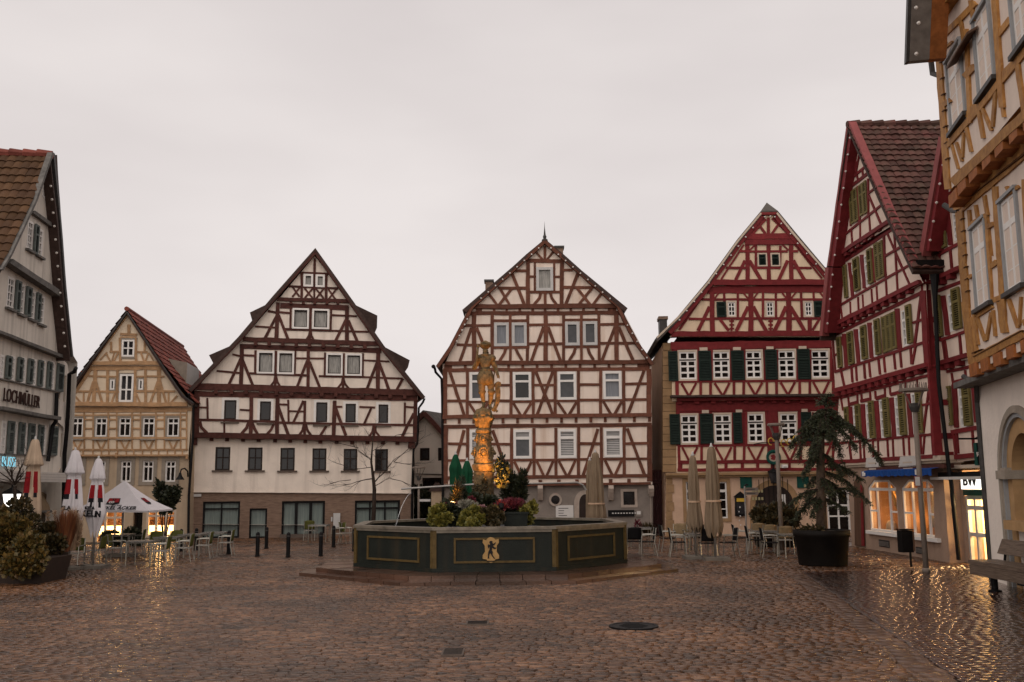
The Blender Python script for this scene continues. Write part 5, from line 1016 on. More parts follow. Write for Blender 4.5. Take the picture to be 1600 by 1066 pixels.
# roof and rakes
apx = F.loc(*za(253, 28), .75); lf = F.loc(*za(105, 1052), .75); lf2 = F.loc(1283, 527, .75); rk_ = F.loc(*za(548, 716), .75); rt = F.loc(*za(712, 1062), .75)
apx = (apx[0], apx[1] - .24); O = [lf2, lf, apx, rk_, rt]
hF.body([(O[0][0] + .9, 0), (O[0][0] + .75, O[0][1])] + [(apx[0], apx[1] - .5), (rt[0] - .55, rt[1] + .1), (F.len - .02, rt[1] - .6), (F.len - .02, 0)], 9, M['plaster_f'], -3.2)
hF.body([(O[0][0] + .9, ctop), (O[0][0] + .75, O[0][1]), (apx[0], apx[1] - .5), (rt[0] - .55, rt[1] + .1), (F.len + .02, rt[1] - .6), (F.len + .02, ctop)], 5, M['plaster_f'], .05)
hF.roof([(u, z - .1) for u, z in O], 10, M['roof_dark'], .82, .12)
W_ = lambda i, o, dz=0.0: F.w(O[i][0], O[i][1] + dz, o)
tile_slope(hF.root, W_(2, .85), W_(2, -9), W_(3, -9), W_(3, .85), M['tile_old'], .28, .295, 'roof_tiles', .055)
tile_slope(hF.root, W_(3, .85), W_(3, -9), W_(4, -9), W_(4, .85), M['tile_old'], .28, .295, 'roof_tiles', .055)
mb = MB()
for k in range(24): mb.tube([W_(2, .85 - .42 * k, .04), W_(2, .85 - .42 * (k + 1.07), .07)], [.12, .15], M['tile_old'], 8)
hF.part(mb, 'ridge')
mb = MB(); beams(mb, F, za, [([(256, 40), (116, 1048)], 10), ([(258, 48), (553, 730), (704, 1050)], 12)], M['verge_rose'], .06, .76, .2); beams(mb, F, za, [([(268, 110), (140, 1050)], 26)], tm, .05, .72, .5)
beams(mb, F, IDZ, [([(1294.5, 418), (1285, 525)], 5)], M['verge_rose'], .06, .76, .2); beams(mb, F, IDZ, [([(1300, 418), (1292, 520)], 7)], tm, .05, .72, .5); hF.part(mb, 'verge_board')
bulbs(hF.root, F, za, lerp_pts((266, 100), (146, 1030), 8), .80, M['bulb']); bulbs(hF.root, F, IDZ, lerp_pts((1302, 420), (1292, 515), 5), .80, M['bulb'])

# ============================================================ second crimson gable, set back, partly hidden
g2 = ground(1500, 878); F = Fac((g2.x, g2.y), (g2.x + .25, g2.y - 9))
hH = House('half_timbered_house', F, 'second crimson gable house half hidden by the ochre town hall, lit doorway below')
T = hH.fr; zr = Z(1440, 280, 5.33); zt = Z(1440, 460, 5.33); zf = Z(1430, 300, 2.422); zh = Z(1270, 170, 3.44); oa, ob_, oc = .34, .22, .1
SH = lambda z, q, f, d=.06: hH.shutter(z, q, 'shutter_olive', 'slat_olive', f, d)
W = lambda z, q, o: hH.win(z, q, 'white', .07, 2, ((.28, .08), .52, .76), 'glass', o, .05, .015, bar=.06)
SH(zr, (150, 245, 192, 222, 226, 560, 176, 582), oa); W(zr, (256, 290, 330, 245, 345, 480, 278, 520), oa)
SH(zr, (105, 985, 165, 965, 190, 1310, 130, 1320), ob_); SH(zr, (262, 915, 322, 897, 350, 1230, 285, 1265), ob_); W(zr, (218, 960, 290, 935, 312, 1235, 240, 1290), ob_)
SH(zt, (205, 772, 252, 758, 275, 1085, 222, 1100), oc); SH(zt, (352, 735, 410, 718, 436, 1085, 372, 1105), oc); W(zt, (310, 765, 372, 745, 392, 1090, 325, 1125), oc); W(zt, (470, 745, 510, 738, 520, 1060, 495, 1070), oc)
beams(T, F, zr, [(140, 115, 210, 70, 26), (120, 430, 205, 385, 22), (90, 660, 350, 520, 26), (215, 240, 250, 550, 36), (165, 585, 135, 800, 12), (245, 590, 260, 760, 16), (100, 820, 365, 720, 0.1)], tm, off=oa)
beams(T, F, zr, [(130, 830, 370, 720, 34)], tm, .1, oa, .3); beams(T, F, zr, [(140, 930, 375, 840, 28)], tm, .03, ob_)
joists(T, F, zr, [(195, 850), (275, 805)], 34, 60, tm, .2, ob_)
beams(T, F, zt, [(150, 385, 400, 300, 24), (185, 10, 225, 340, 36), (320, 320, 335, 500, 16), (375, 295, 390, 480, 14), (180, 385, 205, 560, 12), (200, 385, 222, 545, 10), (355, 0, 372, 300, 22)], tm, off=ob_)
beams(T, F, zt, [(165, 575, 410, 500, 36)], tm, .1, ob_, .3); joists(T, F, zt, [(258, 590), (345, 568)], 36, 56, tm, .2, oc); beams(T, F, zt, [(190, 650, 420, 600, 26)], tm, .03, oc)
beams(T, F, zt, [(255, 655, 270, 760, 12), (368, 630, 378, 720, 12), (262, 735, 400, 695, 26), (275, 750, 300, 1110, 34), (440, 740, 470, 1066, 44)], tm, off=oc)
beams(T, F, zf, [(105, 915, 310, 880, 16), (148, 910, 158, 1000, 7), (160, 908, 166, 990, 6), (218, 900, 225, 985, 7), (250, 890, 256, 975, 7)], tm, off=oc)
beams(T, F, zf, [(100, 1010, 320, 985, 18)], tm, .1, oc, .2)
hH.part(T, 'timber_frame')
P = lambda o, z, pts: hH.poly(z, pts, o)
hH.wall([(P(oa, zr, [(230, -500), (600, -400), (600, 600), (120, 840), (70, 700)]), oa, pf), (P(ob_, zr, [(110, 840), (600, 600)]) + P(ob_, zt, [(620, 500), (120, 590)]), ob_, pf), (P(oc, zt, [(130, 575), (640, 470)]) + P(oc, zf, [(340, 1000), (95, 1030)]), oc, pf)])
cz = F.loc(*zc(800, 275), 0)[1]
u0d, u1d = F.loc(*zc(797, 600), 0)[0], F.loc(*zc(797, 600), 0)[0] + 1.55; dz = F.loc(*zc(870, 440), 0)[1]
mb = MB(); mb.fbox(F, -.6, u0d, -.05, cz, -.5, 0, sm); mb.fbox(F, u1d, 6, -.05, cz, -.5, 0, sm); mb.fbox(F, u0d, u1d, dz + .75, cz, -.5, 0, sm); hH.part(mb, 'ground_floor_wall')
mb = MB(); mb.fbox(F, -.4, 6, cz, cz + .10, -.3, .35, M['cream_trim']); hH.part(mb, 'cornice')
mb = MB(); mb.fbox(F, .05, 6, cz - .32, cz - .24, .0, .75, M['fascia']); mb.fbox(F, .05, 6, cz - .24, cz - .1, .0, .5, M['black_metal']); hH.part(mb, 'canopy')
mb = MB(); fm = M['whitegrey']
uu = [u0d, u0d + .52, u1d]
for u in (u0d + .05, u0d + .52, u1d - .05): mb.fbox(F, u - .05, u + .05, 0, dz, -.14, -.04, fm)
for z in (.06, .85, 1.62, dz - .04): mb.fbox(F, u0d + .1, u1d - .1, z - .06, z + .06, -.14, -.045, fm)
w = hH.part(mb, 'door_frame')
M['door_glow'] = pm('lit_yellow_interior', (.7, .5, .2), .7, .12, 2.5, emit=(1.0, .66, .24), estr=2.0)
mb = MB(); mb.fbox(F, u0d - .2, u1d + .3, 0, dz + .2, -1.4, -1.3, M['door_glow']); mb.fbox(F, u0d - .3, u0d - .2, 0, dz + .2, -1.3, -.5, M['door_glow']); mb.fbox(F, u1d + .3, u1d + .4, 0, dz + .2, -1.3, -.5, M['door_glow']); hH.part(mb, 'lit_interior')
mb = MB(); mb.fbox(F, u0d + .05, u1d - .05, .02, dz - .02, -.10, -.095, M['clear']); hH.part(mb, 'pane', w)
mb = MB(); mb.fbox(F, u0d + .75, u0d + 1.25, .9, 1.5, -1.2, -.9, M['shop_wood']); mb.fbox(F, u0d + .9, u0d + 1.1, 1.05, 1.4, -.9, -.88, M['paper']); hH.part(mb, 'interior_shelf')
l = bpy.data.lights.new('door_lamp', 'AREA'); l.energy = 260; l.color = (1, .68, .3); l.size = .9; lo = bpy.data.objects.new('door_lamp', l); COL.objects.link(lo); lo.parent = hH.root
lo.matrix_local = Matrix.Translation(F.w((u0d + u1d) / 2, 1.7, -1.15) - hH.root.location) @ Vector(F.n - Vector((0, 0, .55))).to_track_quat('-Z', 'Y').to_matrix().to_4x4()
M['sign_lit'] = pm('lit_white_sign', (.8, .8, .78), .5, .01, 3, emit=(1, .97, .9), estr=1.15)
mb = MB(); mb.fbox(F, u0d + .12, u1d + .7, dz + .2, dz + .68, -.02, .12, M['sign_lit']); s_ = hH.part(mb, 'lit_sign'); mb = MB(); mb.fbox(F, u0d + .16, u1d + .7, dz + .02, dz + .19, -.02, .10, M['sign_green']); hH.part(mb, 'sign_base', s_)
put_text(s_, F, 'BW', u0d + .66, dz + .44, .125, .42, M['ink'], .012, 1.2)
gp = F.w(u0d + .55, cz + .15, .55); t = thing('hanging_sign', gp, 'small hanging box sign with green side reading BW on an iron bracket', 'sign')
mb = MB(); a = F.loc(*zc(800, 102), .6); za_ = a[1]; mb.tube([F.w(F.loc(1533, 710, .45)[0], za_, .05), F.w(F.loc(1533, 710, .45)[0], za_, 1.05)], .025, M['black_metal']); mb.tube([F.w(F.loc(1533, 710, .45)[0], za_ + .25, .05), F.w(F.loc(1533, 710, .45)[0], za_, .6)], .02, M['black_metal']); mb.build('bracket', t)
us_ = F.loc(1537, 710, .45)[0]; mb = MB(); mb.fbox(F, us_ - .14, us_ + .02, za_ - .74, za_ - .12, .25, .65, M['sign_green']); mb.fbox(F, us_ + .02, us_ + .04, za_ - .72, za_ - .14, .27, .63, M['black_metal']); sb = mb.build('box', t)
Fs = Fac((F.w(0, 0, .65).x, F.w(us_ + .04, 0, 0).y), (F.w(0, 0, .65).x + 1, F.w(us_ + .04, 0, 0).y)); put_text(sb, Fs, 'BW', .20, za_ - .45, .006, .17, M['paper'], .008)
# rake and roof of the second gable
O = [F.loc(1439, 402, .8), F.loc(1470, 214, .8)]; sl = (O[1][1] - O[0][1]) / (O[1][0] - O[0][0]); top = (O[1][0] + .6, O[1][1] + .6 * sl); ap2 = (2.9, top[1] + (2.9 - top[0]) * sl)
OO = [O[0], ap2, (5.8 + (5.8 - 2 * 2.9) - O[0][0], O[0][1])]
hH.roof(OO, 9, M['tile_old'], .85, .14)
mb = MB(); beams(mb, F, IDZ, [([(1472.5, 214), (1441.5, 400)], 6.5)], M['verge_rose'], .06, .80, .2); beams(mb, F, IDZ, [([(1479, 214), (1450, 392)], 9)], tm, .05, .74, .5); hH.part(mb, 'verge_board')
bulbs(hH.root, F, IDZ, lerp_pts((1481, 214), (1451, 390), 6), .84, M['bulb'])
# gutter box and pipe between the gables
F1 = hF.F; p = at(1440, 412, F1.w(F1.len, 0).y - .2); mb = MB()
gb = hF.F; r = at(1444, 414, 28.6); mb.box((r.x + .1, r.y, r.z), (.80, .50, .20), M['black_metal']); hF.part(mb, 'gutter_box')
mb = MB(); mb.tube([at(1460, 425, 28.6), at(1461, 470, 28.5), at(1467, 600, 28.4), at(1483, 735, 28.3), at(1486, 752, 28.25), at(1498, 875, 28.3)], [.14, .07, .062, .062, .062, .062], M['black_metal']); hF.part(mb, 'downpipe')
# return wall of the front gable beside the pipe
mb = MB(); c1 = F1.w(F1.len, 0, .1); c2 = F1.w(F1.len, 0, -2.2); rz0, rz1 = ctop + .12, F1.loc(1443, 425, .1)[1]
Fr = Fac((c1.x, c1.y - .01), (c2.x, c2.y - .01)); mb.fbox(Fr, 0, Fr.len, rz0, rz1, -.3, .0, M['plaster_f']); hF.part(mb, 'return_wall')
mb = MB()
for z in [F1.loc(1450, y, .1)[1] for y in (500, 530, 576, 631, 683, 712)]: mb.fbox(Fr, 0, Fr.len, z - .09, z + .09, -.05, .03, tm)
mb.fbox(Fr, -.12, .12, rz0, rz1, -.1, .036, tm); hF.part(mb, 'return_timber')
# ============================================================ ochre town hall at the right edge
M['timber_g'] = pm('ochre_oak_timber', (.45, .225, .068), .65, .35, 5, bump=.3, bscale=16, col2=(.25, .11, .034), island=.16)
M['plaster_g'] = pm('rosy_white_plaster', (.67, .55, .465), .85, .06, 2.2, bump=.2, bscale=14, streak=.2, streak_col=(.42, .33, .28))
M['casing_g'] = pm('grey_window_casing', (.27, .27, .27), .55, .12, 4); M['joist_g'] = pm('reddish_joist_ends', (.28, .095, .028), .65, .3, 5, bump=.2)
M['verge_grey'] = pm('grey_brown_verge_board', (.17, .145, .125), .7, .25, 4); M['carve'] = pm('carved_dark_line', (.10, .045, .018), .8, .2, 5)
g0 = at(1552, 905, 24.0); F = Fac((g0.x, g0.y), (g0.x - .20 * 12, g0.y - 12))
hG = House('town_hall', F, 'ochre carved timber town hall with white arched ground floor at the right edge')
z1 = Z(1400, 0, 3.33); z2 = Z(1440, 280, 5.33); z3 = Z(1440, 460, 5.33); T = hG.fr; tg = M['timber_g']; oa, ob_, oc = 1.25, .85, .45
ob_ = .62; oc = .30; oa = .95
def W(z, q, o):
    # generous grey casing with white sashes inside
    F = hG.F; u0, u1, a, b = quad_rect(F, z, q, o); mb = MB(); c = M['casing_g']; e = .10
    mb.fbox(F, u0, u0 + e, a, b, o - .05, o + .055, c); mb.fbox(F, u1 - e, u1, a, b, o - .05, o + .055, c); mb.fbox(F, u0, u1, b, b + .07, o - .05, o + .08, c)
    mb.fbox(F, u0 - .06, u1 + .06, a - .09, a, o - .05, o + .12, M['lead']); cs = hG.part(mb, 'window')
    mb = MB(); wm = M['white']; u0 += e; u1 -= e; f = .055
    um = (u0 + u1) / 2; zt = b - (b - a) * .32
    for x in (u0, u1 - f, um - .05): mb.fbox(F, x, x + (f if x != um - .05 else .1), a, b, o - .04, o + .012, wm)
    for z_, h in ((a, .09), (zt, .13), (b - .08, .08)): mb.fbox(F, u0 + f, u1 - f, z_, z_ + h, o - .04, o + .010, wm)
    for s0, s1 in ((u0 + f, um - .05), (um + .05, u1 - f)):
        for ff in (.33, .66): zz = a + (zt - a) * ff; mb.fbox(F, s0, s1, zz - .013, zz + .013, o - .03, o + .004, wm)
    hG.part(mb, 'sash', cs); mb = MB(); mb.fbox(F, u0, u1, a, b, o - .06, o - .028, M['glass_grey']); hG.part(mb, 'pane', cs)
W(z1, (263, 322, 345, 212, 368, 590, 290, 690), oa); W(z1, (403, 112, 490, -5, 524, 395, 436, 510), oa); W(z1, (598, -20, 680, -130, 710, 180, 618, 282), oa)
W(z2, (405, 425, 540, 325, 590, 1025, 470, 1075), ob_); W(z2, (650, 205, 800, 75, 862, 870, 715, 950), ob_)
W(z2, (930, -30, 1080, -160, 1140, 650, 1000, 750), ob_)
# upper storey timbers
B = lambda z, l, o, d=.04, bk=.05: beams(T, hG.F, z, l, tg, d, o, bk)
B(z1, [(222, 230, 276, 985, 30), (300, 950, 760, 520, 46), (270, 760, 445, 560, 26), (445, 560, 548, 428, 26), (548, 428, 760, 170, 30), (255, 545, 290, 520, 22), (365, 400, 418, 345, 30), (372, 606, 440, 530, 26), (530, 190, 605, 95, 26), (372, 150, 392, 640, 16), (340, 90, 362, 215, 14), (520, -40, 560, 560, 26), (548, 395, 640, 300, 18), (630, 270, 680, 620, 22),
    (292, 745, 330, 880, 10), (318, 740, 350, 840, 12), (358, 690, 352, 820, 10), (372, 660, 398, 790, 14), (438, 580, 462, 720, 16), (455, 560, 505, 680, 14), (525, 470, 510, 660, 14), (545, 450, 570, 610, 14), (240, 200, 420, 15, 26), (395, 0, 410, 110, 18), (262, 250, 300, 215, 12)], oa)
B(z1, [(322, 1045, 760, 690, 60), (305, 1010, 330, 1090, 36)], ob_, .06)
for (x, y) in ((302, 1030), (348, 968), (407, 902), (476, 835), (542, 770), (617, 700), (690, 632)):
    u0, u1, a, b = quad_rect(F, z1, (x - 23, y - 34, x + 23, y + 32), oa); jb = MB(); jb.fbox(F, u0, u1, a, b, ob_ - .05, oa + .03, M['joist_g']); hG.part(jb, 'joist_end')
# top jetty of the third floor
B(z1, [(165, 145, 275, -25, 30), (182, 215, 215, 235, 20)], oa + .2, .05, .3)
for (x, y) in ((183, 190), (232, 92), (292, 2)):
    u0, u1, a, b = quad_rect(F, z1, (x - 22, y - 24, x + 24, y + 26), oa); jb = MB(); jb.fbox(F, u0, u1, a, b, oa - .05, oa + .28, M['joist_g']); hG.part(jb, 'joist_end')
# first upper storey
B(z2, [(322, 265, 380, 1066, 58), (405, 255, 418, 420, 22), (330, 250, 640, -10, 60), (640, -10, 900, -230, 60), (410, 385, 555, 295, 34), (640, 190, 820, 60, 30), (545, 130, 600, 640, 0.1), (620, 60, 690, 1066, 42), (555, 400, 610, 370, 34), (585, 730, 640, 690, 40), (610, 1010, 680, 980, 40), (870, 0, 920, 900, 46), (535, 140, 560, 300, 22), (460, 215, 480, 320, 20), (720, 60, 745, 110, 20), (560, 420, 592, 1000, 24), (405, 820, 430, 800, 30), (548, 300, 560, 420, 20)], ob_)
B(z3, [(376, 60, 440, 580, 58), (440, 140, 480, 420, 20), (415, 560, 860, 330, 70), (470, 175, 600, 95, 40), (470, 190, 540, 390, 22), (590, 150, 550, 380, 20), (605, 130, 625, 350, 18), (670, 60, 700, 320, 60), (735, 40, 815, 280, 24), (840, 20, 825, 260, 16), (680, 20, 900, -90, 40), (420, 190, 470, 480, 26), (860, 240, 950, 200, 50)], ob_)
for k, (x, y) in enumerate(((450, 625), (545, 585), (650, 540), (760, 480), (880, 425))):
    u0, u1, a, b = quad_rect(F, z3, (x - 36, y - 52, x + 30, y + 56), ob_); jb = MB(); jb.fbox(F, u0, u1, a, b, oc - .3, ob_ + .05, M['joist_g']); hG.part(jb, 'joist_end')
B(z3, [(440, 690, 900, 530, 36)], oc, .06, .3)
hG.part(T, 'timber_frame')
cv = MB(); beams(cv, F, z1, [(330, 1010, 760, 640, 5), (345, 1066, 760, 745, 4)], M['carve'], .075, ob_); beams(cv, F, z3, [(450, 520, 860, 300, 5), (440, 490, 520, 455, 4)], M['carve'], .06, ob_)
for k in range(0, 14, 2):
    x, y = 235 + k * 2.6, 330 + k * 42; beams(cv, F, z1, [(x + 2, y - 2, x + 18, y - 14, 4)], M['carve'], .06, oa)
    x, y = 340 + k * 3.6, 340 + k * 50; beams(cv, F, z2, [(x + 2, y, x + 24, y - 16, 5)], M['carve'], .06, ob_)
hG.part(cv, 'carved_ornament')
P = lambda o, z, pts: hG.poly(z, pts, o); pg = M['plaster_g']
far = 11.5
def ext(o, z, top, bot):
    a, b = F.loc(*z(*top), o), F.loc(*z(*bot), o); return [a, b, (far, b[1]), (far, a[1])]
hG.wall([(ext(oa, z1, (212, 190), (275, 1000)), oa, pg), (ext(ob_, z2, (300, 180), (300, 180))[:1] + [F.loc(*z3(430, 640), ob_), (far, F.loc(*z3(430, 640), ob_)[1]), (far, F.loc(*z2(300, 180), ob_)[1])], ob_, pg),
         ([F.loc(*z1(160, 130), oa + .2), (far, F.loc(*z1(160, 130), oa + .2)[1]), (far, F.loc(*z1(160, 130), oa + .2)[1] + 6), (F.loc(*z1(160, 130), oa + .2)[0], F.loc(*z1(160, 130), oa + .2)[1] + 6)], oa + .2, pg)])
zg = F.loc(*z3(505, 755), 0)[1]; cuL = F.loc(*z3(510, 770), 0)[0]
# arched ground floor wall
za_ = Z(1500, 580, 2.96); ax = F.loc(*za_(200, 480), 0); spring = ax[1]; aw_ = 2.7; crown = F.loc(*za_(290, 135), 0)[1]
vs = []; ed = []
Pg = [(0, -.05), (far, -.05), (far, zg), (0, zg)]; cxa = ax[0] + aw_ / 2
H_ = [(ax[0], -.02)] + [(cxa - aw_ / 2 * math.cos(math.pi * k / 20), spring + (aw_ / 2) * .98 * math.sin(math.pi * k / 20)) for k in range(21)] + [(ax[0] + aw_, -.02)]
for Q_ in (Pg, H_):
    k = len(vs); n = len(Q_); vs += [Vector(p) for p in Q_]; ed += [(k + i, k + (i + 1) % n) for i in range(n)]
r = delaunay_2d_cdt(vs, ed, [], 1, 1e-5); mb = MB(); fs = []
for f in r[2]:
    c = sum((r[0][i] for i in f), Vector((0, 0))) / len(f)
    if not inside(c, H_): fs.append(tuple(f))
M['plaster_gw'] = pm('white_lime_plaster', (.74, .645, .565), .9, .07, 1.5, bump=.5, bscale=9, streak=.15)
mb.add([F.w(v.x, v.y, 0) for v in r[0]], fs, M['plaster_gw'])
mb.add([F.w(0, -.05, 0), F.w(0, zg, 0), F.w(0, zg, -6), F.w(0, -.05, -6)], [(0, 1, 2, 3)], M['plaster_gw']); hG.part(mb, 'ground_floor_wall')
M['arch_stone'] = pm('grey_beige_stone', (.30, .25, .20), .8, .18, 3, bump=.3, bscale=14); M['arch_ochre'] = pm('ochre_reveal', (.38, .23, .11), .8, .15, 3)
mb = MB()
for e0, e1, o0, o1, mt in ((0, .16, -.1, .07, 'arch_stone'), (-.10, 0, -.2, .02, 'casing_g'), (-.45, -.10, -.75, -.06, 'arch_ochre')):
    R0, R1 = aw_ / 2 + e0, aw_ / 2 + e1
    for (Ra, Rb) in ((R0, R1),):
        n = 20
        for k in range(n):
            q0, q1 = math.pi * k / n, math.pi * (k + 1) / n
            p = lambda R_, q: (cxa - R_ * math.cos(q), spring + R_ * math.sin(q))
            a, b, c, d = p(Ra, q0), p(Rb, q0), p(Rb, q1), p(Ra, q1)
            mb.add([F.w(*a, o0), F.w(*b, o0), F.w(*c, o0), F.w(*d, o0), F.w(*a, o1), F.w(*b, o1), F.w(*c, o1), F.w(*d, o1)], [(4, 5, 6, 7), (0, 4, 7, 3), (1, 2, 6, 5)], M[mt])
        for sgn in (-1, 1):
            ua, ub = sorted((cxa + sgn * Ra, cxa + sgn * Rb)); mb.fbox(F, ua, ub, 0, spring, o0, o1, M[mt])
for sgn in (-1, 1):
    c = cxa + sgn * (aw_ / 2 - .12); mb.fbox(F, c - .36, c + .36, spring - .10, spring + .10, -.6, .10, M['arch_stone']); mb.fbox(F, c - .32, c + .32, spring + .10, spring + .16, -.6, .06, M['arch_stone'])
hG.part(mb, 'arch')
zs_ = F.loc(*za_(250, 690), 0)[1]; mb = MB(); mb.fbox(F, ax[0] + .35, ax[0] + aw_ - .35, zs_ - .2, zs_, -.7, .18, M['arch_ochre']); mb.fbox(F, ax[0] + .4, ax[0] + aw_ - .4, -.02, zs_ - .2, -.6, -.1, M['plaster_gw']); hG.part(mb, 'counter_sill')
mb = MB(); mb.fbox(F, ax[0] + .4, ax[0] + aw_ - .4, zs_, spring + aw_ / 2 - .4, -.6, -.5, M['glass'])
for k in range(4): u = ax[0] + .45 + (aw_ - .95) * k / 3; mb.fbox(F, u, u + .06, zs_, spring + aw_ / 2 - .5, -.5, -.44, M['darkwood'])
for z in (spring, (spring + zs_) / 2): mb.fbox(F, ax[0] + .45, ax[0] + aw_ - .45, z, z + .06, -.5, -.445, M['darkwood'])
hG.part(mb, 'window')
mb = MB(); mb.fbox(F, -.2, far, zg - .02, zg + .12, -.1, oc + .22, M['ledge_a']); hG.part(mb, 'ledge')
# closing body, side wall towards the gable house
zt_ = F.loc(*z1(160, 130), oa)[1] + 6
mb = MB()
for o, a, b, u in ((oc, zg + .1, F.loc(*z3(430, 640), ob_)[1], .0), (ob_, F.loc(*z3(430, 640), ob_)[1], F.loc(*z2(300, 180), ob_)[1], 0), (oa, F.loc(*z1(275, 1000), oa)[1], F.loc(*z1(212, 190), oa)[1], 0), (oa + .2, F.loc(*z1(160, 130), oa + .2)[1], zt_, 0)):
    uL = {oc: F.loc(*z3(440, 690), oc)[0], ob_: F.loc(*z3(380, 200), ob_)[0], oa: F.loc(*z1(245, 600), oa)[0]}.get(o, F.loc(*z1(160, 130), oa + .2)[0]) + .02
    mb.add([F.w(uL, a, o - .01), F.w(uL, b, o - .01), F.w(uL, b, -6), F.w(uL, a, -6)], [(0, 1, 2, 3)], pg)
    mb.add([F.w(uL, a, o - .01), F.w(far, a, o - .01), F.w(far, a, -6), F.w(uL, a, -6)], [(0, 1, 2, 3)], tg)
zt9 = F.loc(*z1(160, 130), oa + .2)[1] + 6
mb.add([F.w(far + .01, -.05, -6), F.w(far + .01, zt9, -6), F.w(far + .01, zt9, oa + .2), F.w(far + .01, F.loc(*z1(160, 130), oa)[1], oa), F.w(far + .01, zg + .1, oc), F.w(far + .01, zg, 0), F.w(far + .01, -.05, 0)], [(0, 1, 2, 3, 4, 5, 6)], M['plaster_gw'])
mb.add([F.w(0, -.05, -6), F.w(far, -.05, -6), F.w(far, zt9, -6), F.w(0, zt9, -6)], [(0, 1, 2, 3)], M['plaster_gw'])
hG.part(mb, 'side_walls')
# plank over the first window and the verge seen from below
mb = MB(); u0, u1, a, b = quad_rect(F, z1, (240, 292, 352, 160, 352, 190, 245, 300), oa + .3); mb.hexa([F.w(u0, a, oa + .02), F.w(u1, a, oa + .02), F.w(u1, a - .12, oa + .24), F.w(u0, a - .12, oa + .24), F.w(u0, a + .05, oa + .02), F.w(u1, a + .05, oa + .02), F.w(u1, a - .07, oa + .24), F.w(u0, a - .07, oa + .24)], M['door_brown']); hG.part(mb, 'rain_board')
mb = MB(); e0 = F.loc(*z1(60, 335), 1.9); e1 = F.loc(*z1(95, -30), 1.9)
sl = (e1[0] - e0[0]) / (e1[1] - e0[1])
ze_ = e0[1]; zt2 = ze_ + 7
for o0, o1, m, ex_ in ((1.12, 1.48, 'joist_g', .0), (1.48, 1.9, 'verge_grey', .004), (1.9, 1.97, 'lead', -.02)):
    u0, u1 = e0[0] + ex_, e0[0] + ex_ + 7 * .55
    mb.hexa([F.w(u0, ze_, o1), F.w(u0 + .22, ze_ - .02, o1), F.w(u0 + .22, ze_ - .02, o0), F.w(u0, ze_, o0), F.w(u1, zt2, o1), F.w(u1 + .22, zt2, o1), F.w(u1 + .22, zt2, o0), F.w(u1, zt2, o0)], M[m])
vb_ = hG.part(mb, 'verge_board'); bulbs(hG.root, F, z1, [(105, 40), (118, 120), (106, 280)], 1.99, M['bulb'])
mb = MB()
mb.tube([F.w(F.loc(*z1(185, 330), oa)[0] - .1, F.loc(*z1(185, 330), oa)[1] + .5, oa), F.w(F.loc(*z1(188, 350), oa)[0], F.loc(*z1(190, 385), oa)[1], oa), F.w(F.loc(*z1(212, 390), oa)[0], F.loc(*z1(212, 400), oa)[1], oa - .1)], .07, M['lead']); hG.part(mb, 'gutter_end'); mb = MB()
mb.tube([F.w(F.loc(*z2(225, 215), ob_)[0], F.loc(*z2(225, 215), ob_)[1], ob_ + .1), F.w(F.loc(*z2(255, 260), ob_)[0], F.loc(*z2(255, 260), ob_)[1], ob_), F.w(F.loc(*z2(310, 262), ob_)[0], F.loc(*z2(310, 262), ob_)[1], ob_)], .07, M['lead']); hG.part(mb, 'gutter_end'); mb = MB()
mb.tube([F.w(F.loc(*z3(420, 680), oc)[0], F.loc(*z3(420, 680), oc)[1], oc + .2), F.w(F.loc(*z3(450, 725), oc)[0], F.loc(*z3(450, 725), oc)[1], oc + .1), F.w(F.loc(*z3(500, 745), 0)[0], F.loc(*z3(500, 745), 0)[1], .12), F.w(.02, zg - .4, .05), F.w(-.05, .0, .03)], .06, M['lead']); hG.part(mb, 'downpipe')
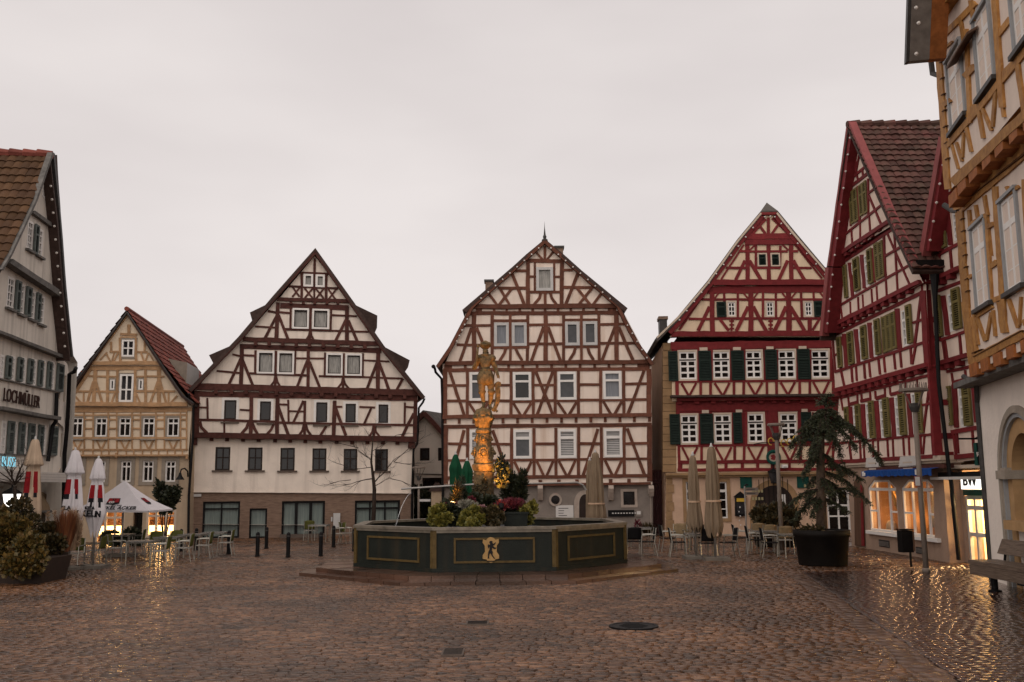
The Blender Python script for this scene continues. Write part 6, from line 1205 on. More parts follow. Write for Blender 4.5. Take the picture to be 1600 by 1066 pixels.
# ============================================================ ground: wet cobbles
def ramp(e, cols):
    e[0].color = tuple(cols[0]) + (1,); e[1].color = tuple(cols[-1]) + (1,)
    for i in range(1, len(cols) - 1):
        x = e.new(i / (len(cols) - 1)); x.color = tuple(cols[i]) + (1,)
def island_mat(name, cols, rough=(.16, .42), spec=.5, bump=.25, bsc=40, film=0.0, film_r=.08):
    m = bpy.data.materials.new(name); m.use_nodes = True; t = m.node_tree; t.nodes.clear(); LK = t.links.new
    nd = t.nodes.new; out = nd('ShaderNodeOutputMaterial'); pb = nd('ShaderNodeBsdfPrincipled'); LK(pb.outputs[0], out.inputs[0])
    g = nd('ShaderNodeNewGeometry'); cr = nd('ShaderNodeValToRGB'); e = cr.color_ramp.elements
    ramp(e, cols)
    LK(g.outputs['Random Per Island'], cr.inputs[0])
    nz = nd('ShaderNodeTexNoise'); nz.inputs['Scale'].default_value = .35; nz.inputs['Detail'].default_value = 3; LK(g.outputs['Position'], nz.inputs['Vector'])
    mr = nd('ShaderNodeMapRange'); mr.inputs['From Min'].default_value = .35; mr.inputs['From Max'].default_value = .65; mr.inputs['To Min'].default_value = .50; mr.inputs['To Max'].default_value = 1.40; LK(nz.outputs['Fac'], mr.inputs['Value'])
    n3 = nd('ShaderNodeTexNoise'); n3.inputs['Scale'].default_value = 22; n3.inputs['Detail'].default_value = 5; LK(g.outputs['Position'], n3.inputs['Vector'])
    m3 = nd('ShaderNodeMapRange'); m3.inputs['To Min'].default_value = .6; m3.inputs['To Max'].default_value = 1.4; LK(n3.outputs['Fac'], m3.inputs['Value'])
    mu = nd('ShaderNodeMath'); mu.operation = 'MULTIPLY'; LK(mr.outputs[0], mu.inputs[0]); LK(m3.outputs[0], mu.inputs[1])
    mx = nd('ShaderNodeMix'); mx.data_type = 'RGBA'; mx.blend_type = 'MULTIPLY'; mx.inputs['Factor'].default_value = 1; LK(cr.outputs[0], mx.inputs[6]); LK(mu.outputs[0], mx.inputs[7]); LK(mx.outputs[2], pb.inputs['Base Color'])
    n2 = nd('ShaderNodeTexNoise'); n2.inputs['Scale'].default_value = .8; n2.inputs['Detail'].default_value = 6; LK(g.outputs['Position'], n2.inputs['Vector'])
    ad = nd('ShaderNodeMath'); ad.operation = 'ADD'; LK(n2.outputs['Fac'], ad.inputs[0]); LK(g.outputs['Random Per Island'], ad.inputs[1])
    r2 = nd('ShaderNodeMapRange'); r2.inputs['From Min'].default_value = .4; r2.inputs['From Max'].default_value = 1.5; r2.inputs['To Min'].default_value = rough[0]; r2.inputs['To Max'].default_value = rough[1]; LK(ad.outputs[0], r2.inputs['Value']); LK(r2.outputs[0], pb.inputs['Roughness'])
    pb.inputs['Specular IOR Level'].default_value = spec; pb.inputs['Specular Tint'].default_value = (1.0, .74, .58, 1)
    pb.inputs['Coat Weight'].default_value = film; pb.inputs['Coat Roughness'].default_value = film_r; pb.inputs['Coat Tint'].default_value = (1, .93, .88, 1)
    nb = nd('ShaderNodeTexNoise'); nb.inputs['Scale'].default_value = bsc; nb.inputs['Detail'].default_value = 4; LK(g.outputs['Position'], nb.inputs['Vector'])
    bp = nd('ShaderNodeBump'); bp.inputs['Strength'].default_value = bump; bp.inputs['Distance'].default_value = .02; LK(nb.outputs['Fac'], bp.inputs['Height']); LK(bp.outputs[0], pb.inputs['Normal'])
    return m
M['cobble'] = island_mat('wet_cobblestone', [(.014, .007, .004), (.115, .054, .026), (.055, .026, .013), (.165, .088, .047), (.092, .040, .018), (.026, .014, .008), (.140, .072, .038)], (.12, .34), .4, .25, 45, .6, .09)
M['paver'] = island_mat('wet_dark_paving', [(.012, .007, .005), (.032, .013, .009), (.020, .010, .007), (.046, .020, .013)], (.12, .24), .4, .02, 14, .8, .07)
M['gutter_stone'] = island_mat('wet_gutter_stone', [(.07, .040, .027), (.10, .058, .040), (.055, .030, .021)], (.2, .45), .45)
M['mortar'] = pm('wet_dark_joint', (.012, .008, .006), .5, .3, 3, bump=.3, bscale=30)
mb = MB(); mb.add([(-400, -300, -.03), (400, -300, -.03), (400, 700, -.03), (-400, 700, -.03)], [(0, 1, 2, 3)], M['mortar']); tag(mb.build('ground'), kind='structure')
rng = np.random.default_rng(5)
# border line between the old cobbles and the smoother paving at the right
GA, GB = ground(1250, 893), ground(1500, 1066); gd = (GB - GA); 
def border_x(y): return GA.x + gd.x * (y - GA.y) / gd.y
RT = GA.y   # far edge of the smooth paving
def stones(name, rows, mat, xlim, hmin, hmax, tilt, bevel, wave=1.0, drop=.018):
    """rows of individual setts: every stone a bevelled block with its own tilt"""
    C = []
    for (y0, dy, lmin, lmax) in rows:
        xs, xe = xlim(y0)
        if xe <= xs: continue
        n = int((xe - xs) / ((lmin + lmax) / 2)) + 3
        l = rng.uniform(lmin, lmax, n); x = xs + np.concatenate([[0], np.cumsum(l)[:-1]]) - rng.uniform(0, lmax)
        e_ = np.minimum(x + l, xe); x = np.maximum(x, xs); l = e_ - x; ok = l > .05; x, l = x[ok], l[ok]
        C.append(np.stack([x, np.full_like(x, y0), l, np.full_like(x, dy)], 1))
    A = np.concatenate(C); n = len(A); g = .006
    yy = A[:, 1] + wave * (.05 * np.sin(A[:, 0] * .55) + .03 * np.sin(A[:, 0] * 1.3 + A[:, 1] * .7) + rng.normal(0, .005, n))
    x0, x1, y0, y1 = A[:, 0] + g * .5, A[:, 0] + A[:, 2] - g * .5, yy + g, yy + A[:, 3] - g
    h = rng.uniform(hmin, hmax, n); sc_ = np.minimum(1.0, 20.0 / A[:, 1]); tx = np.clip(rng.normal(0, 1, n), -1.7, 1.7) * tilt * sc_; ty = np.clip(rng.normal(0, 1, n), -1.5, 1.5) * tilt * sc_
    V = np.zeros((n, 12, 3)); b = bevel
    jx = lambda: rng.normal(0, .006 * wave, n)
    X = [x0 + jx(), x1 + jx(), x1 + jx(), x0 + jx()]; Y = [y0 + jx(), y0 + jx(), y1 + jx(), y1 + jx()]
    cx, cy = (x0 + x1) / 2, (y0 + y1) / 2
    for k in range(4):
        V[:, k] = np.stack([X[k], Y[k], np.full(n, -.03)], 1)
        V[:, 4 + k] = np.stack([X[k], Y[k], h - drop + (X[k] - cx) * tx + (Y[k] - cy) * ty], 1)
        px = X[k] + np.sign(cx - X[k]) * b; py = Y[k] + np.sign(cy - Y[k]) * b
        V[:, 8 + k] = np.stack([px, py, h + (px - cx) * tx + (py - cy) * ty], 1)
    F_ = np.array([(0, 1, 5, 4), (1, 2, 6, 5), (3, 0, 4, 7), (4, 5, 9, 8), (5, 6, 10, 9), (6, 7, 11, 10), (7, 4, 8, 11), (8, 9, 10, 11)])
    FI = (np.arange(n)[:, None, None] * 12 + F_[None]).reshape(-1)
    me = bpy.data.meshes.new(name); me.vertices.add(n * 12); me.vertices.foreach_set('co', V.reshape(-1))
    nf = n * len(F_); me.loops.add(nf * 4); me.loops.foreach_set('vertex_index', FI.astype(np.int32)); me.polygons.add(nf)
    me.polygons.foreach_set('loop_start', np.arange(0, nf * 4, 4, dtype=np.int32)); me.polygons.foreach_set('loop_total', np.full(nf, 4, dtype=np.int32))
    me.materials.append(mat); me.update(calc_edges=True); me.validate()
    o = bpy.data.objects.new(name, me); COL.objects.link(o); return tag(o, kind='structure')
rows = []; y = 7.0
while y < 56:
    dy = rng.uniform(.075, .105) if y < 30 else rng.uniform(.13, .18)
    rows.append((y, dy, .11 if y < 30 else .2, .25 if y < 30 else .38)); y += dy
def lim1(y):
    w = .56 * y + 4; return (-w, min(w, border_x(y) - .42 if y < RT else w))
stones('cobblestones', rows, M['cobble'], lim1, .0, .012, .024, .008)
rows = []; y = 7.0
while y < RT:
    rows.append((y, .17, .2, .3)); y += .17
stones('paving', rows, M['paver'], lambda y: (border_x(y) + .05, .56 * y + 4), .002, .003, .0035, .005, .1, .003)
stones('gutter', [(y, .3, .22, .30) for y in np.arange(7, RT, .3)], M['gutter_stone'], lambda y: (border_x(y) - .44, border_x(y) + .04), .002, .006, .02, .01)
# manhole cover
p = ground(990, 980); t = thing('manhole_cover', (p.x, p.y, .018), 'round dark iron manhole cover set in the cobbles', 'manhole cover'); mb = MB(); mb.lathe((p.x, p.y, .0), [(.42, 0), (.42, .03), (.36, .03), (.355, .022), (.02, .022)], M['black_metal'], 28); mb.build('cover', t)
mb = MB()
for k in range(7): mb.box((p.x, p.y - .24 + k * .08, .025), (.5 - abs(k - 3) * .08, .025, .008), M['black_metal'])
mb.build('tread', t)

for i, (px, py, w, d, lab) in enumerate(((708, 1021, .32, .55, 'rectangular dark iron drain cover nearest the camera in the cobbles'), (746, 975, .40, .40, 'smaller dark iron drain cover between the near drain and the fountain'))):
    p = ground(px, py); t = thing('drain_cover', (p.x, p.y, .012), lab, 'drain cover'); mb = MB(); mb.box((p.x, p.y, .012), (w, d, .03), M['sill_stone']); mb.build('frame', t); mb = MB()
    for k in range(6): mb.box((p.x, p.y - d * .4 + d * .8 * k / 5, .029), (w * .84, .03, .008), M['mortar'])
    mb.build('grating', t)
# ============================================================ foliage helpers
def leaf_mat(name, cols, rough=.55):
    m = bpy.data.materials.new(name); m.use_nodes = True; t = m.node_tree; t.nodes.clear(); LK = t.links.new; nd = t.nodes.new
    out = nd('ShaderNodeOutputMaterial'); pb = nd('ShaderNodeBsdfPrincipled'); LK(pb.outputs[0], out.inputs[0]); g = nd('ShaderNodeNewGeometry'); cr = nd('ShaderNodeValToRGB'); e = cr.color_ramp.elements
    ramp(e, cols)
    LK(g.outputs['Random Per Island'], cr.inputs[0]); LK(cr.outputs[0], pb.inputs['Base Color']); pb.inputs['Roughness'].default_value = rough; pb.inputs['Specular IOR Level'].default_value = .35
    pb.inputs['Subsurface Weight'].default_value = 0
    return m
def leaf(mb, p, d, s, w, mat, rnd):
    """one folded leaf at p pointing along d"""
    d = d.normalized(); ref = Vector((rnd.uniform(-1, 1), rnd.uniform(-1, 1), rnd.uniform(-.4, 1))); a = d.cross(ref)
    if a.length < 1e-4: a = Vector((1, 0, 0))
    a.normalize(); n = a.cross(d); t = p + d * s; m = p + d * s * .5
    mb.add([p, m + a * w + n * w * .3, t, m - a * w + n * w * .3], [(0, 1, 2), (0, 2, 3)], mat)
def leaf_cloud(mb, blobs, n, size, mat, rnd, wr=.35, up=.25):
    tot = sum(b[3] * b[4] * b[5] for b in blobs)
    for (x, y, z, rx, ry, rz) in blobs:
        k = max(4, int(n * rx * ry * rz / tot))
        for _ in range(k):
            v = Vector((rnd.gauss(0, 1), rnd.gauss(0, 1), rnd.gauss(0, 1))).normalized(); r = rnd.random() ** .33 * rnd.uniform(.75, 1.08)
            p = Vector((x + v.x * rx * r, y + v.y * ry * r, z + v.z * rz * r)); s = size * rnd.uniform(.6, 1.3)
            leaf(mb, p, v + Vector((rnd.uniform(-.8, .8), rnd.uniform(-.8, .8), rnd.uniform(-.6, .8) + up)), s, s * wr, mat, rnd)
def branches(mb, p, d, L_, r, depth, mat, rnd, tips, spread=.6, n=3, droop=0.0):
    q = [p]; dd = d.normalized(); k = 4
    for i in range(k):
        dd = (dd + Vector((rnd.uniform(-.18, .18), rnd.uniform(-.18, .18), rnd.uniform(-.12, .16) - droop))).normalized(); q.append(q[-1] + dd * L_ / k)
    mb.tube(q, [r * (1 - .55 * i / k) for i in range(k + 1)], mat, 5 if depth > 1 else 3, cap=False)
    tips.append(q[-1])
    if depth == 0: return
    for i in range(n):
        b = q[min(k, 1 + int(rnd.random() * k))]; ax = Vector((rnd.uniform(-1, 1), rnd.uniform(-1, 1), rnd.uniform(-.3, .7))).normalized()
        branches(mb, b, dd * .75 + ax * spread, L_ * rnd.uniform(.5, .75), r * .5, depth - 1, mat, rnd, tips, spread, n, droop)
M['bark'] = pm('wet_dark_bark', (.030, .020, .015), .75, .3, 8, bump=.4, bscale=30)
M['leaf_autumn'] = leaf_mat('autumn_leaf', [(.02, .022, .008), (.10, .062, .012), (.045, .038, .010), (.15, .085, .016), (.06, .030, .010)])
M['leaf_dark'] = leaf_mat('dark_evergreen_leaf', [(.008, .012, .006), (.022, .026, .010), (.014, .018, .008), (.035, .030, .012)])
M['leaf_brown'] = leaf_mat('brown_green_leaf', [(.030, .024, .008), (.075, .045, .014), (.022, .020, .008), (.05, .036, .012)])
M['leaf_yellow'] = leaf_mat('yellow_green_leaf', [(.05, .055, .010), (.17, .14, .022), (.10, .095, .016), (.24, .19, .035), (.035, .045, .012)])
M['leaf_red'] = leaf_mat('crimson_heather', [(.09, .008, .015), (.13, .014, .024), (.055, .006, .012), (.17, .025, .035)])
M['leaf_pink'] = leaf_mat('pale_pink_bloom', [(.25, .10, .13), (.32, .17, .16), (.16, .06, .08)])
M['grass_red'] = leaf_mat('rusty_grass', [(.13, .035, .014), (.19, .065, .022), (.08, .024, .012), (.24, .11, .045)])
M['plume'] = leaf_mat('buff_plume', [(.28, .17, .10), (.36, .24, .15), (.22, .13, .07)])
M['grey_foliage'] = leaf_mat('silver_foliage', [(.17, .155, .12), (.26, .235, .18), (.11, .105, .08)])
rl = random.Random(11)

# ============================================================ fountain
FX, FY, RF, TH = -.72, 29.1, 4.1, R(3.3)
M['basin'] = pm('dark_green_cast_iron', (.010, .012, .009), .6, .3, 2.2, bump=.15, bscale=30, streak=.5, streak_col=(.032, .022, .011), spec=.2)
M['gilt'] = pm('worn_gold_brown_trim', (.085, .055, .020), .55, .3, 6, bump=.1)
M['rim'] = pm('worn_lead_rim', (.16, .135, .105), .42, .35, 3, bump=.2, bscale=16, metal=.2)
M['step_stone'] = island_mat('wet_red_sandstone', [(.068, .036, .025), (.10, .054, .037), (.050, .027, .019)], (.2, .45), .4, .3, 18, .5, .12)
M['water'] = pm('dark_green_water', (.014, .016, .007), .04, .3, 3, bump=.12, bscale=7, spec=.5)
fo = thing('fountain', (FX, FY, 0), 'octagonal dark green fountain basin with gilt panels and a stone knight on a column', 'fountain')
def octp(Rr, z, k, th=TH): a = -math.pi / 2 - math.pi / 8 + th + k * math.pi / 4; return Vector((FX + Rr * math.cos(a), FY + Rr * math.sin(a), z))
mb = MB()
def ring(R0, R1, z0, z1, mat):
    for k in range(8):
        a, b, c, d = octp(R0, z0, k), octp(R0, z0, k + 1), octp(R1, z0, k + 1), octp(R1, z0, k); up = Vector((0, 0, z1 - z0))
        mb.add([a, b, c, d, a + up, b + up, c + up, d + up], [(4, 5, 6, 7), (0, 1, 5, 4), (2, 3, 7, 6)], mat)
ring(RF, RF - .16, .18, 1.26, M['basin']); ring(RF + .06, RF - .02, .20, .30, M['basin']); mb.build('basin', fo)
mb = MB(); ring(RF + .08, RF - .24, 1.26, 1.33, M['rim']); ring(RF + .05, RF, 1.19, 1.262, M['rim']); mb.build('rim', fo)
mb = MB(); mb.add([octp(RF - .16, 1.10, k) for k in range(8)], [tuple(range(8))], M['water']); mb.build('water', fo)
# step of separate stone blocks
mb = MB()
for Rr, Ri, z0, z1 in ((5.16, 3.9, -.02, .20), (5.62, 5.0, -.02, .085)):
    for k in range(8):
        a, b, c, d = octp(Rr, 0, k, R(1)), octp(Rr, 0, k + 1, R(1)), octp(Ri, 0, k + 1, R(1)), octp(Ri, 0, k, R(1)); n = 7
        for i in range(n):
            f0, f1 = i / n + .002, (i + 1) / n - .002; p = [a.lerp(b, f0), a.lerp(b, f1), d.lerp(c, f1), d.lerp(c, f0)]; h = z1 + rl.uniform(-.006, .006)
            mb.hexa([q + Vector((0, 0, z0)) for q in p] + [q + Vector((0, 0, h)) for q in p], M['step_stone'])
mb.build('step', fo)
for k in range(8):
    a, b = octp(RF, 0, k), octp(RF, 0, k + 1); Fk = Fac((a.x, a.y), (b.x, b.y))
    if Fk.n.y > .3: continue
    mb = MB(); Lk = Fk.len; u0, u1, z0, z1 = .52, Lk - .52, .42, 1.06; e = .052
    mb.fbox(Fk, u0, u0 + e, z0, z1, -.02, .035, M['gilt']); mb.fbox(Fk, u1 - e, u1, z0, z1, -.02, .035, M['gilt']); mb.fbox(Fk, u0 + e, u1 - e, z1 - e, z1, -.02, .033, M['gilt']); mb.fbox(Fk, u0 + e, u1 - e, z0, z0 + e, -.02, .033, M['gilt']); mb.build('panel_frame', fo)
    mb = MB(); mb.fbox(Fk, -.02, .075, .18, 1.26, -.03, .05, M['gilt']); mb.build('corner_post', fo); mb = MB(); mb.fbox(Fk, Lk - .075, Lk + .02, .18, 1.26, -.03, .047, M['gilt'])
    for z in (.35, .7, 1.1):
        for u in (Lk - .04,): c = Fk.w(u, z, .05); mb.lathe(tuple(c), [(.018, -.018), (.02, 0), (.018, .018)], M['gilt'], 6)
    mb.build('corner_post', fo)
    if Fk.n.y < -.9:
        M['crest'] = pm('sand_gold_crest', (.33, .20, .08), .6, .2, 6, bump=.2); M['beast'] = pm('black_heraldic_beast', (.012, .010, .010), .5, .1, 5)
        cu, cz_, s = Lk * .47, .74, .0088
        sh = [(-23, 32), (-14, 29), (-8, 36), (0, 38), (8, 36), (14, 30), (23, 33), (24, 22), (18, 14), (17, -4), (24, -14), (24, -24), (13, -26), (8, -33), (0, -36), (-8, -33), (-13, -26), (-24, -24), (-24, -14), (-17, -4), (-18, 14), (-24, 22)]
        mb = MB(); mb.prism(Fk, [(cu + x * s, cz_ + y * s) for x, y in sh], 0, .05, M['crest']); cr_ = mb.build('coat_of_arms', fo)
        bs = [(-3, 31), (3, 31), (6, 28), (4, 25), (8, 22), (14, 27), (16, 25), (10, 18), (6, 16), (14, 10), (17, 12), (17, 8), (10, 6), (4, 10), (3, 2), (6, -2), (5, -10), (9, -18), (14, -22), (10, -23), (4, -16), (0, -8), (-3, -6), (-6, -14), (-5, -22), (-10, -22), (-9, -12), (-8, -2), (-4, 6), (-4, 14), (-8, 8), (-10, 16), (-7, 22), (-5, 18), (-2, 22), (-5, 26)]
        mb = MB(); mb.prism(Fk, [(cu + x * s * .95, cz_ + y * s * .95 - .02) for x, y in bs], .05, .062, M['beast']); mb.prism(Fk, [(cu + x * s, cz_ - .26 + y * s) for x, y in ((-12, 0), (12, 0), (9, -3), (-9, -3))], .05, .06, M['beast']); mb.build('beast', cr_)
# carved column
M['stat'] = pm('mossy_carved_sandstone', (.23, .145, .065), .85, .35, 9, bump=.9, bscale=22, col2=(.05, .042, .024), spec=.2)
CX, CY = at(756, 790, FY).x, FY; zy = lambda py: at(756, py, FY).z; pxm = FY / FPX
def carved(name, prof, n, amp, lob, parent, seed):
    r_ = random.Random(seed); mb = MB(); pr = []
    for (a, za), (b, zb2) in zip(prof[:-1], prof[1:]):
        m = max(1, int(abs(zb2 - za) / .05)) if abs(b - a) < .12 else 1
        for i in range(m): pr.append((a + (b - a) * i / m, za + (zb2 - za) * i / m))
    pr.append(prof[-1])
    mb.lathe((CX, CY, 0), pr, M['stat'], n, sq=lambda q, z: 1 + amp * math.cos(lob * q + 2.5 * math.sin(z * 7)) * math.sin(z * 11) + r_.uniform(-amp, amp) * .5)
    return mb.build(name, parent, True)
carved('pedestal', [(.36, zy(815)), (.34, zy(790)), (.31, zy(785)), (.31, zy(742)), (.34, zy(738))], 32, .05, 4, fo, 1)
mb = MB(); mb.lathe((CX, CY, 0), [(.30, zy(738)), (.36, zy(733)), (.38, zy(728)), (.37, zy(726)), (.30, zy(724))], M['stat'], 8, rot=math.pi / 8); mb.build('cornice', fo)
carved('column', [(.295, zy(724)), (.285, zy(712)), (.26, zy(704)), (.215, zy(695)), (.20, zy(677))], 36, .07, 6, fo, 2)
mb = MB(); mb.lathe((CX, CY, 0), [(.205, zy(677)), (.24, zy(675.5)), (.245, zy(673)), (.22, zy(671)), (.19, zy(669))], M['stat'], 24); mb.build('ring', fo)
cap = carved('capital', [(.20, zy(669)), (.22, zy(666)), (.27, zy(662)), (.30, zy(656)), (.32, zy(654)), (.31, zy(651))], 40, .11, 8, fo, 3)
for k in range(4):
    a = -math.pi / 2 + math.pi / 4 + k * math.pi / 2; c = Vector((CX + .29 * math.cos(a), CY + .29 * math.sin(a), zy(656))); mb = MB()
    mb.tube([c + Vector((0, 0, -.02)), c + Vector((.07 * math.cos(a), .07 * math.sin(a), .03)), c + Vector((.03 * math.cos(a), .03 * math.sin(a), .09)), c + Vector((-.02 * math.cos(a), -.02 * math.sin(a), .03))], [.05, .055, .04, .02], M['stat'], 8); mb.build('volute', cap, True)
for zz, rr, s in ((zy(707), .27, 1.0), (zy(686), .205, .8)):
    for k in range(4):
        a = -math.pi / 2 + k * math.pi / 2; u = Vector((math.cos(a), math.sin(a), 0)); v = Vector((-u.y, u.x, 0)); c = Vector((CX, CY, zz)) + u * rr; mb = MB()
        # a lion mask: mane ring, brow, snout
        n = 12
        for i in range(n):
            q = 2 * math.pi * i / n; p = c + v * (.12 * s * math.cos(q)) + Vector((0, 0, .13 * s * math.sin(q))); mb.lathe(tuple(p), [(.005, -.04 * s), (.035 * s, -.02 * s), (.035 * s, .02 * s), (.005, .04 * s)], M['stat'], 6)
        mb.lathe(tuple(c), [(.01, -.10 * s), (.08 * s, -.05 * s), (.09 * s, .03 * s), (.03, .10 * s)], M['stat'], 10); mb.lathe(tuple(c + u * .07 * s - Vector((0, 0, .03 * s))), [(.01, -.05 * s), (.05 * s, -.02 * s), (.045 * s, .02 * s), (.01, .05 * s)], M['stat'], 8); mb.build('lion_mask', fo, True)
# knight
sx = lambda x, y, dy=0.0: at(715 + x / 7.9, 525 + y / 7.9, FY + dy)
k_ = FY / FPX / 7.9
me = bpy.data.meshes.new('knight'); J = {}; bmv = []; bme = []; rad = []
def jn(name, x, y, r, par=None, dy=0.0):
    bmv.append(sx(x, y, dy) - Vector((FX, FY, 0))); rad.append(r * k_); J[name] = len(bmv) - 1
    if par: bme.append((J[par], J[name]))
jn('pelvis', 348, 490, 78); jn('waist', 345, 420, 62, 'pelvis'); jn('belly', 342, 370, 74, 'waist'); jn('chest', 340, 300, 82, 'belly'); jn('neck', 343, 240, 36, 'chest'); jn('head', 343, 200, 40, 'neck', -.02); jn('crown', 343, 150, 42, 'head')
jn('hipl', 305, 530, 62, 'pelvis'); jn('thl', 297, 600, 60, 'hipl', -.04); jn('kneel', 300, 690, 40, 'thl', -.08); jn('calfl', 312, 760, 36, 'kneel'); jn('ankl', 325, 860, 22, 'calfl', .02); jn('toel', 290, 905, 20, 'ankl', -.14)
jn('hipr', 395, 530, 62, 'pelvis'); jn('thr', 408, 600, 58, 'hipr'); jn('kneer', 415, 695, 38, 'thr', -.03); jn('calfr', 412, 770, 36, 'kneer', .04); jn('ankr', 398, 865, 22, 'calfr', .06); jn('toer', 425, 908, 20, 'ankr', -.08)
jn('shl', 272, 280, 50, 'chest'); jn('ell', 195, 410, 34, 'shl', -.02); jn('wrl', 228, 335, 22, 'ell', -.16); jn('hal', 236, 300, 24, 'wrl', -.18)
jn('shr', 420, 280, 50, 'chest'); jn('elr', 470, 400, 34, 'shr', .02); jn('wrr', 492, 470, 22, 'elr', -.08); jn('har', 500, 505, 24, 'wrr', -.10)
me.from_pydata([tuple(v) for v in bmv], bme, []); me.update()
kn = bpy.data.objects.new('statue', me); COL.objects.link(kn); kn.parent = fo; me.materials.append(M['stat'])
md = kn.modifiers.new('skin', 'SKIN'); sv = me.skin_vertices[0].data
for i, r in enumerate(rad): sv[i].radius = (r, r * .9)
sv[0].use_root = True
kn.modifiers.new('sub', 'SUBSURF').levels = 2; kn.modifiers['sub'].render_levels = 2
def P3(x, y, dy=0.0): return sx(x, y, dy)
mb = MB()
c = P3(345, 470); mb.lathe((c.x, c.y, 0), [(.15, P3(0, 415).z), (.175, P3(0, 430).z), (.235, P3(0, 490).z), (.25, P3(0, 545).z), (.225, P3(0, 600).z), (.17, P3(0, 612).z)], M['stat'], 24, sq=lambda q, z: 1 + .07 * math.cos(10 * q)); mb.build('tasset', kn, True)
mb = MB(); c = P3(343, 130)
mb.lathe((c.x, c.y, 0), [(.09, P3(0, 165).z), (.17, P3(0, 128).z), (.19, P3(0, 112).z), (.12, P3(0, 105).z), (.10, P3(0, 80).z), (.03, P3(0, 62).z)], M['stat'], 20, sq=lambda q, z: 1 + .12 * math.cos(7 * q + z * 9))
for i in range(6): a = P3(300 + i * 18, 105, -.1); mb.tube([a, P3(290 + i * 20, 85, -.12), P3(280 + i * 26, 112, -.16)], [.02, .03, .012], M['stat'], 6)
mb.build('plumed_hat', kn, True)
mb = MB(); c = P3(343, 245); mb.lathe((c.x, c.y, 0), [(.08, P3(0, 262).z), (.15, P3(0, 248).z), (.15, P3(0, 232).z), (.07, P3(0, 222).z)], M['stat'], 20, sq=lambda q, z: 1 + .08 * math.cos(14 * q)); mb.build('collar', kn, True)
mb = MB(); h = P3(343, 190, -.10); mb.tube([h + Vector((0, 0, .03)), h + Vector((0, -.035, -.005)), h + Vector((0, -.01, -.015))], [.008, .016, .012], M['stat'], 6)
for s in (-1, 1): mb.lathe(tuple(h + Vector((s * .035, .01, .025))), [(.004, -.012), (.014, 0), (.004, .012)], M['stat'], 8)
for i in range(5): mb.tube([h + Vector(((i - 2) * .018, .0, -.035)), h + Vector(((i - 2) * .014, -.012, -.09))], [.02, .008], M['stat'], 6)
mb.build('bearded_face', kn, True)
for nm, x, y, dy, sg in (('hand', 236, 300, -.2, 1), ('hand', 500, 505, -.12, -1)):
    mb = MB(); c = P3(x, y, dy)
    for i in range(4): mb.tube([c + Vector((-.035 * sg, .03, .03 - i * .024)), c + Vector((-.03 * sg, -.045, .032 - i * .024)), c + Vector((.02 * sg, -.055, .032 - i * .024)), c + Vector((.03 * sg, -.025, .03 - i * .024))], [.014, .013, .012, .009], M['stat'], 6)
    mb.tube([c + Vector((-.01 * sg, -.02, .04)), c + Vector((.01 * sg, -.04, .07)), c + Vector((.02 * sg, -.045, .085))], [.015, .013, .009], M['stat'], 6); mb.build(nm, kn, True)
mb = MB(); mb.tube([P3(228, 400, -.2), P3(240, 260, -.2), P3(252, 135, -.2)], [.03, .035, .03], M['stat'], 8); mb.tube([P3(252, 140, -.2), P3(256, 110, -.2), P3(270, 125, -.2)], [.045, .05, .02], M['stat'], 8); mb.build('staff', kn, True)
ShF = Fac((P3(440, 900, -.12).x, P3(440, 900, -.12).y), (P3(560, 900, .02).x, P3(560, 900, .02).y)); o_ = P3(440, 900, -.12)
def SP(pts): return [((x - 440) * k_, P3(x, y).z) for x, y in pts]
mb = MB(); mb.prism(ShF, SP([(470, 590), (500, 565), (535, 575), (540, 605), (522, 625), (530, 690), (526, 770), (505, 850), (470, 915), (440, 935), (420, 915), (450, 870), (470, 800), (478, 720), (476, 640)]), -.05, .06, M['stat']); mb.prism(ShF, SP([(488, 640), (512, 640), (515, 760), (490, 850), (478, 860), (492, 760)]), .06, .09, M['stat']); mb.build('shield', kn)
mb = MB(); mb.tube([P3(440, 930, -.1), P3(470, 915, -.1), P3(488, 930, -.1), P3(474, 942, -.1)], [.035, .04, .04, .02], M['stat'], 8); mb.build('scroll', kn, True)
mb = MB(); mb.tube([P3(455, 430, .05), P3(440, 650, .12), P3(432, 830, .16)], [.018, .015, .008], M['stat'], 6); mb.lathe(tuple(P3(432, 838, .16)), [(.004, -.02), (.02, 0), (.004, .02)], M['stat'], 8); mb.build('sword', kn, True)
carved('base_rock', [(.30, zy(651.5)), (.29, zy(648)), (.24, zy(643)), (.21, zy(640)), (.05, zy(637))], 28, .10, 5, kn, 4)
for nm, x, y in (('pauldron', 268, 275), ('pauldron', 424, 275), ('knee_guard', 299, 690), ('knee_guard', 415, 692)):
    c = P3(x, y, -.04); r_ = 46 * k_; mb = MB(); mb.lathe(tuple(c), [(.01, -r_), (r_ * .8, -r_ * .6), (r_ * 1.05, 0), (r_ * .8, r_ * .6), (.01, r_)], M['stat'], 12, sq=lambda q, z: 1 + .08 * math.cos(5 * q)); mb.build(nm, kn, True)
c = P3(345, 425); mb = MB(); mb.lathe((c.x, c.y, c.z), [(.15, -.03), (.185, -.02), (.185, .02), (.15, .03)], M['stat'], 20); mb.build('belt', kn, True)
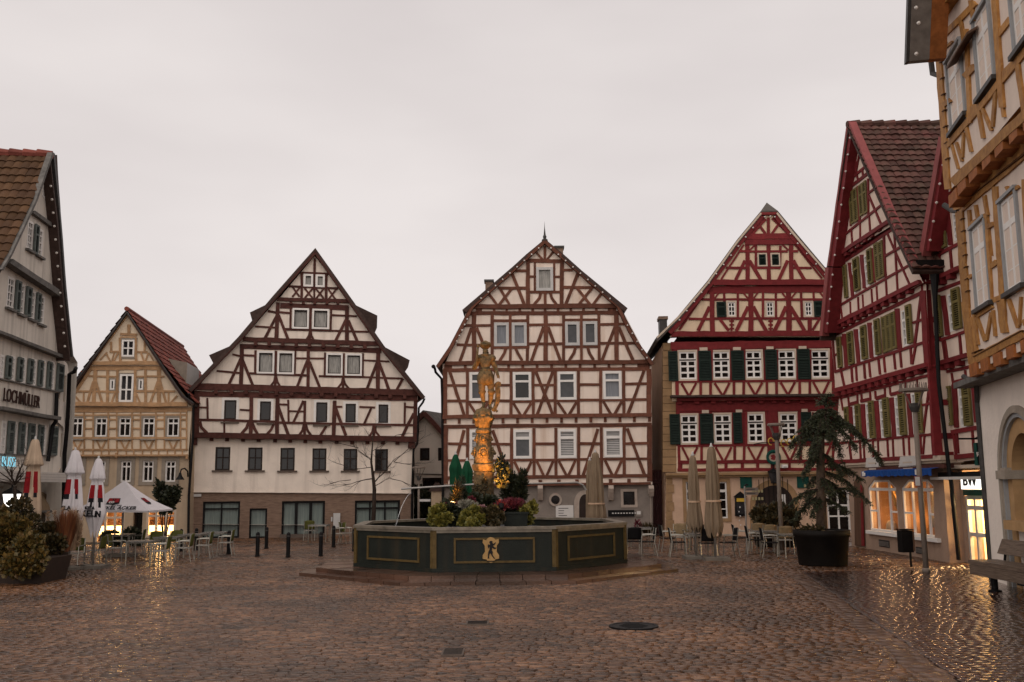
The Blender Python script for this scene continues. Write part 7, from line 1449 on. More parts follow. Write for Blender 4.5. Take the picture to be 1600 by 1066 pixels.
# spouts and water
for a, b, e in (((741, 757), (627, 764), (645, 767)), ((775, 757), (902, 754), None)):
    mb = MB(); p, q = at(*a, FY - .2), at(*b, FY + (-.6 if e else .3)); pts = [p, p.lerp(q, .5), q]
    if not e: pts += [at(911, 758, FY + .3), at(916, 766, FY + .3)]
    mb.tube(pts, .028, M['grey_metal'], 8); mb.build('spout_pipe', fo)
M['jet'] = glassmat('falling_water', (.95, .95, .95), .25)
mb = MB(); p = at(645, 769, FY - .5); mb.tube([p + Vector((-.5 * f, -.1 * f, -.02 - 1.0 * f * f)) for f in (0, .2, .4, .6, .8, 1)], [.008, .009, .011, .013, .016, .02], M['jet'], 6); mb.build('water_jet', fo, True)
# planting box round the column
mb = MB(); mb.lathe((FX - .1, FY - .3, 0), [(1.75, 1.0), (1.8, 1.16), (1.7, 1.18), (1.6, 1.12)], M['lead'], 24); fo_box = mb.build('planting_box', None, loc=(FX - .1, FY - .3, 1.0)); tag(fo_box, 'low dark round planting box in the fountain water around the column foot', 'planter')
def PX(px, py, d): return at(px, py, d)
def plant(name, lab, cat, blobs, n, size, mat, wr=.35, up=.25, stem=True, grp=None, base=None):
    """blobs given as (px, py, depth, rpx, rpy)"""
    B_ = []
    for (px, py, d, rx, ry) in blobs: p = PX(px, py, d); s = d / FPX; B_.append((p.x, p.y, p.z, rx * s, rx * s * .9, ry * s))
    bx = sum(b[0] for b in B_) / len(B_); by = sum(b[1] for b in B_) / len(B_); bz = base if base is not None else min(b[2] - b[5] for b in B_)
    t = thing(name, (bx, by, bz), lab, cat, grp); mb = MB(); leaf_cloud(mb, B_, n, size, M[mat], rl, wr, up); mb.build('foliage', t)
    if stem:
        mb = MB()
        for b in B_: mb.tube([(bx, by, bz), ((bx + b[0]) / 2, (by + b[1]) / 2, (bz + b[2]) / 2), (b[0], b[1], b[2])], [.03, .022, .01], M['bark'], 5)
        mb.build('stem', t)
    return t
gf = None
plant('flowering_shrub', 'yellow-green shrub at the left end of the fountain planting', 'shrub', [(680, 804, 27.3, 9, 12), (690, 797, 27.4, 8, 9), (676, 814, 27.1, 6, 8), (688, 814, 27.0, 10, 8), (699, 810, 26.9, 8, 7)], 1500, .10, 'leaf_yellow', .45)
plant('flowering_shrub', 'dark green shrub between the two yellow-green shrubs on the fountain', 'shrub', [(706, 800, 27.5, 12, 13), (715, 808, 27.5, 10, 11), (698, 803, 27.5, 8, 9), (708, 814, 27.2, 9, 6)], 1300, .10, 'leaf_dark', .45)
plant('flowering_shrub', 'broad yellow-green shrub in the middle of the fountain planting', 'shrub', [(730, 806, 26.9, 9, 8), (741, 800, 27.0, 9, 8), (725, 816, 26.6, 8, 7), (738, 818, 26.5, 9, 6), (734, 822, 26.3, 6, 4), (750, 812, 26.7, 8, 6)], 1500, .10, 'leaf_yellow', .5)
plant('flowering_shrub', 'mixed green shrub below the pale pink bloom, right of the broad yellow one', 'shrub', [(757, 806, 26.9, 9, 9), (770, 800, 27.1, 9, 9), (766, 812, 26.8, 10, 8), (779, 808, 27.0, 8, 9), (775, 818, 26.6, 6, 4)], 1700, .10, 'leaf_brown', .5)
plant('flowering_shrub', 'light green shrub at the right end of the fountain planting beside the dark pot', 'shrub', [(822, 802, 27.4, 7, 10), (832, 793, 27.6, 6, 9), (826, 812, 27.5, 6, 6), (817, 795, 27.6, 5, 7)], 1100, .10, 'leaf_yellow', .4)
plant('leafy_filler', 'dark leafy undergrowth filling round the column foot', 'plant', [(742, 782, 28.2, 10, 10), (765, 785, 28.0, 12, 9), (722, 790, 28.0, 12, 9), (795, 795, 27.9, 18, 10), (700, 790, 27.9, 10, 9)], 2600, .11, 'leaf_dark', .4)
plant('heather', 'crimson heather glowing beside the right floodlight', 'heather', [(800, 788, 27.6, 18, 6), (785, 790, 27.4, 10, 5), (812, 790, 27.7, 9, 6)], 1600, .11, 'leaf_red', .12, .9)
plant('heather', 'small crimson heather by the left floodlight', 'heather', [(706, 791, 27.6, 10, 4), (718, 792, 27.6, 8, 5)], 500, .10, 'leaf_red', .12, .9)
plant('hydrangea', 'pale pink bloom in front of the column foot', 'flower', [(752, 795, 27.3, 7, 4)], 260, .06, 'leaf_pink', .5)
plant('hydrangea', 'magenta bloom left of the column beneath the green parasol', 'flower', [(737, 781, 27.6, 5, 4)], 220, .06, 'leaf_red', .5)
plant('silver_plant', 'silvery grey plant left of the column foot', 'plant', [(730, 790, 27.5, 14, 6)], 900, .10, 'grey_foliage', .15, .6)
plant('dwarf_conifer', 'tall dark dwarf conifer leaning right of the column', 'conifer', [(783, 722, 28.4, 4, 10), (788, 736, 28.4, 8, 14), (795, 752, 28.4, 12, 16), (798, 770, 28.4, 14, 16)], 2600, .13, 'leaf_dark', .15, .6)
plant('dwarf_conifer', 'short dark dwarf conifer with a pointed top at the right of the planting', 'conifer', [(817, 742, 28.2, 5, 8), (815, 756, 28.2, 8, 12), (812, 772, 28.2, 10, 14)], 1600, .13, 'leaf_dark', .15, .6)
plant('golden_shrub', 'sparse golden-leaved shrub lit against the column', 'shrub', [(777, 736, 28.0, 5, 9), (784, 752, 27.9, 8, 10), (780, 724, 28, 3, 8), (793, 738, 28, 4, 8)], 260, .13, 'leaf_dark', .4)
plant('thin_cypress', 'thin dark upright cypress in front of the green parasols', 'conifer', [(723, 756, 28.5, 3, 12), (724, 775, 28.5, 5, 14)], 600, .10, 'leaf_dark', .15, .7)
plant('ornamental_grass', 'tuft of pale grass lit gold by the left floodlight', 'grass', [(715, 768, 27.8, 5, 14), (711, 783, 27.8, 7, 8)], 420, .16, 'leaf_brown', .10, 1.2)
plant('climbing_rose', 'thin leafy creeper growing up the column pedestal', 'creeper', [(744, 768, 28.55, 6, 12), (757, 760, 28.6, 5, 14), (748, 785, 28.5, 9, 8)], 520, .07, 'leaf_brown', .45)
p = PX(806, 818, 27.4); t = thing('flower_pot', (p.x, p.y, 1.05), 'dark square flower pot under the crimson heather', 'flower pot'); mb = MB(); mb.hexa([(p.x - .30, p.y - .2, 1.05), (p.x + .30, p.y - .2, 1.05), (p.x + .30, p.y + .2, 1.05), (p.x - .30, p.y + .2, 1.05), (p.x - .34, p.y - .24, 1.62), (p.x + .34, p.y - .24, 1.62), (p.x + .34, p.y + .24, 1.62), (p.x - .34, p.y + .24, 1.62)], M['basin']); mb.box((p.x, p.y, 1.63), (.74, .54, .05), M['basin']); mb.build('pot', t)
M['flood'] = pm('lit_floodlight_lens', (.9, .7, .4), .4, .01, 3, emit=(1, .62, .22), estr=14)
def flood(px, py, d, target, en, lab, ang):
    p = PX(px, py, d); t = thing('ground_floodlight', p, lab, 'floodlight'); dr = (target - p).normalized(); mb = MB(); mb.tube([p - dr * .14, p], [.05, .085], M['black_metal'], 12); mb.build('housing', t); mb = MB(); mb.tube([p + dr * .001, p + dr * .012], [.078, .07], M['flood'], 12); mb.build('lens', t)
    l = bpy.data.lights.new('flood_lamp', 'SPOT'); l.energy = en; l.color = (1, .40, .08); l.spot_size = R(ang); l.spot_blend = .9; l.shadow_soft_size = .06; o = bpy.data.objects.new('flood_lamp', l); COL.objects.link(o); o.parent = t
    o.matrix_local = Matrix.Translation(dr * .06) @ dr.to_track_quat('-Z', 'Y').to_matrix().to_4x4()
flood(783, 789, 27.0, PX(756, 668, FY), 1150, 'glowing floodlight in the heather right of the column', 54)
flood(707, 786, 27.5, PX(752, 620, FY), 35, 'glowing floodlight in the grass left of the column', 50)
# ============================================================ parasols
M['canvas_tan'] = pm('tan_parasol_canvas', (.19, .135, .088), .9, .14, 4, bump=.2, bscale=12, stretch=(6, 6, .5)); M['canvas_beige'] = pm('beige_parasol_canvas', (.42, .31, .22), .9, .1, 4, bump=.15, bscale=14)
M['canvas_white'] = pm('white_parasol_canvas', (.58, .54, .55), .85, .06, 4, bump=.12, bscale=14); M['canvas_green'] = pm('green_parasol_canvas', (.006, .050, .022), .8, .2, 4, bump=.15, bscale=14)
M['print_red'] = pm('red_print', (.24, .012, .016), .8, .15, 4); M['print_black'] = pm('black_print', (.012, .012, .014), .8, .1, 4); M['concrete'] = pm('concrete_foot', (.14, .12, .10), .85, .2, 5); M['string'] = pm('pale_cord', (.45, .30, .2), .8, .1, 4)
def closed_parasol(px, top, base, d, prof, mat, lab, folds=8, amp=.16, printed=False, grp=None, seed=0, tie=None, text=None):
    """prof: (py, radius px) down the folded canopy"""
    p0 = at(px, base, d); p0 = Vector((p0.x, p0.y, 0)); s = d / FPX; rr = random.Random(seed)
    zt = at(px, top, d).z; t = thing('closed_parasol', p0, lab, 'parasol', grp)
    mb = MB(); mb.tube([p0 + Vector((0, 0, .02)), p0 + Vector((0, 0, zt - .05))], .032, M['grey_metal'], 10); mb.build('pole', t, True)
    mb = MB(); mb.box(tuple(p0 + Vector((0, 0, .05))), (.8, .8, .10), M['concrete']); mb.build('foot', t)
    mb = MB(); P_ = [(r * s, at(px, y, d).z) for y, r in prof]; pr = []
    for (a, za), (b, zb2) in zip(P_[:-1], P_[1:]):
        m = max(1, int(abs(zb2 - za) / .12))
        for i in range(m): pr.append((a + (b - a) * i / m, za + (zb2 - za) * i / m))
    pr.append(P_[-1]); ph = [rr.uniform(0, 6.28) for _ in range(4)]; zb_ = P_[-1][1]; L_ = zt - zb_
    def sq(q, z):
        f = (zt - z) / L_; a = amp * min(1, f * 2.5)
        return 1 + a * (math.sin(folds * q + ph[0]) + .45 * math.sin(2 * folds * q + ph[1] + 3 * f)) + .06 * math.sin(3 * q + ph[2])
    n = 72; V = []
    for i, (r, z) in enumerate(pr):
        for k in range(n):
            q = 2 * math.pi * k / n; x = r * sq(q, z); zz = z
            if i >= len(pr) - 2: zz = z + .10 * math.sin(folds * q + ph[3]) * (1 if i == len(pr) - 1 else .5)
            V.append(Vector((p0.x + x * math.cos(q), p0.y + x * math.sin(q), zz)))
    fs = {}
    for i in range(len(pr) - 1):
        for k in range(n):
            k2 = (k + 1) % n; m = mat
            if printed:
                q = (2 * math.pi * (k + .5) / n); f = (zt - (pr[i][1] + pr[i + 1][1]) / 2) / L_
                for qc in (4.45, 5.6, 3.3):
                    dq = abs(q - qc)
                    if printed[0] < f < printed[1] and dq < .36 * (1 - .3 * abs(f - sum(printed) / 2) / (printed[1] - printed[0])): m = M['print_red']
                    elif printed[1] <= f < printed[1] + .10 and dq < .34 - 2.2 * (f - printed[1]): m = M['print_black']
            fs.setdefault(m, []).append((i * n + k, i * n + k2, (i + 1) * n + k2, (i + 1) * n + k))
    base_k = len(mb.v); mb.v.extend([tuple(v) for v in V])
    for m, l in fs.items():
        ix = mb.mi(m)
        for f in l: mb.f.append(f); mb.m.append(ix)
    ca = mb.build('canopy', t, True)
    mb = MB(); mb.lathe((p0.x, p0.y, zt), [(.05, -.06), (.07, -.02), (.03, .03), (.035, .07), (.005, .1)], M['whitegrey'], 10); mb.build('finial', t, True)
    if tie:
        mb = MB(); zz = at(px, tie, d).z; rb = max(r for (r, z) in pr if abs(z - zz) < .25) * 1.12; mb.lathe((p0.x, p0.y, zz), [(rb, -.03), (rb * 1.03, 0), (rb, .03)], M['string'], 24, cap=False); mb.build('strap', t, True)
    if text:
        for (tx, ty, st, sz, an) in text:
            p = at(tx, ty, d - .32); Ft = Fac((p.x, p.y), (p.x + math.cos(an), p.y + math.sin(an))); put_text(ca, Ft, st, 0, p.z, .0, sz, M['print_black'], .008)
    return t
closed_parasol(1088, 710, 868, 31.6, [(711, 2), (716, 5), (740, 6.8), (765, 7.5), (782, 7.3), (786, 8), (800, 9.5), (820, 11.5), (828, 9)], M['canvas_tan'], 'slimmer closed tan parasol at the left of the right hand tables', grp='closed tan parasols', seed=1, tie=784)
closed_parasol(1118, 697, 872, 31.0, [(698, 3), (703, 6), (730, 8.5), (760, 10), (780, 9.3), (785, 10), (800, 11.5), (822, 13), (836, 10)], M['canvas_tan'], 'tallest closed tan parasol tied in front of the salmon wall', grp='closed tan parasols', seed=2, tie=783)
closed_parasol(924, 718, 840, 38.0, [(719, 2), (722, 4), (745, 6), (780, 6.5), (812, 7)], M['canvas_tan'], 'shorter closed tan parasol behind the fountain, half hidden by its taller neighbour', grp='closed tan parasols', seed=3)
closed_parasol(933, 706, 842, 37.0, [(707, 2.5), (710, 5), (735, 8), (765, 9.5), (786, 10), (795, 11.5), (810, 13), (816, 11)], M['canvas_tan'], 'closed tan parasol rising behind the right end of the fountain', grp='closed tan parasols', seed=4, tie=787)
closed_parasol(712, 709, 840, 40.0, [(709, 1.5), (713, 4), (728, 8.5), (733, 9), (742, 8), (760, 8.5), (768, 6)], M['canvas_green'], 'taller closed green parasol left of the fountain column', grp='closed green parasols', seed=5, folds=6)
closed_parasol(730, 719, 840, 39.0, [(719, 1.5), (723, 4), (736, 8.5), (740, 9), (748, 7.5), (765, 8), (778, 6)], M['canvas_green'], 'shorter closed green parasol close beside the fountain column', grp='closed green parasols', seed=6, folds=6)
W_TX = [(1, 0)]
closed_parasol(42, 687, 895, 27.5, [(687, 4), (690, 6), (708, 10), (725, 14), (727, 13.5), (729, 9), (745, 10), (770, 12), (800, 14), (822, 12)], M['canvas_beige'], 'beige hooded closed parasol at the far left behind the bushes', seed=7, printed=(.36, .60), folds=6, amp=.13, text=[(43, 799, 'ACK', .2, .2)])
closed_parasol(107, 704, 890, 29.5, [(704, 4), (707, 6), (722, 10), (738, 13.5), (740, 13), (742, 9), (756, 10.5), (780, 13), (800, 15), (812, 14), (818, 9)], M['canvas_white'], 'white closed parasol with red emblem left of the open white parasol', grp='white printed parasols', seed=8, printed=(.37, .58), folds=6, amp=.13, text=[(103, 794, 'ELA', .16, .3), (112, 803, 'OLY', .26, -.35)])
closed_parasol(145, 717, 884, 30.0, [(717, 3), (720, 5), (733, 9), (747, 11.5), (749, 11), (751, 8), (765, 10), (785, 12), (802, 14), (811, 12), (835, 5)], M['canvas_white'], 'white closed parasol with red emblem overlapping the open white parasol', grp='white printed parasols', seed=9, printed=(.36, .54), folds=6, amp=.13, text=[(137, 803, 'KEL', .26, .2), (152, 804, 'IN', .26, -.35), (140, 794, 'KELA', .12, .2)])
# the open white parasol
d0 = 34.0; pa_ = at(183.5, 752.5, d0); cL, cF, cR = at(112, 797, d0 + .35), at(233, 797.5, d0 - 1.0), at(270, 796.5, d0 + 1.6)
ctr = (cL + cR) / 2; cB = ctr + (ctr - cF); apx = Vector((ctr.x, ctr.y, pa_.z + .05)); zed = (cL.z + cF.z + cR.z) / 3
for v in (cL, cF, cR, cB): v.z = zed
t = thing('open_parasol', (ctr.x, ctr.y, 0), 'open square white parasol with red shield print in front of the ochre house', 'parasol')
mb = MB(); cs = [cL, cF, cR, cB]; N = 8; V = []
for k in range(4):
    a, b = cs[k], cs[(k + 1) % 4]
    for i in range(N):
        for j in range(N):
            def pt(i, j):
                f = i / N; g = j / N; e = a.lerp(b, g); q = apx.lerp(e, f); q.z -= .10 * math.sin(math.pi * f) * (1 - .0) + .07 * math.sin(math.pi * g) * f * 0; q.z += -.05 * math.sin(math.pi * g) * f; return q
            mb.add([pt(i, j), pt(i + 1, j), pt(i + 1, j + 1), pt(i, j + 1)] if i else [apx, pt(1, j), pt(1, j + 1)], [(0, 1, 2, 3)] if i else [(0, 1, 2)], M['canvas_white'])
    mb.add([a, b, b - Vector((0, 0, .06)), a - Vector((0, 0, .06))], [(0, 1, 2, 3)], M['canvas_white'])
ca = mb.build('canopy', t)
mb = MB(); mb.tube([(ctr.x, ctr.y, 0), (ctr.x, ctr.y, apx.z)], .035, M['grey_metal'], 10); mb.build('pole', t); mb = MB(); mb.box((ctr.x, ctr.y, .05), (.9, .9, .1), M['concrete']); mb.build('foot', t)
for k in range(4): mb = MB(); mb.tube([Vector((ctr.x, ctr.y, zed + .35)), apx.lerp(cs[k], .55) - Vector((0, 0, .16)), cs[k] - Vector((0, 0, .03))], .016, M['grey_metal'], 6); mb.build('rib', t)
def on_canopy(a, b, g, f, lift=.02):
    e = a.lerp(b, g); q = apx.lerp(e, f); q.z += -.10 * math.sin(math.pi * f) - .05 * math.sin(math.pi * g) * f; n_ = (b - a).cross(apx - a).normalized(); n_ = n_ if n_.z > 0 else -n_; return q + n_ * lift
def canopy_patch(a, b, pts, mat, lift, nm):
    mb = MB(); mb.add([on_canopy(a, b, g, f, lift) for g, f in pts], [tuple(range(len(pts)))], mat); return mb.build(nm, ca)
for a, b, g0 in ((cL, cF, .47), (cF, cR, .47)):
    G_ = lambda x, y: (g0 + x * .16 / .55 if False else g0 + x, y)
    canopy_patch(a, b, [(g0 - .16, .50), (g0 + .13, .50), (g0 + .13, .68), (g0 + .02, .72), (g0 - .12, .70)], M['print_black'], .022, 'emblem_border')
    canopy_patch(a, b, [(g0 - .14, .515), (g0 + .115, .515), (g0 + .115, .645), (g0 - .13, .645)], M['print_red'], .030, 'red_emblem')
    canopy_patch(a, b, [(g0 - .05, .53), (g0 - .02, .53), (g0 - .0, .62), (g0 + .02, .53), (g0 + .05, .53), (g0 + .015, .635), (g0 - .015, .635)], M['print_black'], .034, 'emblem_mark')
e_ = (cF - cL).normalized(); Ft = Fac((cL.x, cL.y), (cF.x, cF.y)); mid = on_canopy(cL, cF, .58, .90, .05)
tx = text_mesh('DINKEL ACKER', .27, M['print_black'], .004, 'lettering', .006); sl = (on_canopy(cL, cF, .5, .8) - on_canopy(cL, cF, .5, .95)).normalized(); nn = e_.cross(sl).normalized()
o = bpy.data.objects.new('lettering', tx); COL.objects.link(o); o.parent = ca; tx.transform(Matrix(((e_.x, sl.x, nn.x, 0), (e_.y, sl.y, nn.y, 0), (e_.z, sl.z, nn.z, 0), (0, 0, 0, 1)))); tx.transform(Matrix.Translation(mid - t.location + (nn if nn.y < 0 or nn.z > 0 else -nn) * .02))
tx2 = text_mesh('BRAUEREI', .11, M['print_black'], .004, 'lettering', .0); o = bpy.data.objects.new('lettering', tx2); COL.objects.link(o); o.parent = ca; tx2.transform(Matrix(((e_.x, sl.x, nn.x, 0), (e_.y, sl.y, nn.y, 0), (e_.z, sl.z, nn.z, 0), (0, 0, 0, 1)))); tx2.transform(Matrix.Translation(on_canopy(cL, cF, .58, .80, .05) - t.location + nn * .02))
tx3 = text_mesh('CD', .17, M['paper'], .004, 'lettering', .004); o = bpy.data.objects.new('lettering', tx3); COL.objects.link(o); o.parent = ca; tx3.transform(Matrix(((e_.x, sl.x, nn.x, 0), (e_.y, sl.y, nn.y, 0), (e_.z, sl.z, nn.z, 0), (0, 0, 0, 1)))); tx3.transform(Matrix.Translation(on_canopy(cL, cF, .46, .675, .05) - t.location + nn * .02))

# ============================================================ chairs and tables
M['chair_metal'] = pm('wet_aluminium_tube', (.30, .28, .24), .3, .15, 6, metal=.7); M['weave_green'] = pm('olive_green_chair_back', (.075, .075, .018), .7, .2, 8); M['weave_tan'] = pm('tan_chair_back', (.22, .155, .085), .8, .15, 8); M['weave_black'] = pm('black_chair_weave', (.006, .005, .005), .7, .2, 8); M['seat_slats'] = pm('grey_chair_seat', (.26, .24, .21), .5, .15, 6); M['table_top'] = pm('wet_grey_table_top', (.16, .15, .14), .18, .2, 4, spec=.6)
def chair_proto(back, kind):
    """origin on the ground, faces -Y"""
    t = thing('cafe_chair', (0, 0, 0), 'chair', 'chair'); mt = M['chair_metal']; r = .016
    w = .25
    for sx_ in (-1, 1):
        mb = MB(); mb.tube([(sx_ * w, -.24, 0), (sx_ * w, -.22, .44), (sx_ * w, -.20, .64), (sx_ * w, -.16, .655)], r, mt, 6); mb.build('front_leg', t)
        mb = MB(); mb.tube([(sx_ * w, .28, 0), (sx_ * w * .96, .20, .44), (sx_ * w * .94, .26, .88)], r, mt, 6); mb.build('back_leg', t)
        mb = MB(); mb.tube([(sx_ * (w + .01), -.20, .655), (sx_ * (w + .01), .05, .67), (sx_ * w, .235, .66)], .02, mt, 6); mb.build('armrest', t)
    mb = MB(); mb.box((0, 0, .44), (.47, .46, .025), M['seat_slats'] if kind != 'black' else M['weave_black']); mb.build('seat', t)
    mb = MB(); V = []
    for i in range(7):
        f = i / 6; z = .50 + .40 * f; y = .205 + .06 * f
        for j in range(5):
            x = -.23 + .46 * j / 4; V.append((x * (.96 - .05 * f * f), y + .03 * (1 - (2 * j / 4 - 1) ** 2), z - (.03 * (2 * j / 4 - 1) ** 2 if i == 6 else 0)))
    n = len(V); V += [(x, y + .018, z) for x, y, z in V]; fs = []
    for i in range(6):
        for j in range(4):
            k = i * 5 + j; fs += [(k, k + 1, k + 6, k + 5), (n + k + 1, n + k, n + k + 5, n + k + 6)]
    rim = [j for j in range(5)] + [i * 5 + 4 for i in range(1, 7)] + [30 + j for j in range(3, -1, -1)] + [i * 5 for i in range(5, 0, -1)]
    fs += [(rim[i], n + rim[i], n + rim[(i + 1) % len(rim)], rim[(i + 1) % len(rim)]) for i in range(len(rim))]
    mb.add(V, fs, M[back]); mb.build('backrest', t, True)
    return t
def table_proto():
    t = thing('cafe_table', (0, 0, 0), 'table', 'table'); mb = MB(); mb.box((0, 0, .735), (.84, .84, .03), M['table_top']); mb.build('tabletop', t)
    mb = MB()
    for x0, y0, sx_, sy_ in ((0, -.39, .80, .025), (0, .39, .80, .025), (-.39, 0, .025, .755), (.39, 0, .025, .755)): mb.box((x0, y0, .70), (sx_, sy_, .04), M['chair_metal'])
    mb.build('apron', t)
    for a in (-1, 1):
        for b in (-1, 1): mb = MB(); mb.tube([(a * .38, b * .38, 0), (a * .38, b * .38, .72)], .02, M['chair_metal'], 6); mb.build('leg', t)
    return t
protos = {}
def place(kind, px, py, rz, label, group, sc=1.0):
    p = ground(px, py)
    if kind not in protos:
        protos[kind] = o = table_proto() if kind == 'table' else chair_proto({'green': 'weave_green', 'tan': 'weave_tan', 'black': 'weave_black'}[kind], kind)
    else: o = copy_tree(protos[kind])
    o.location = (p.x, p.y, .012); o.rotation_euler = (0, 0, R(rz)); o.scale = (sc, sc, sc); tag(o, label, None, group); return o
gl = 'cafe chairs with olive backs'; gr = 'cafe chairs on the right of the fountain'; gt = 'cafe tables'
# rz: 0 faces the camera, 90 faces right(+X), -90 faces left, 180 faces away
for k, (px, py, rz, lab) in enumerate((
    (148, 883, -90, 'olive chair under the printed parasol, facing left and nearest the rusty grass'), (113, 888, 0, 'chair half hidden by the rusty grass at the far left'),
    (213, 866, -80, 'olive chair at the far side of the long table row, below the open parasol'), (250, 884, -85, 'olive chair in the front row right of the empty front table'),
    (240, 872, 5, 'olive chair facing the camera in front of the lit right window'), (271, 870, 0, 'olive chair facing the camera just left of the gooseneck lamp pipe'),
    (287, 878, -85, 'olive chair facing left in front of the ochre house corner'), (318, 873, -85, 'olive chair facing left before the first curtained shop window'),
    (352, 868, -85, 'olive chair at the right end of the row, beside a black bollard'), (182, 878, 95, 'olive chair facing right at the front table'),
    (485, 845, 180, 'olive chair by the glass double door'), (528, 851, -60, 'olive chair beside the grey wall box'), (540, 850, 90, 'olive chair tucked behind the left edge of the fountain'))):
    place('green', px, py, rz, lab, gl, 1.0)
for px, py, rz, lab in ((222, 883, 0, 'empty bare table in the front row of the left cafe'), (187, 868, 5, 'table under the open white parasol'), (263, 874, 0, 'table in front of the lit right window of the ochre house'), (300, 868, 0, 'table in front of the ochre house corner'), (335, 864, 3, 'table at the right end of the left cafe row'),
    (498, 847, 0, 'small table in front of the glass double door'), (1092, 870, 0, 'table under the two tall tan parasols'), (1240, 872, 4, 'table touching the big dark tree pot'), (1000, 856, 0, 'table hidden behind the fountain corner'), (1196, 864, 0, 'table among the tan chairs')):
    place('table', px, py, rz, lab, gt)
for kind, px, py, rz, lab in (('black', 991, 868, 180, 'black woven chair seen from behind beside the fountain corner'), ('black', 1012, 869, -90, 'black armchair facing left beside the fountain'), ('black', 1106, 872, 180, 'black woven chair seen from behind under the tan parasols'),
    ('black', 1139, 871, -85, 'black armchair facing left at the right side of the parasol table'), ('black', 1060, 870, 85, 'black armchair facing right at the left side of the parasol table'), ('black', 1044, 862, 95, 'black armchair behind, facing right towards the parasol table'), ('black', 1094, 861, 0, 'black chair facing the camera across the parasol table'),
    ('tan', 1066, 860, 0, 'tan backed chair left of the slimmer tan parasol'), ('tan', 1079, 859, 8, 'tan backed chair behind the parasol table between the parasols'), ('black', 1159, 862, 85, 'black chair standing alone in front of the display case'),
    ('tan', 1184, 858, 180, 'first tan backed chair from the signpost'), ('tan', 1202, 862, 180, 'middle tan backed chair between the signpost and the tree pot'), ('tan', 1226, 866, 180, 'tan backed chair closest to the tree pot'), ('black', 1180, 866, 85, 'black armchair facing right, first left of the tan chairs'), ('black', 1204, 871, 85, 'black armchair facing right near the tree pot')):
    place(kind, px, py, rz, lab, gr, 1.05)

# ============================================================ bollards, lamps, signs, bin, bench
def bollard(px, py, lab, h=.85):
    p = ground(px, py); t = thing('bollard', (p.x, p.y, 0), lab, 'bollard', 'black bollards before the brown stone shopfront'); mb = MB(); mb.lathe((p.x, p.y, 0), [(.085, 0), (.085, .06), (.07, .07), (.07, h - .06), (.06, h - .03), (.02, h)], M['black_metal'], 14); mb.build('post', t); mb = MB(); mb.lathe((p.x, p.y, 0), [(.074, h - .15), (.076, h - .14), (.074, h - .11)], M['lead'], 14, cap=False); mb.build('ring', t)
for a in ((402, 870, 'black bollard in front of the curtained side window'), (416, 858, 'black bollard close to the wall right of the side window'), (450, 871, 'black bollard left of the glass double door'), (501, 870, 'black bollard right of the glass double door'), (521, 855, 'black bollard below the grey wall box'), (306, 860, 'black bollard at the corner of the brown stone wall'), (357, 866, 'black bollard behind the last olive chair'), (282, 862, 'black bollard near the gooseneck lamp pipe'), (553, 862, 'black bollard against the left end of the fountain')): bollard(*a)
M['lamp_grey'] = pm('warm_grey_lamp_post', (.17, .135, .11), .5, .15, 5)
def lamp(base, d, x_top, y_col, y_disc, r_disc, lab, th=.075):
    p = at(base[0], base[1], d); p = Vector((p.x, p.y, 0)); zc_ = at(x_top, y_col, d).z; zd_ = at(x_top, y_disc, d).z; t = thing('street_lamp', p, lab, 'street lamp')
    mb = MB(); mb.tube([p, p + Vector((0, 0, zc_ * .5)), p + Vector((0, 0, zc_))], [th, th * .95, th * .85], M['lamp_grey'], 14); mb.lathe(tuple(p), [(th * 1.5, 0), (th * 1.5, .08), (th, .12)], M['lamp_grey'], 14); mb.build('post', t, True)
    mb = MB(); mb.lathe(tuple(p + Vector((0, 0, zc_))), [(th * 1.2, -.12), (th * 1.9, .0), (th * 2.1, .10), (th * 1.5, .12)], M['lead'], 14); mb.build('lamp_head', t)
    for k in range(4): a = k * math.pi / 2 + .35; mb = MB(); mb.tube([p + Vector((math.cos(a) * th * 1.5, math.sin(a) * th * 1.5, zc_)), p + Vector((math.cos(a) * r_disc * .92, math.sin(a) * r_disc * .92, zd_))], .018, M['lamp_grey'], 6); mb.build('arm', t)
    mb = MB(); mb.lathe(tuple(p + Vector((0, 0, zd_))), [(r_disc * .5, -.035), (r_disc, -.03), (r_disc, .03), (r_disc * .9, .05), (.02, .06)], M['lamp_grey'], 28); mb.build('reflector', t)
    return t, p
t, p = lamp((1447, 889), 26.2, 1432, 637, 610, .38, 'tall grey street lamp in front of the lit shop windows')
mb = MB()
for k in range(26): a = 2 * math.pi * k / 26; c = p + Vector((math.cos(a) * .34, math.sin(a) * .34, at(1432, 610, 26.2).z + .03)); mb.tube([c, c + Vector((.01 * math.cos(3 * a), .01, .17))], .012, M['lamp_grey'], 4)
mb.build('bird_spikes', t)
mb = MB(); c = at(1437, 752, 26.0); mb.box((c.x - .02, p.y - .1, c.z), (.16, .02, .28), M['timber_f']); mb.box((c.x - .02, p.y - .112, c.z), (.13, .008, .24), M['whitegrey']); mb.build('parking_sign', t)
t, p = lamp((1222, 858), 33.5, 1213, 682, 664, .30, 'thin grey street lamp in front of the arched crimson house')
t, p = lamp((654, 838), 46.0, 653, 747, 731, .32, 'distant thin street lamp in the gap before the small white house', .06)
mb = MB(); c = at(664, 782, 45.9); mb.box((c.x, p.y - .09, c.z), (.52, .02, .11), M['whitegrey']); mb.build('street_sign', t)
M['gold'] = pm('gilded_iron', (.42, .27, .05), .4, .15, 5, metal=.5)
q0 = at(1222, 690, 43.2); t = thing('guild_sign', q0, 'gilded wrought iron scroll sign beside the thin street lamp', 'sign'); mb = MB()
for k in range(5): mb.tube([q0 + Vector((.28 * k - .5 + .12 * math.cos(a), 0, .16 * math.sin(a) + .1 * math.sin(k * 2))) for a in [i * .7 for i in range(8)]], .028, M['gold'], 6)
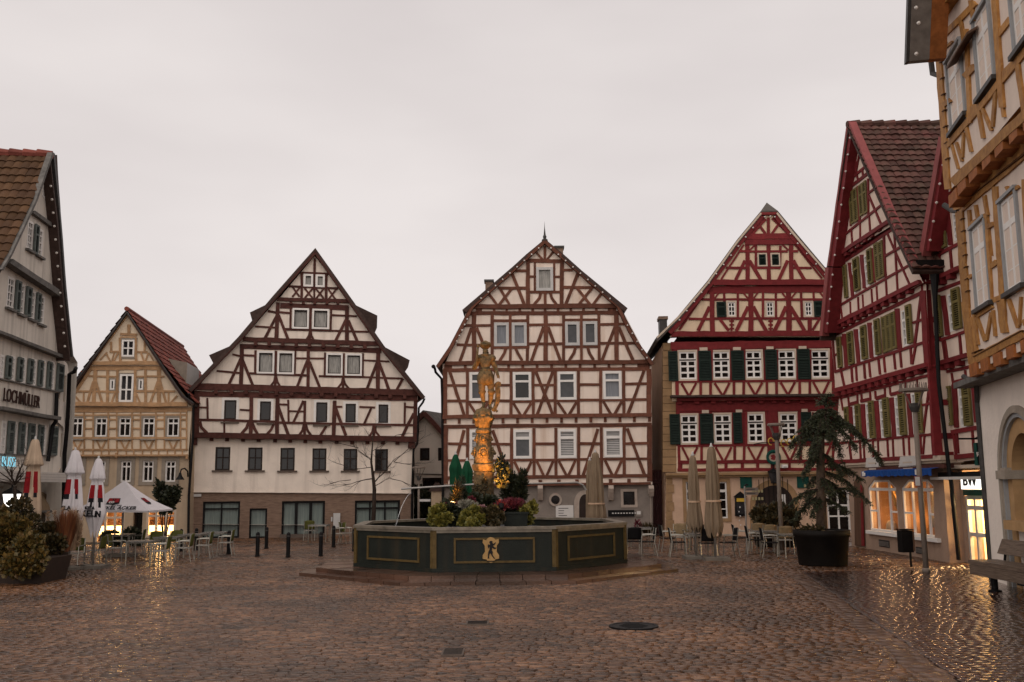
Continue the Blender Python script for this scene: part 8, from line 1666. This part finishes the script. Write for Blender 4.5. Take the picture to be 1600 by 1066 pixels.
mb.build('scroll', t); mb = MB(); mb.tube([q0 + Vector((-.9, .0, -.05)), q0 + Vector((.8, .0, -.05))], .025, M['black_metal'], 6); mb.tube([q0 + Vector((-.9, .0, -.05)), q0 + Vector((-.9, 1.6, -.05))], .025, M['black_metal'], 6); mb.build('bracket', t)
p = ground(1168, 866); t = thing('signpost', (p.x, p.y, 0), 'thin grey signpost with two small arrow boards before the salmon wall', 'signpost'); zt = at(1165, 760, p.y).z
mb = MB(); mb.tube([(p.x, p.y, 0), (p.x, p.y, zt)], .03, M['grey_metal'], 8); mb.build('post', t)
for k, z in enumerate((zt - .10, zt - .24)): mb = MB(); mb.box((p.x + .22, p.y - .04, z), (.46, .02, .11), M['lamp_grey']); mb.box((p.x + .2, p.y - .053, z), (.3, .006, .03), M['ink']); mb.build('arrow_board', t)
mb = MB(); c = Vector((p.x, p.y, zt)); mb.tube([c, c + Vector((.06, 0, .06)), c + Vector((.13, 0, .04))], .03, M['black_metal'], 6); mb.build('cap', t)
p = ground(1424, 886); t = thing('litter_bin', (p.x, p.y, 0), 'black litter bin on a single post before the lit shop', 'litter bin'); mb = MB(); mb.tube([(p.x, p.y, 0), (p.x, p.y, .95)], .035, M['black_metal'], 8); mb.build('post', t)
z0, z1 = at(1415, 863, p.y).z, at(1415, 829, p.y).z; mb = MB(); mb.box((p.x - .12, p.y, (z0 + z1) / 2), (.34, .26, z1 - z0), M['black_metal'], .15); mb.box((p.x - .12, p.y, z1 + .03), (.38, .30, .03), M['black_metal'], .15); mb.build('bin', t); mb = MB(); mb.box((p.x + .055, p.y - .05, (z0 + z1) / 2), (.02, .22, z1 - z0 - .06), M['door_brown'], .15); mb.build('side_panel', t)
M['bench_wood'] = pm('wet_weathered_oak', (.16, .115, .085), .38, .35, 4, stretch=(9, .7, 9), bump=.4, bscale=6, col2=(.07, .048, .035))
bl = at(1511, 872, 22.2); bx, by = bl.x, bl.y; t = thing('bench', (bx + .3, by - 1.6, 0), 'massive weathered wooden bench in front of the white arched wall', 'bench')
mb = MB()
for k in range(3): mb.box((bx + .12 + .225 * k, by - 1.7, .60), (.205, 3.4, .09), M['bench_wood'])
mb.build('seat', t); mb = MB(); mb.box((bx + .05, by - 1.72, .44), (.09, 3.3, .22), M['bench_wood']); mb.box((bx + .62, by - 1.72, .44), (.09, 3.3, .22), M['bench_wood']); mb.build('side_beam', t)
mb = MB(); mb.hexa([(bx + .66, by - 3.3, .78), (bx + .74, by - 3.3, .76), (bx + .74, by - .05, .76), (bx + .66, by - .05, .78), (bx + .80, by - 3.3, 1.10), (bx + .88, by - 3.3, 1.08), (bx + .88, by - .05, 1.08), (bx + .80, by - .05, 1.10)], M['bench_wood']); mb.build('backrest', t)
for y in (-.25, -1.7, -3.1): mb = MB(); mb.tube([(bx + .70, by + y, .5), (bx + .78, by + y, .98)], .03, M['black_metal'], 8); mb.build('back_support', t)
for y in (-.6, -2.8): mb = MB(); mb.tube([(bx + .28, by + y, 0), (bx + .28, by + y, .5)], .07, M['black_metal'], 12); mb.lathe((bx + .28, by + y, 0), [(.14, 0), (.14, .03), (.07, .05)], M['black_metal'], 14); mb.build('leg', t)
mb = MB(); mb.box((bx + .33, by - 2.35, .42), (.64, .5, .26), M['black_metal']); mb.build('planter_insert', t)

# ============================================================ plants and trees
def tub(name, px, py, rpx, hpx, d, lab, mat, sq=False):
    s = d / FPX; p = at(px, py, d); p = Vector((p.x, p.y, 0)); r, h = rpx * s, hpx * s; t = thing(name, p, lab, 'planter'); mb = MB()
    if sq: mb.hexa([(p.x + sx_ * r * .88, p.y + sy_ * r * .88, 0) for sx_, sy_ in ((-1, -1), (1, -1), (1, 1), (-1, 1))] + [(p.x + sx_ * r, p.y + sy_ * r, h) for sx_, sy_ in ((-1, -1), (1, -1), (1, 1), (-1, 1))], mat)
    else: mb.lathe(tuple(p), [(r * .86, 0), (r * .88, .05), (r * .97, h * .8), (r * 1.02, h * .82), (r * 1.04, h), (r * .93, h), (r * .90, h - .06), (.02, h - .06)], mat, 40)
    mb.build('tub', t, not sq); return t, p, h
M['pot_dark'] = pm('dark_brown_black_pot', (.008, .006, .005), .6, .3, 3, spec=.1); M['pot_rust'] = pm('rusty_brown_pot', (.030, .018, .013), .6, .3, 4, spec=.3)
t, p, h = tub('tree_pot', 1286, 879, 41, 53, 28.8, 'big round dark pot holding the drooping spruce', M['pot_dark'])
mb = MB(); mb.lathe((p.x, p.y, h - .06), [(.72, .0), (.4, .03), (.01, .05)], M['mortar'], 20); mb.build('soil', t); mb = MB(); leaf_cloud(mb, [(p.x - .3, p.y - .1, h + .02, .4, .3, .12)], 200, .1, M['leaf_brown'], rl); mb.build('weeds', t)
# drooping spruce
t = thing('spruce_tree', (p.x, p.y, h), 'scruffy dark spruce with drooping branches in the big round pot', 'tree'); ds = 28.8
tr = [at(1284, 826, ds), at(1283, 780, ds), at(1282, 730, ds), at(1283, 690, ds), at(1287, 655, ds), at(1291, 632, ds)]; tr = [Vector((q.x, p.y, q.z)) for q in tr]
mb = MB(); mb.tube(tr, [.16, .14, .12, .10, .06, .02], pm('greyish_spruce_bark', (.10, .068, .048), .8, .3, 10, bump=.5, bscale=30), 10); mb.build('trunk', t, True)
M['needle'] = leaf_mat('dark_spruce_needle', [(.014, .020, .009), (.030, .038, .014), (.045, .050, .019), (.018, .025, .011), (.058, .054, .022)])
limbs = MB(); need = MB()
def bough(p0, p1, sag, r0, nd):
    n = 9; pts = []
    for i in range(n + 1): f = i / n; q = p0.lerp(p1, f); q.z += sag * math.sin(math.pi * f * .9); q += Vector((rl.uniform(-.02, .02), rl.uniform(-.02, .02), 0)); pts.append(q)
    limbs.tube(pts, [r0 * (1 - .85 * i / n) for i in range(n + 1)], M['bark'], 5)
    Lb = (p1 - p0).length
    for i in range(int(nd * 1.5 * Lb)):
        f = rl.uniform(.12, 1.0); k = min(n - 1, int(f * n)); q = pts[k].lerp(pts[k + 1], f * n - k); dr = (pts[k + 1] - pts[k]).normalized()
        sd = Vector((rl.uniform(-1, 1), rl.uniform(-1, 1), rl.uniform(-.9, .1))).normalized(); tw = (dr * .7 + sd * .8).normalized(); lt = rl.uniform(.10, .34) * (1.15 - f * .5); e = q + tw * lt + Vector((0, 0, -.12 * lt))
        limbs.tube([q, e], [.006, .003], M['bark'], 3, cap=False)
        for j in range(9): g = j / 8; c = q.lerp(e, g); leaf(need, c, tw * .5 + Vector((rl.uniform(-1, 1), rl.uniform(-1, 1), rl.uniform(-.8, .5))), rl.uniform(.06, .10), .014, M['needle'], rl)
S_ = lambda px, py, dy: (lambda q: Vector((q.x, q.y, q.z)))(at(px, py, ds + dy))
for (y0, x1, y1, dy, sg, nd_) in ((634, 1291, 618, .05, .02, 60), (636, 1283, 628, -.1, .06, 60), (637, 1300, 630, .1, .06, 60), (640, 1272, 652, -.2, .10, 50), (642, 1308, 648, -.2, .10, 50), (640, 1268, 668, -.5, .15, 46), (640, 1315, 664, .4, .15, 46), (645, 1255, 690, .3, .22, 46), (648, 1330, 672, -.5, .2, 46), (650, 1296, 690, -.9, .25, 44), (652, 1278, 695, -.9, .25, 44), (655, 1245, 722, -.3, .35, 42), (655, 1378, 727, -.4, .40, 48), (658, 1350, 690, .3, .3, 44), (662, 1262, 735, .6, .3, 40), (665, 1318, 728, .6, .3, 40), (668, 1270, 715, -1.0, .25, 40), (668, 1310, 700, -1.0, .3, 40), (660, 1340, 705, -.6, .25, 44), (650, 1290, 668, .9, .2, 40), (646, 1250, 676, -.3, .16, 44), (660, 1235, 700, .1, .2, 38), (690, 1262, 730, -.8, .1, 34),
    (708, 1316, 745, -.7, .18, 44), (725, 1345, 752, .2, .20, 46), (735, 1358, 790, -.3, .24, 40), (745, 1318, 780, .6, .14, 44), (742, 1262, 762, .4, .10, 40), (745, 1300, 775, -.9, .1, 40), (765, 1236, 788, -.3, .14, 46), (772, 1242, 812, .1, .1, 40), (775, 1268, 806, -.6, .08, 42), (778, 1322, 800, -.2, .1, 40), (760, 1258, 790, .7, .1, 40), (770, 1338, 768, .5, .12, 36), (712, 1255, 742, -.5, .1, 34)):
    f = [k for k in range(len(tr) - 1)]; zq = at(1284, y0, ds).z; q0 = tr[-1]
    for k in f:
        if tr[k].z <= zq <= tr[k + 1].z: q0 = tr[k].lerp(tr[k + 1], (zq - tr[k].z) / (tr[k + 1].z - tr[k].z))
    bough(q0, S_(x1, y1, dy), sg, .035, nd_)
limbs.build('limbs', t); need.build('needles', t)
# bare tree before the white house
pb_ = at(582, 838, 38.0); pb_ = Vector((pb_.x, pb_.y, 0)); t = thing('bare_tree', pb_, 'bare leafless tree in front of the white stucco wall left of the fountain', 'tree'); mb = MB(); D = 38.0
Bt = lambda x, y, dy=0: at(x, y, D + dy)
tk = [pb_, Bt(584, 800), Bt(585, 765), Bt(583, 745), Bt(580, 722), Bt(582, 695), Bt(583, 670)]; mb.tube(tk, [.095, .085, .075, .06, .04, .025, .012], M['bark'], 8); mb.build('trunk', t, True)
mb = MB(); tips = []
for (x0, y0, x1, y1, dy, r_) in ((584, 755, 615, 722, .3, .05), (583, 748, 548, 750, -.3, .045), (581, 730, 552, 736, .4, .03), (582, 722, 560, 700, -.5, .028), (585, 760, 610, 748, .4, .03), (583, 742, 600, 715, -.7, .03), (581, 718, 563, 708, .5, .025), (582, 705, 598, 690, .4, .022), (583, 690, 573, 670, .3, .018), (583, 680, 590, 655, -.3, .018)):
    a, b = Bt(x0, y0), Bt(x1, y1, dy); branches(mb, a, b - a, (b - a).length, r_ * .55, 3, M['bark'], rl, tips, .55, 3)
for (x0, y0, x1, y1, x2, y2) in ((615, 722, 640, 700, 662, 690), (615, 722, 632, 725, 655, 728), (548, 750, 530, 752, 515, 756), (610, 748, 628, 752, 648, 765), (560, 700, 540, 695, 518, 690), (556, 735, 540, 728, 520, 722), (598, 690, 620, 680, 640, 676)):
    mb.tube([Bt(x0, y0), Bt(x1, y1, .2), Bt(x2, y2, .1)], [.016, .011, .004], M['bark'], 5); branches(mb, Bt(x1, y1, .2), Bt(x2, y2) - Bt(x1, y1), .8, .012, 2, M['bark'], rl, tips, .7, 3)
mb.build('branches', t)
# small bare tree at the far left
D2 = 26.6; p0 = at(24, 900, D2); p0 = Vector((p0.x, p0.y, 0)); t = thing('bare_tree', p0, 'small bare dark sapling at the far left below the blue lit sign', 'tree'); mb = MB(); A2 = lambda x, y, dy=0: at(x, y, D2 + dy)
mb.tube([p0, A2(23, 800), A2(23.5, 760)], [.06, .05, .045], M['bark'], 6); mb.build('trunk', t); mb = MB(); tips = []
for x1, y1, dy in ((2, 735, 0), (10, 725, .3), (30, 730, -.2), (38, 745, .1), (-8, 748, -.2), (16, 738, -.3), (33, 722, .2)): b = A2(x1, y1, dy); a = A2(23.5, 757); branches(mb, a, b - a, (b - a).length, .028, 2, M['bark'], rl, tips, .6, 3)
mb.build('branches', t)
# left planters with bushes
t, p, h = tub('planter', 42, 905, 46, 36, 26.0, 'brown planter at the left edge under the autumn bush', M['pot_rust'], True)
plant('bush', 'large autumn-coloured bush spilling over the left edge planter', 'bush', [(16, 840, 25.6, 32, 36), (43, 862, 25.2, 24, 32), (8, 812, 26, 18, 20), (58, 876, 25, 13, 20), (30, 884, 24.9, 28, 18), (-15, 855, 25.8, 24, 36), (36, 828, 25.5, 14, 16), (54, 848, 25.3, 10, 14)], 10500, .11, 'leaf_autumn', .45, .2, base=h)
plant('bush', 'thin upright twigs with small leaves above the large autumn bush', 'bush', [(35, 795, 25.8, 12, 18), (52, 815, 25.7, 10, 12), (22, 790, 26, 10, 12)], 500, .11, 'leaf_brown', .4, .4)
t, p, h = tub('planter', 80, 894, 17, 46, 27.0, 'tall dark planter behind the autumn bush, below the rusty grass', M['pot_rust'], True)
plant('bush', 'smaller green-brown bush in the tall dark planter', 'bush', [(76, 838, 27, 17, 20), (88, 850, 26.8, 14, 16), (70, 852, 26.7, 12, 16)], 2600, .11, 'leaf_brown', .45, .2, base=h)
def tuft(name, lab, px, py, d, wpx, hpx, n, mat, w=.012, lean=.5):
    s = d / FPX; p = at(px, py, d); t = thing(name, p, lab, 'grass'); mb = MB()
    for _ in range(n):
        a = rl.uniform(0, 6.28); r = rl.random() ** .5 * wpx * s; b = p + Vector((math.cos(a) * r * .3, math.sin(a) * r * .3, 0)); hh = hpx * s * rl.uniform(.55, 1.05); e = p + Vector((math.cos(a) * r, math.sin(a) * r, hh)); m = b.lerp(e, .5) + Vector((0, 0, hh * .16)); u = Vector((-math.sin(a), math.cos(a), 0)) * w
        mb.add([b - u, b + u, m + u, m - u, e], [(0, 1, 2, 3), (3, 2, 4)], mat)
    mb.build('blades', t); return t
tuft('ornamental_grass', 'rusty red grass tuft beside the smaller planter bush', 101, 862, 27.0, 20, 62, 900, M['grass_red'])
t = tuft('pampas_grass', 'buff feathery grass plumes behind the rusty grass', 112, 860, 27.6, 20, 66, 300, M['plume'])
mb = MB()
for (x, y) in ((88, 800), (98, 796), (108, 800), (118, 806), (126, 816), (104, 812), (114, 822), (75, 802), (122, 830)):
    a = at(x, y + 26, 27.5); b = at(x + rl.uniform(-3, 3), y, 27.5)
    for k in range(130): f = rl.random(); c = a.lerp(b, f); leaf(mb, c, (b - a) + Vector((rl.uniform(-1, 1), rl.uniform(-1, 1), rl.uniform(-1, .4))) * .35, .11, .008, M['plume'], rl)
mb.build('plumes', t)
tuft('ornamental_grass', 'green grass tuft in a pot beside the grey wall', 1012, 838, 38, 14, 22, 260, M['leaf_brown'], .02)
plant('potted_shrub', 'reddish sprig against the grey wall beside the menu box', 'shrub', [(997, 823, 38.6, 5, 10), (993, 832, 38.5, 6, 6)], 160, .14, 'leaf_red', .25, .5)
plant('potted_shrub', 'dark rounded shrub in front of the arched door of the crimson house', 'shrub', [(1192, 806, 37.5, 17, 15), (1215, 804, 37.3, 18, 17), (1235, 810, 37.2, 14, 16), (1205, 818, 37, 24, 12)], 5200, .15, 'leaf_brown', .3, .3, base=.3)
t, p, h = tub('planter', 1212, 848, 34, 22, 37.3, 'low dark trough under the shrub by the arched door', M['pot_dark'], False)
plant('potted_shrub', 'dark leafy shrub left of the shop door of the ochre house', 'shrub', [(172, 840, 41, 13, 9), (182, 845, 41, 9, 8)], 900, .14, 'leaf_dark', .4)
plant('potted_shrub', 'dark leafy shrub right of the shop door of the ochre house', 'shrub', [(206, 838, 41, 13, 12), (214, 845, 41, 9, 8)], 1000, .14, 'leaf_dark', .4)
t = plant('small_tree', 'small dark leafy tree before the right window of the ochre house', 'tree', [(252, 768, 40.5, 10, 14), (266, 775, 40.4, 14, 14), (258, 790, 40.3, 14, 12), (246, 758, 40.5, 4, 8), (275, 768, 40.5, 7, 9)], 1700, .15, 'leaf_dark', .4, .2, base=.0)
plant('hedge', 'dark green hedge filling the gap before the small white house', 'hedge', [(650, 792, 50, 12, 30), (665, 800, 50, 12, 30), (682, 795, 50, 12, 28), (640, 810, 50, 9, 24)], 4200, .3, 'leaf_dark', .45, base=0)
F = Fac(at(672, 838, 47), at(692, 838, 47)); t = thing('gate_pillar', F.w(F.len / 2, 0), 'short cream gate pillar with dark cap behind the fountain', 'pillar'); z9 = F.loc(680, 768)[1]; mb = MB(); mb.fbox(F, .05, F.len, 0, z9, -.5, 0, M['stucco_b']); mb.build('pillar', t); mb = MB(); mb.prism(F, [(-.1, z9), (F.len + .15, z9), (F.len * .6, z9 + .42), (F.len * .4, z9 + .42)], -.6, .1, M['roof_dark']); mb.build('cap', t)
# lantern lit white behind the left bush
p = at(16.5, 802, 27.2); t = lantern('standing_lantern', p, 1.6, 'black lantern with lit white glass behind the left bushes')
gl_ = [c for c in t.children if c.name.startswith('glass')][0]; gl_.data.materials.clear(); gl_.data.materials.append(pm('lit_lantern_glass', (.8, .8, .78), .4, .02, 3, emit=(1, .95, .88), estr=1.6))
mb = MB(); mb.tube([(p.x, p.y, 0), (p.x, p.y, p.z)], .03, M['black_metal'], 8); mb.build('post', t)
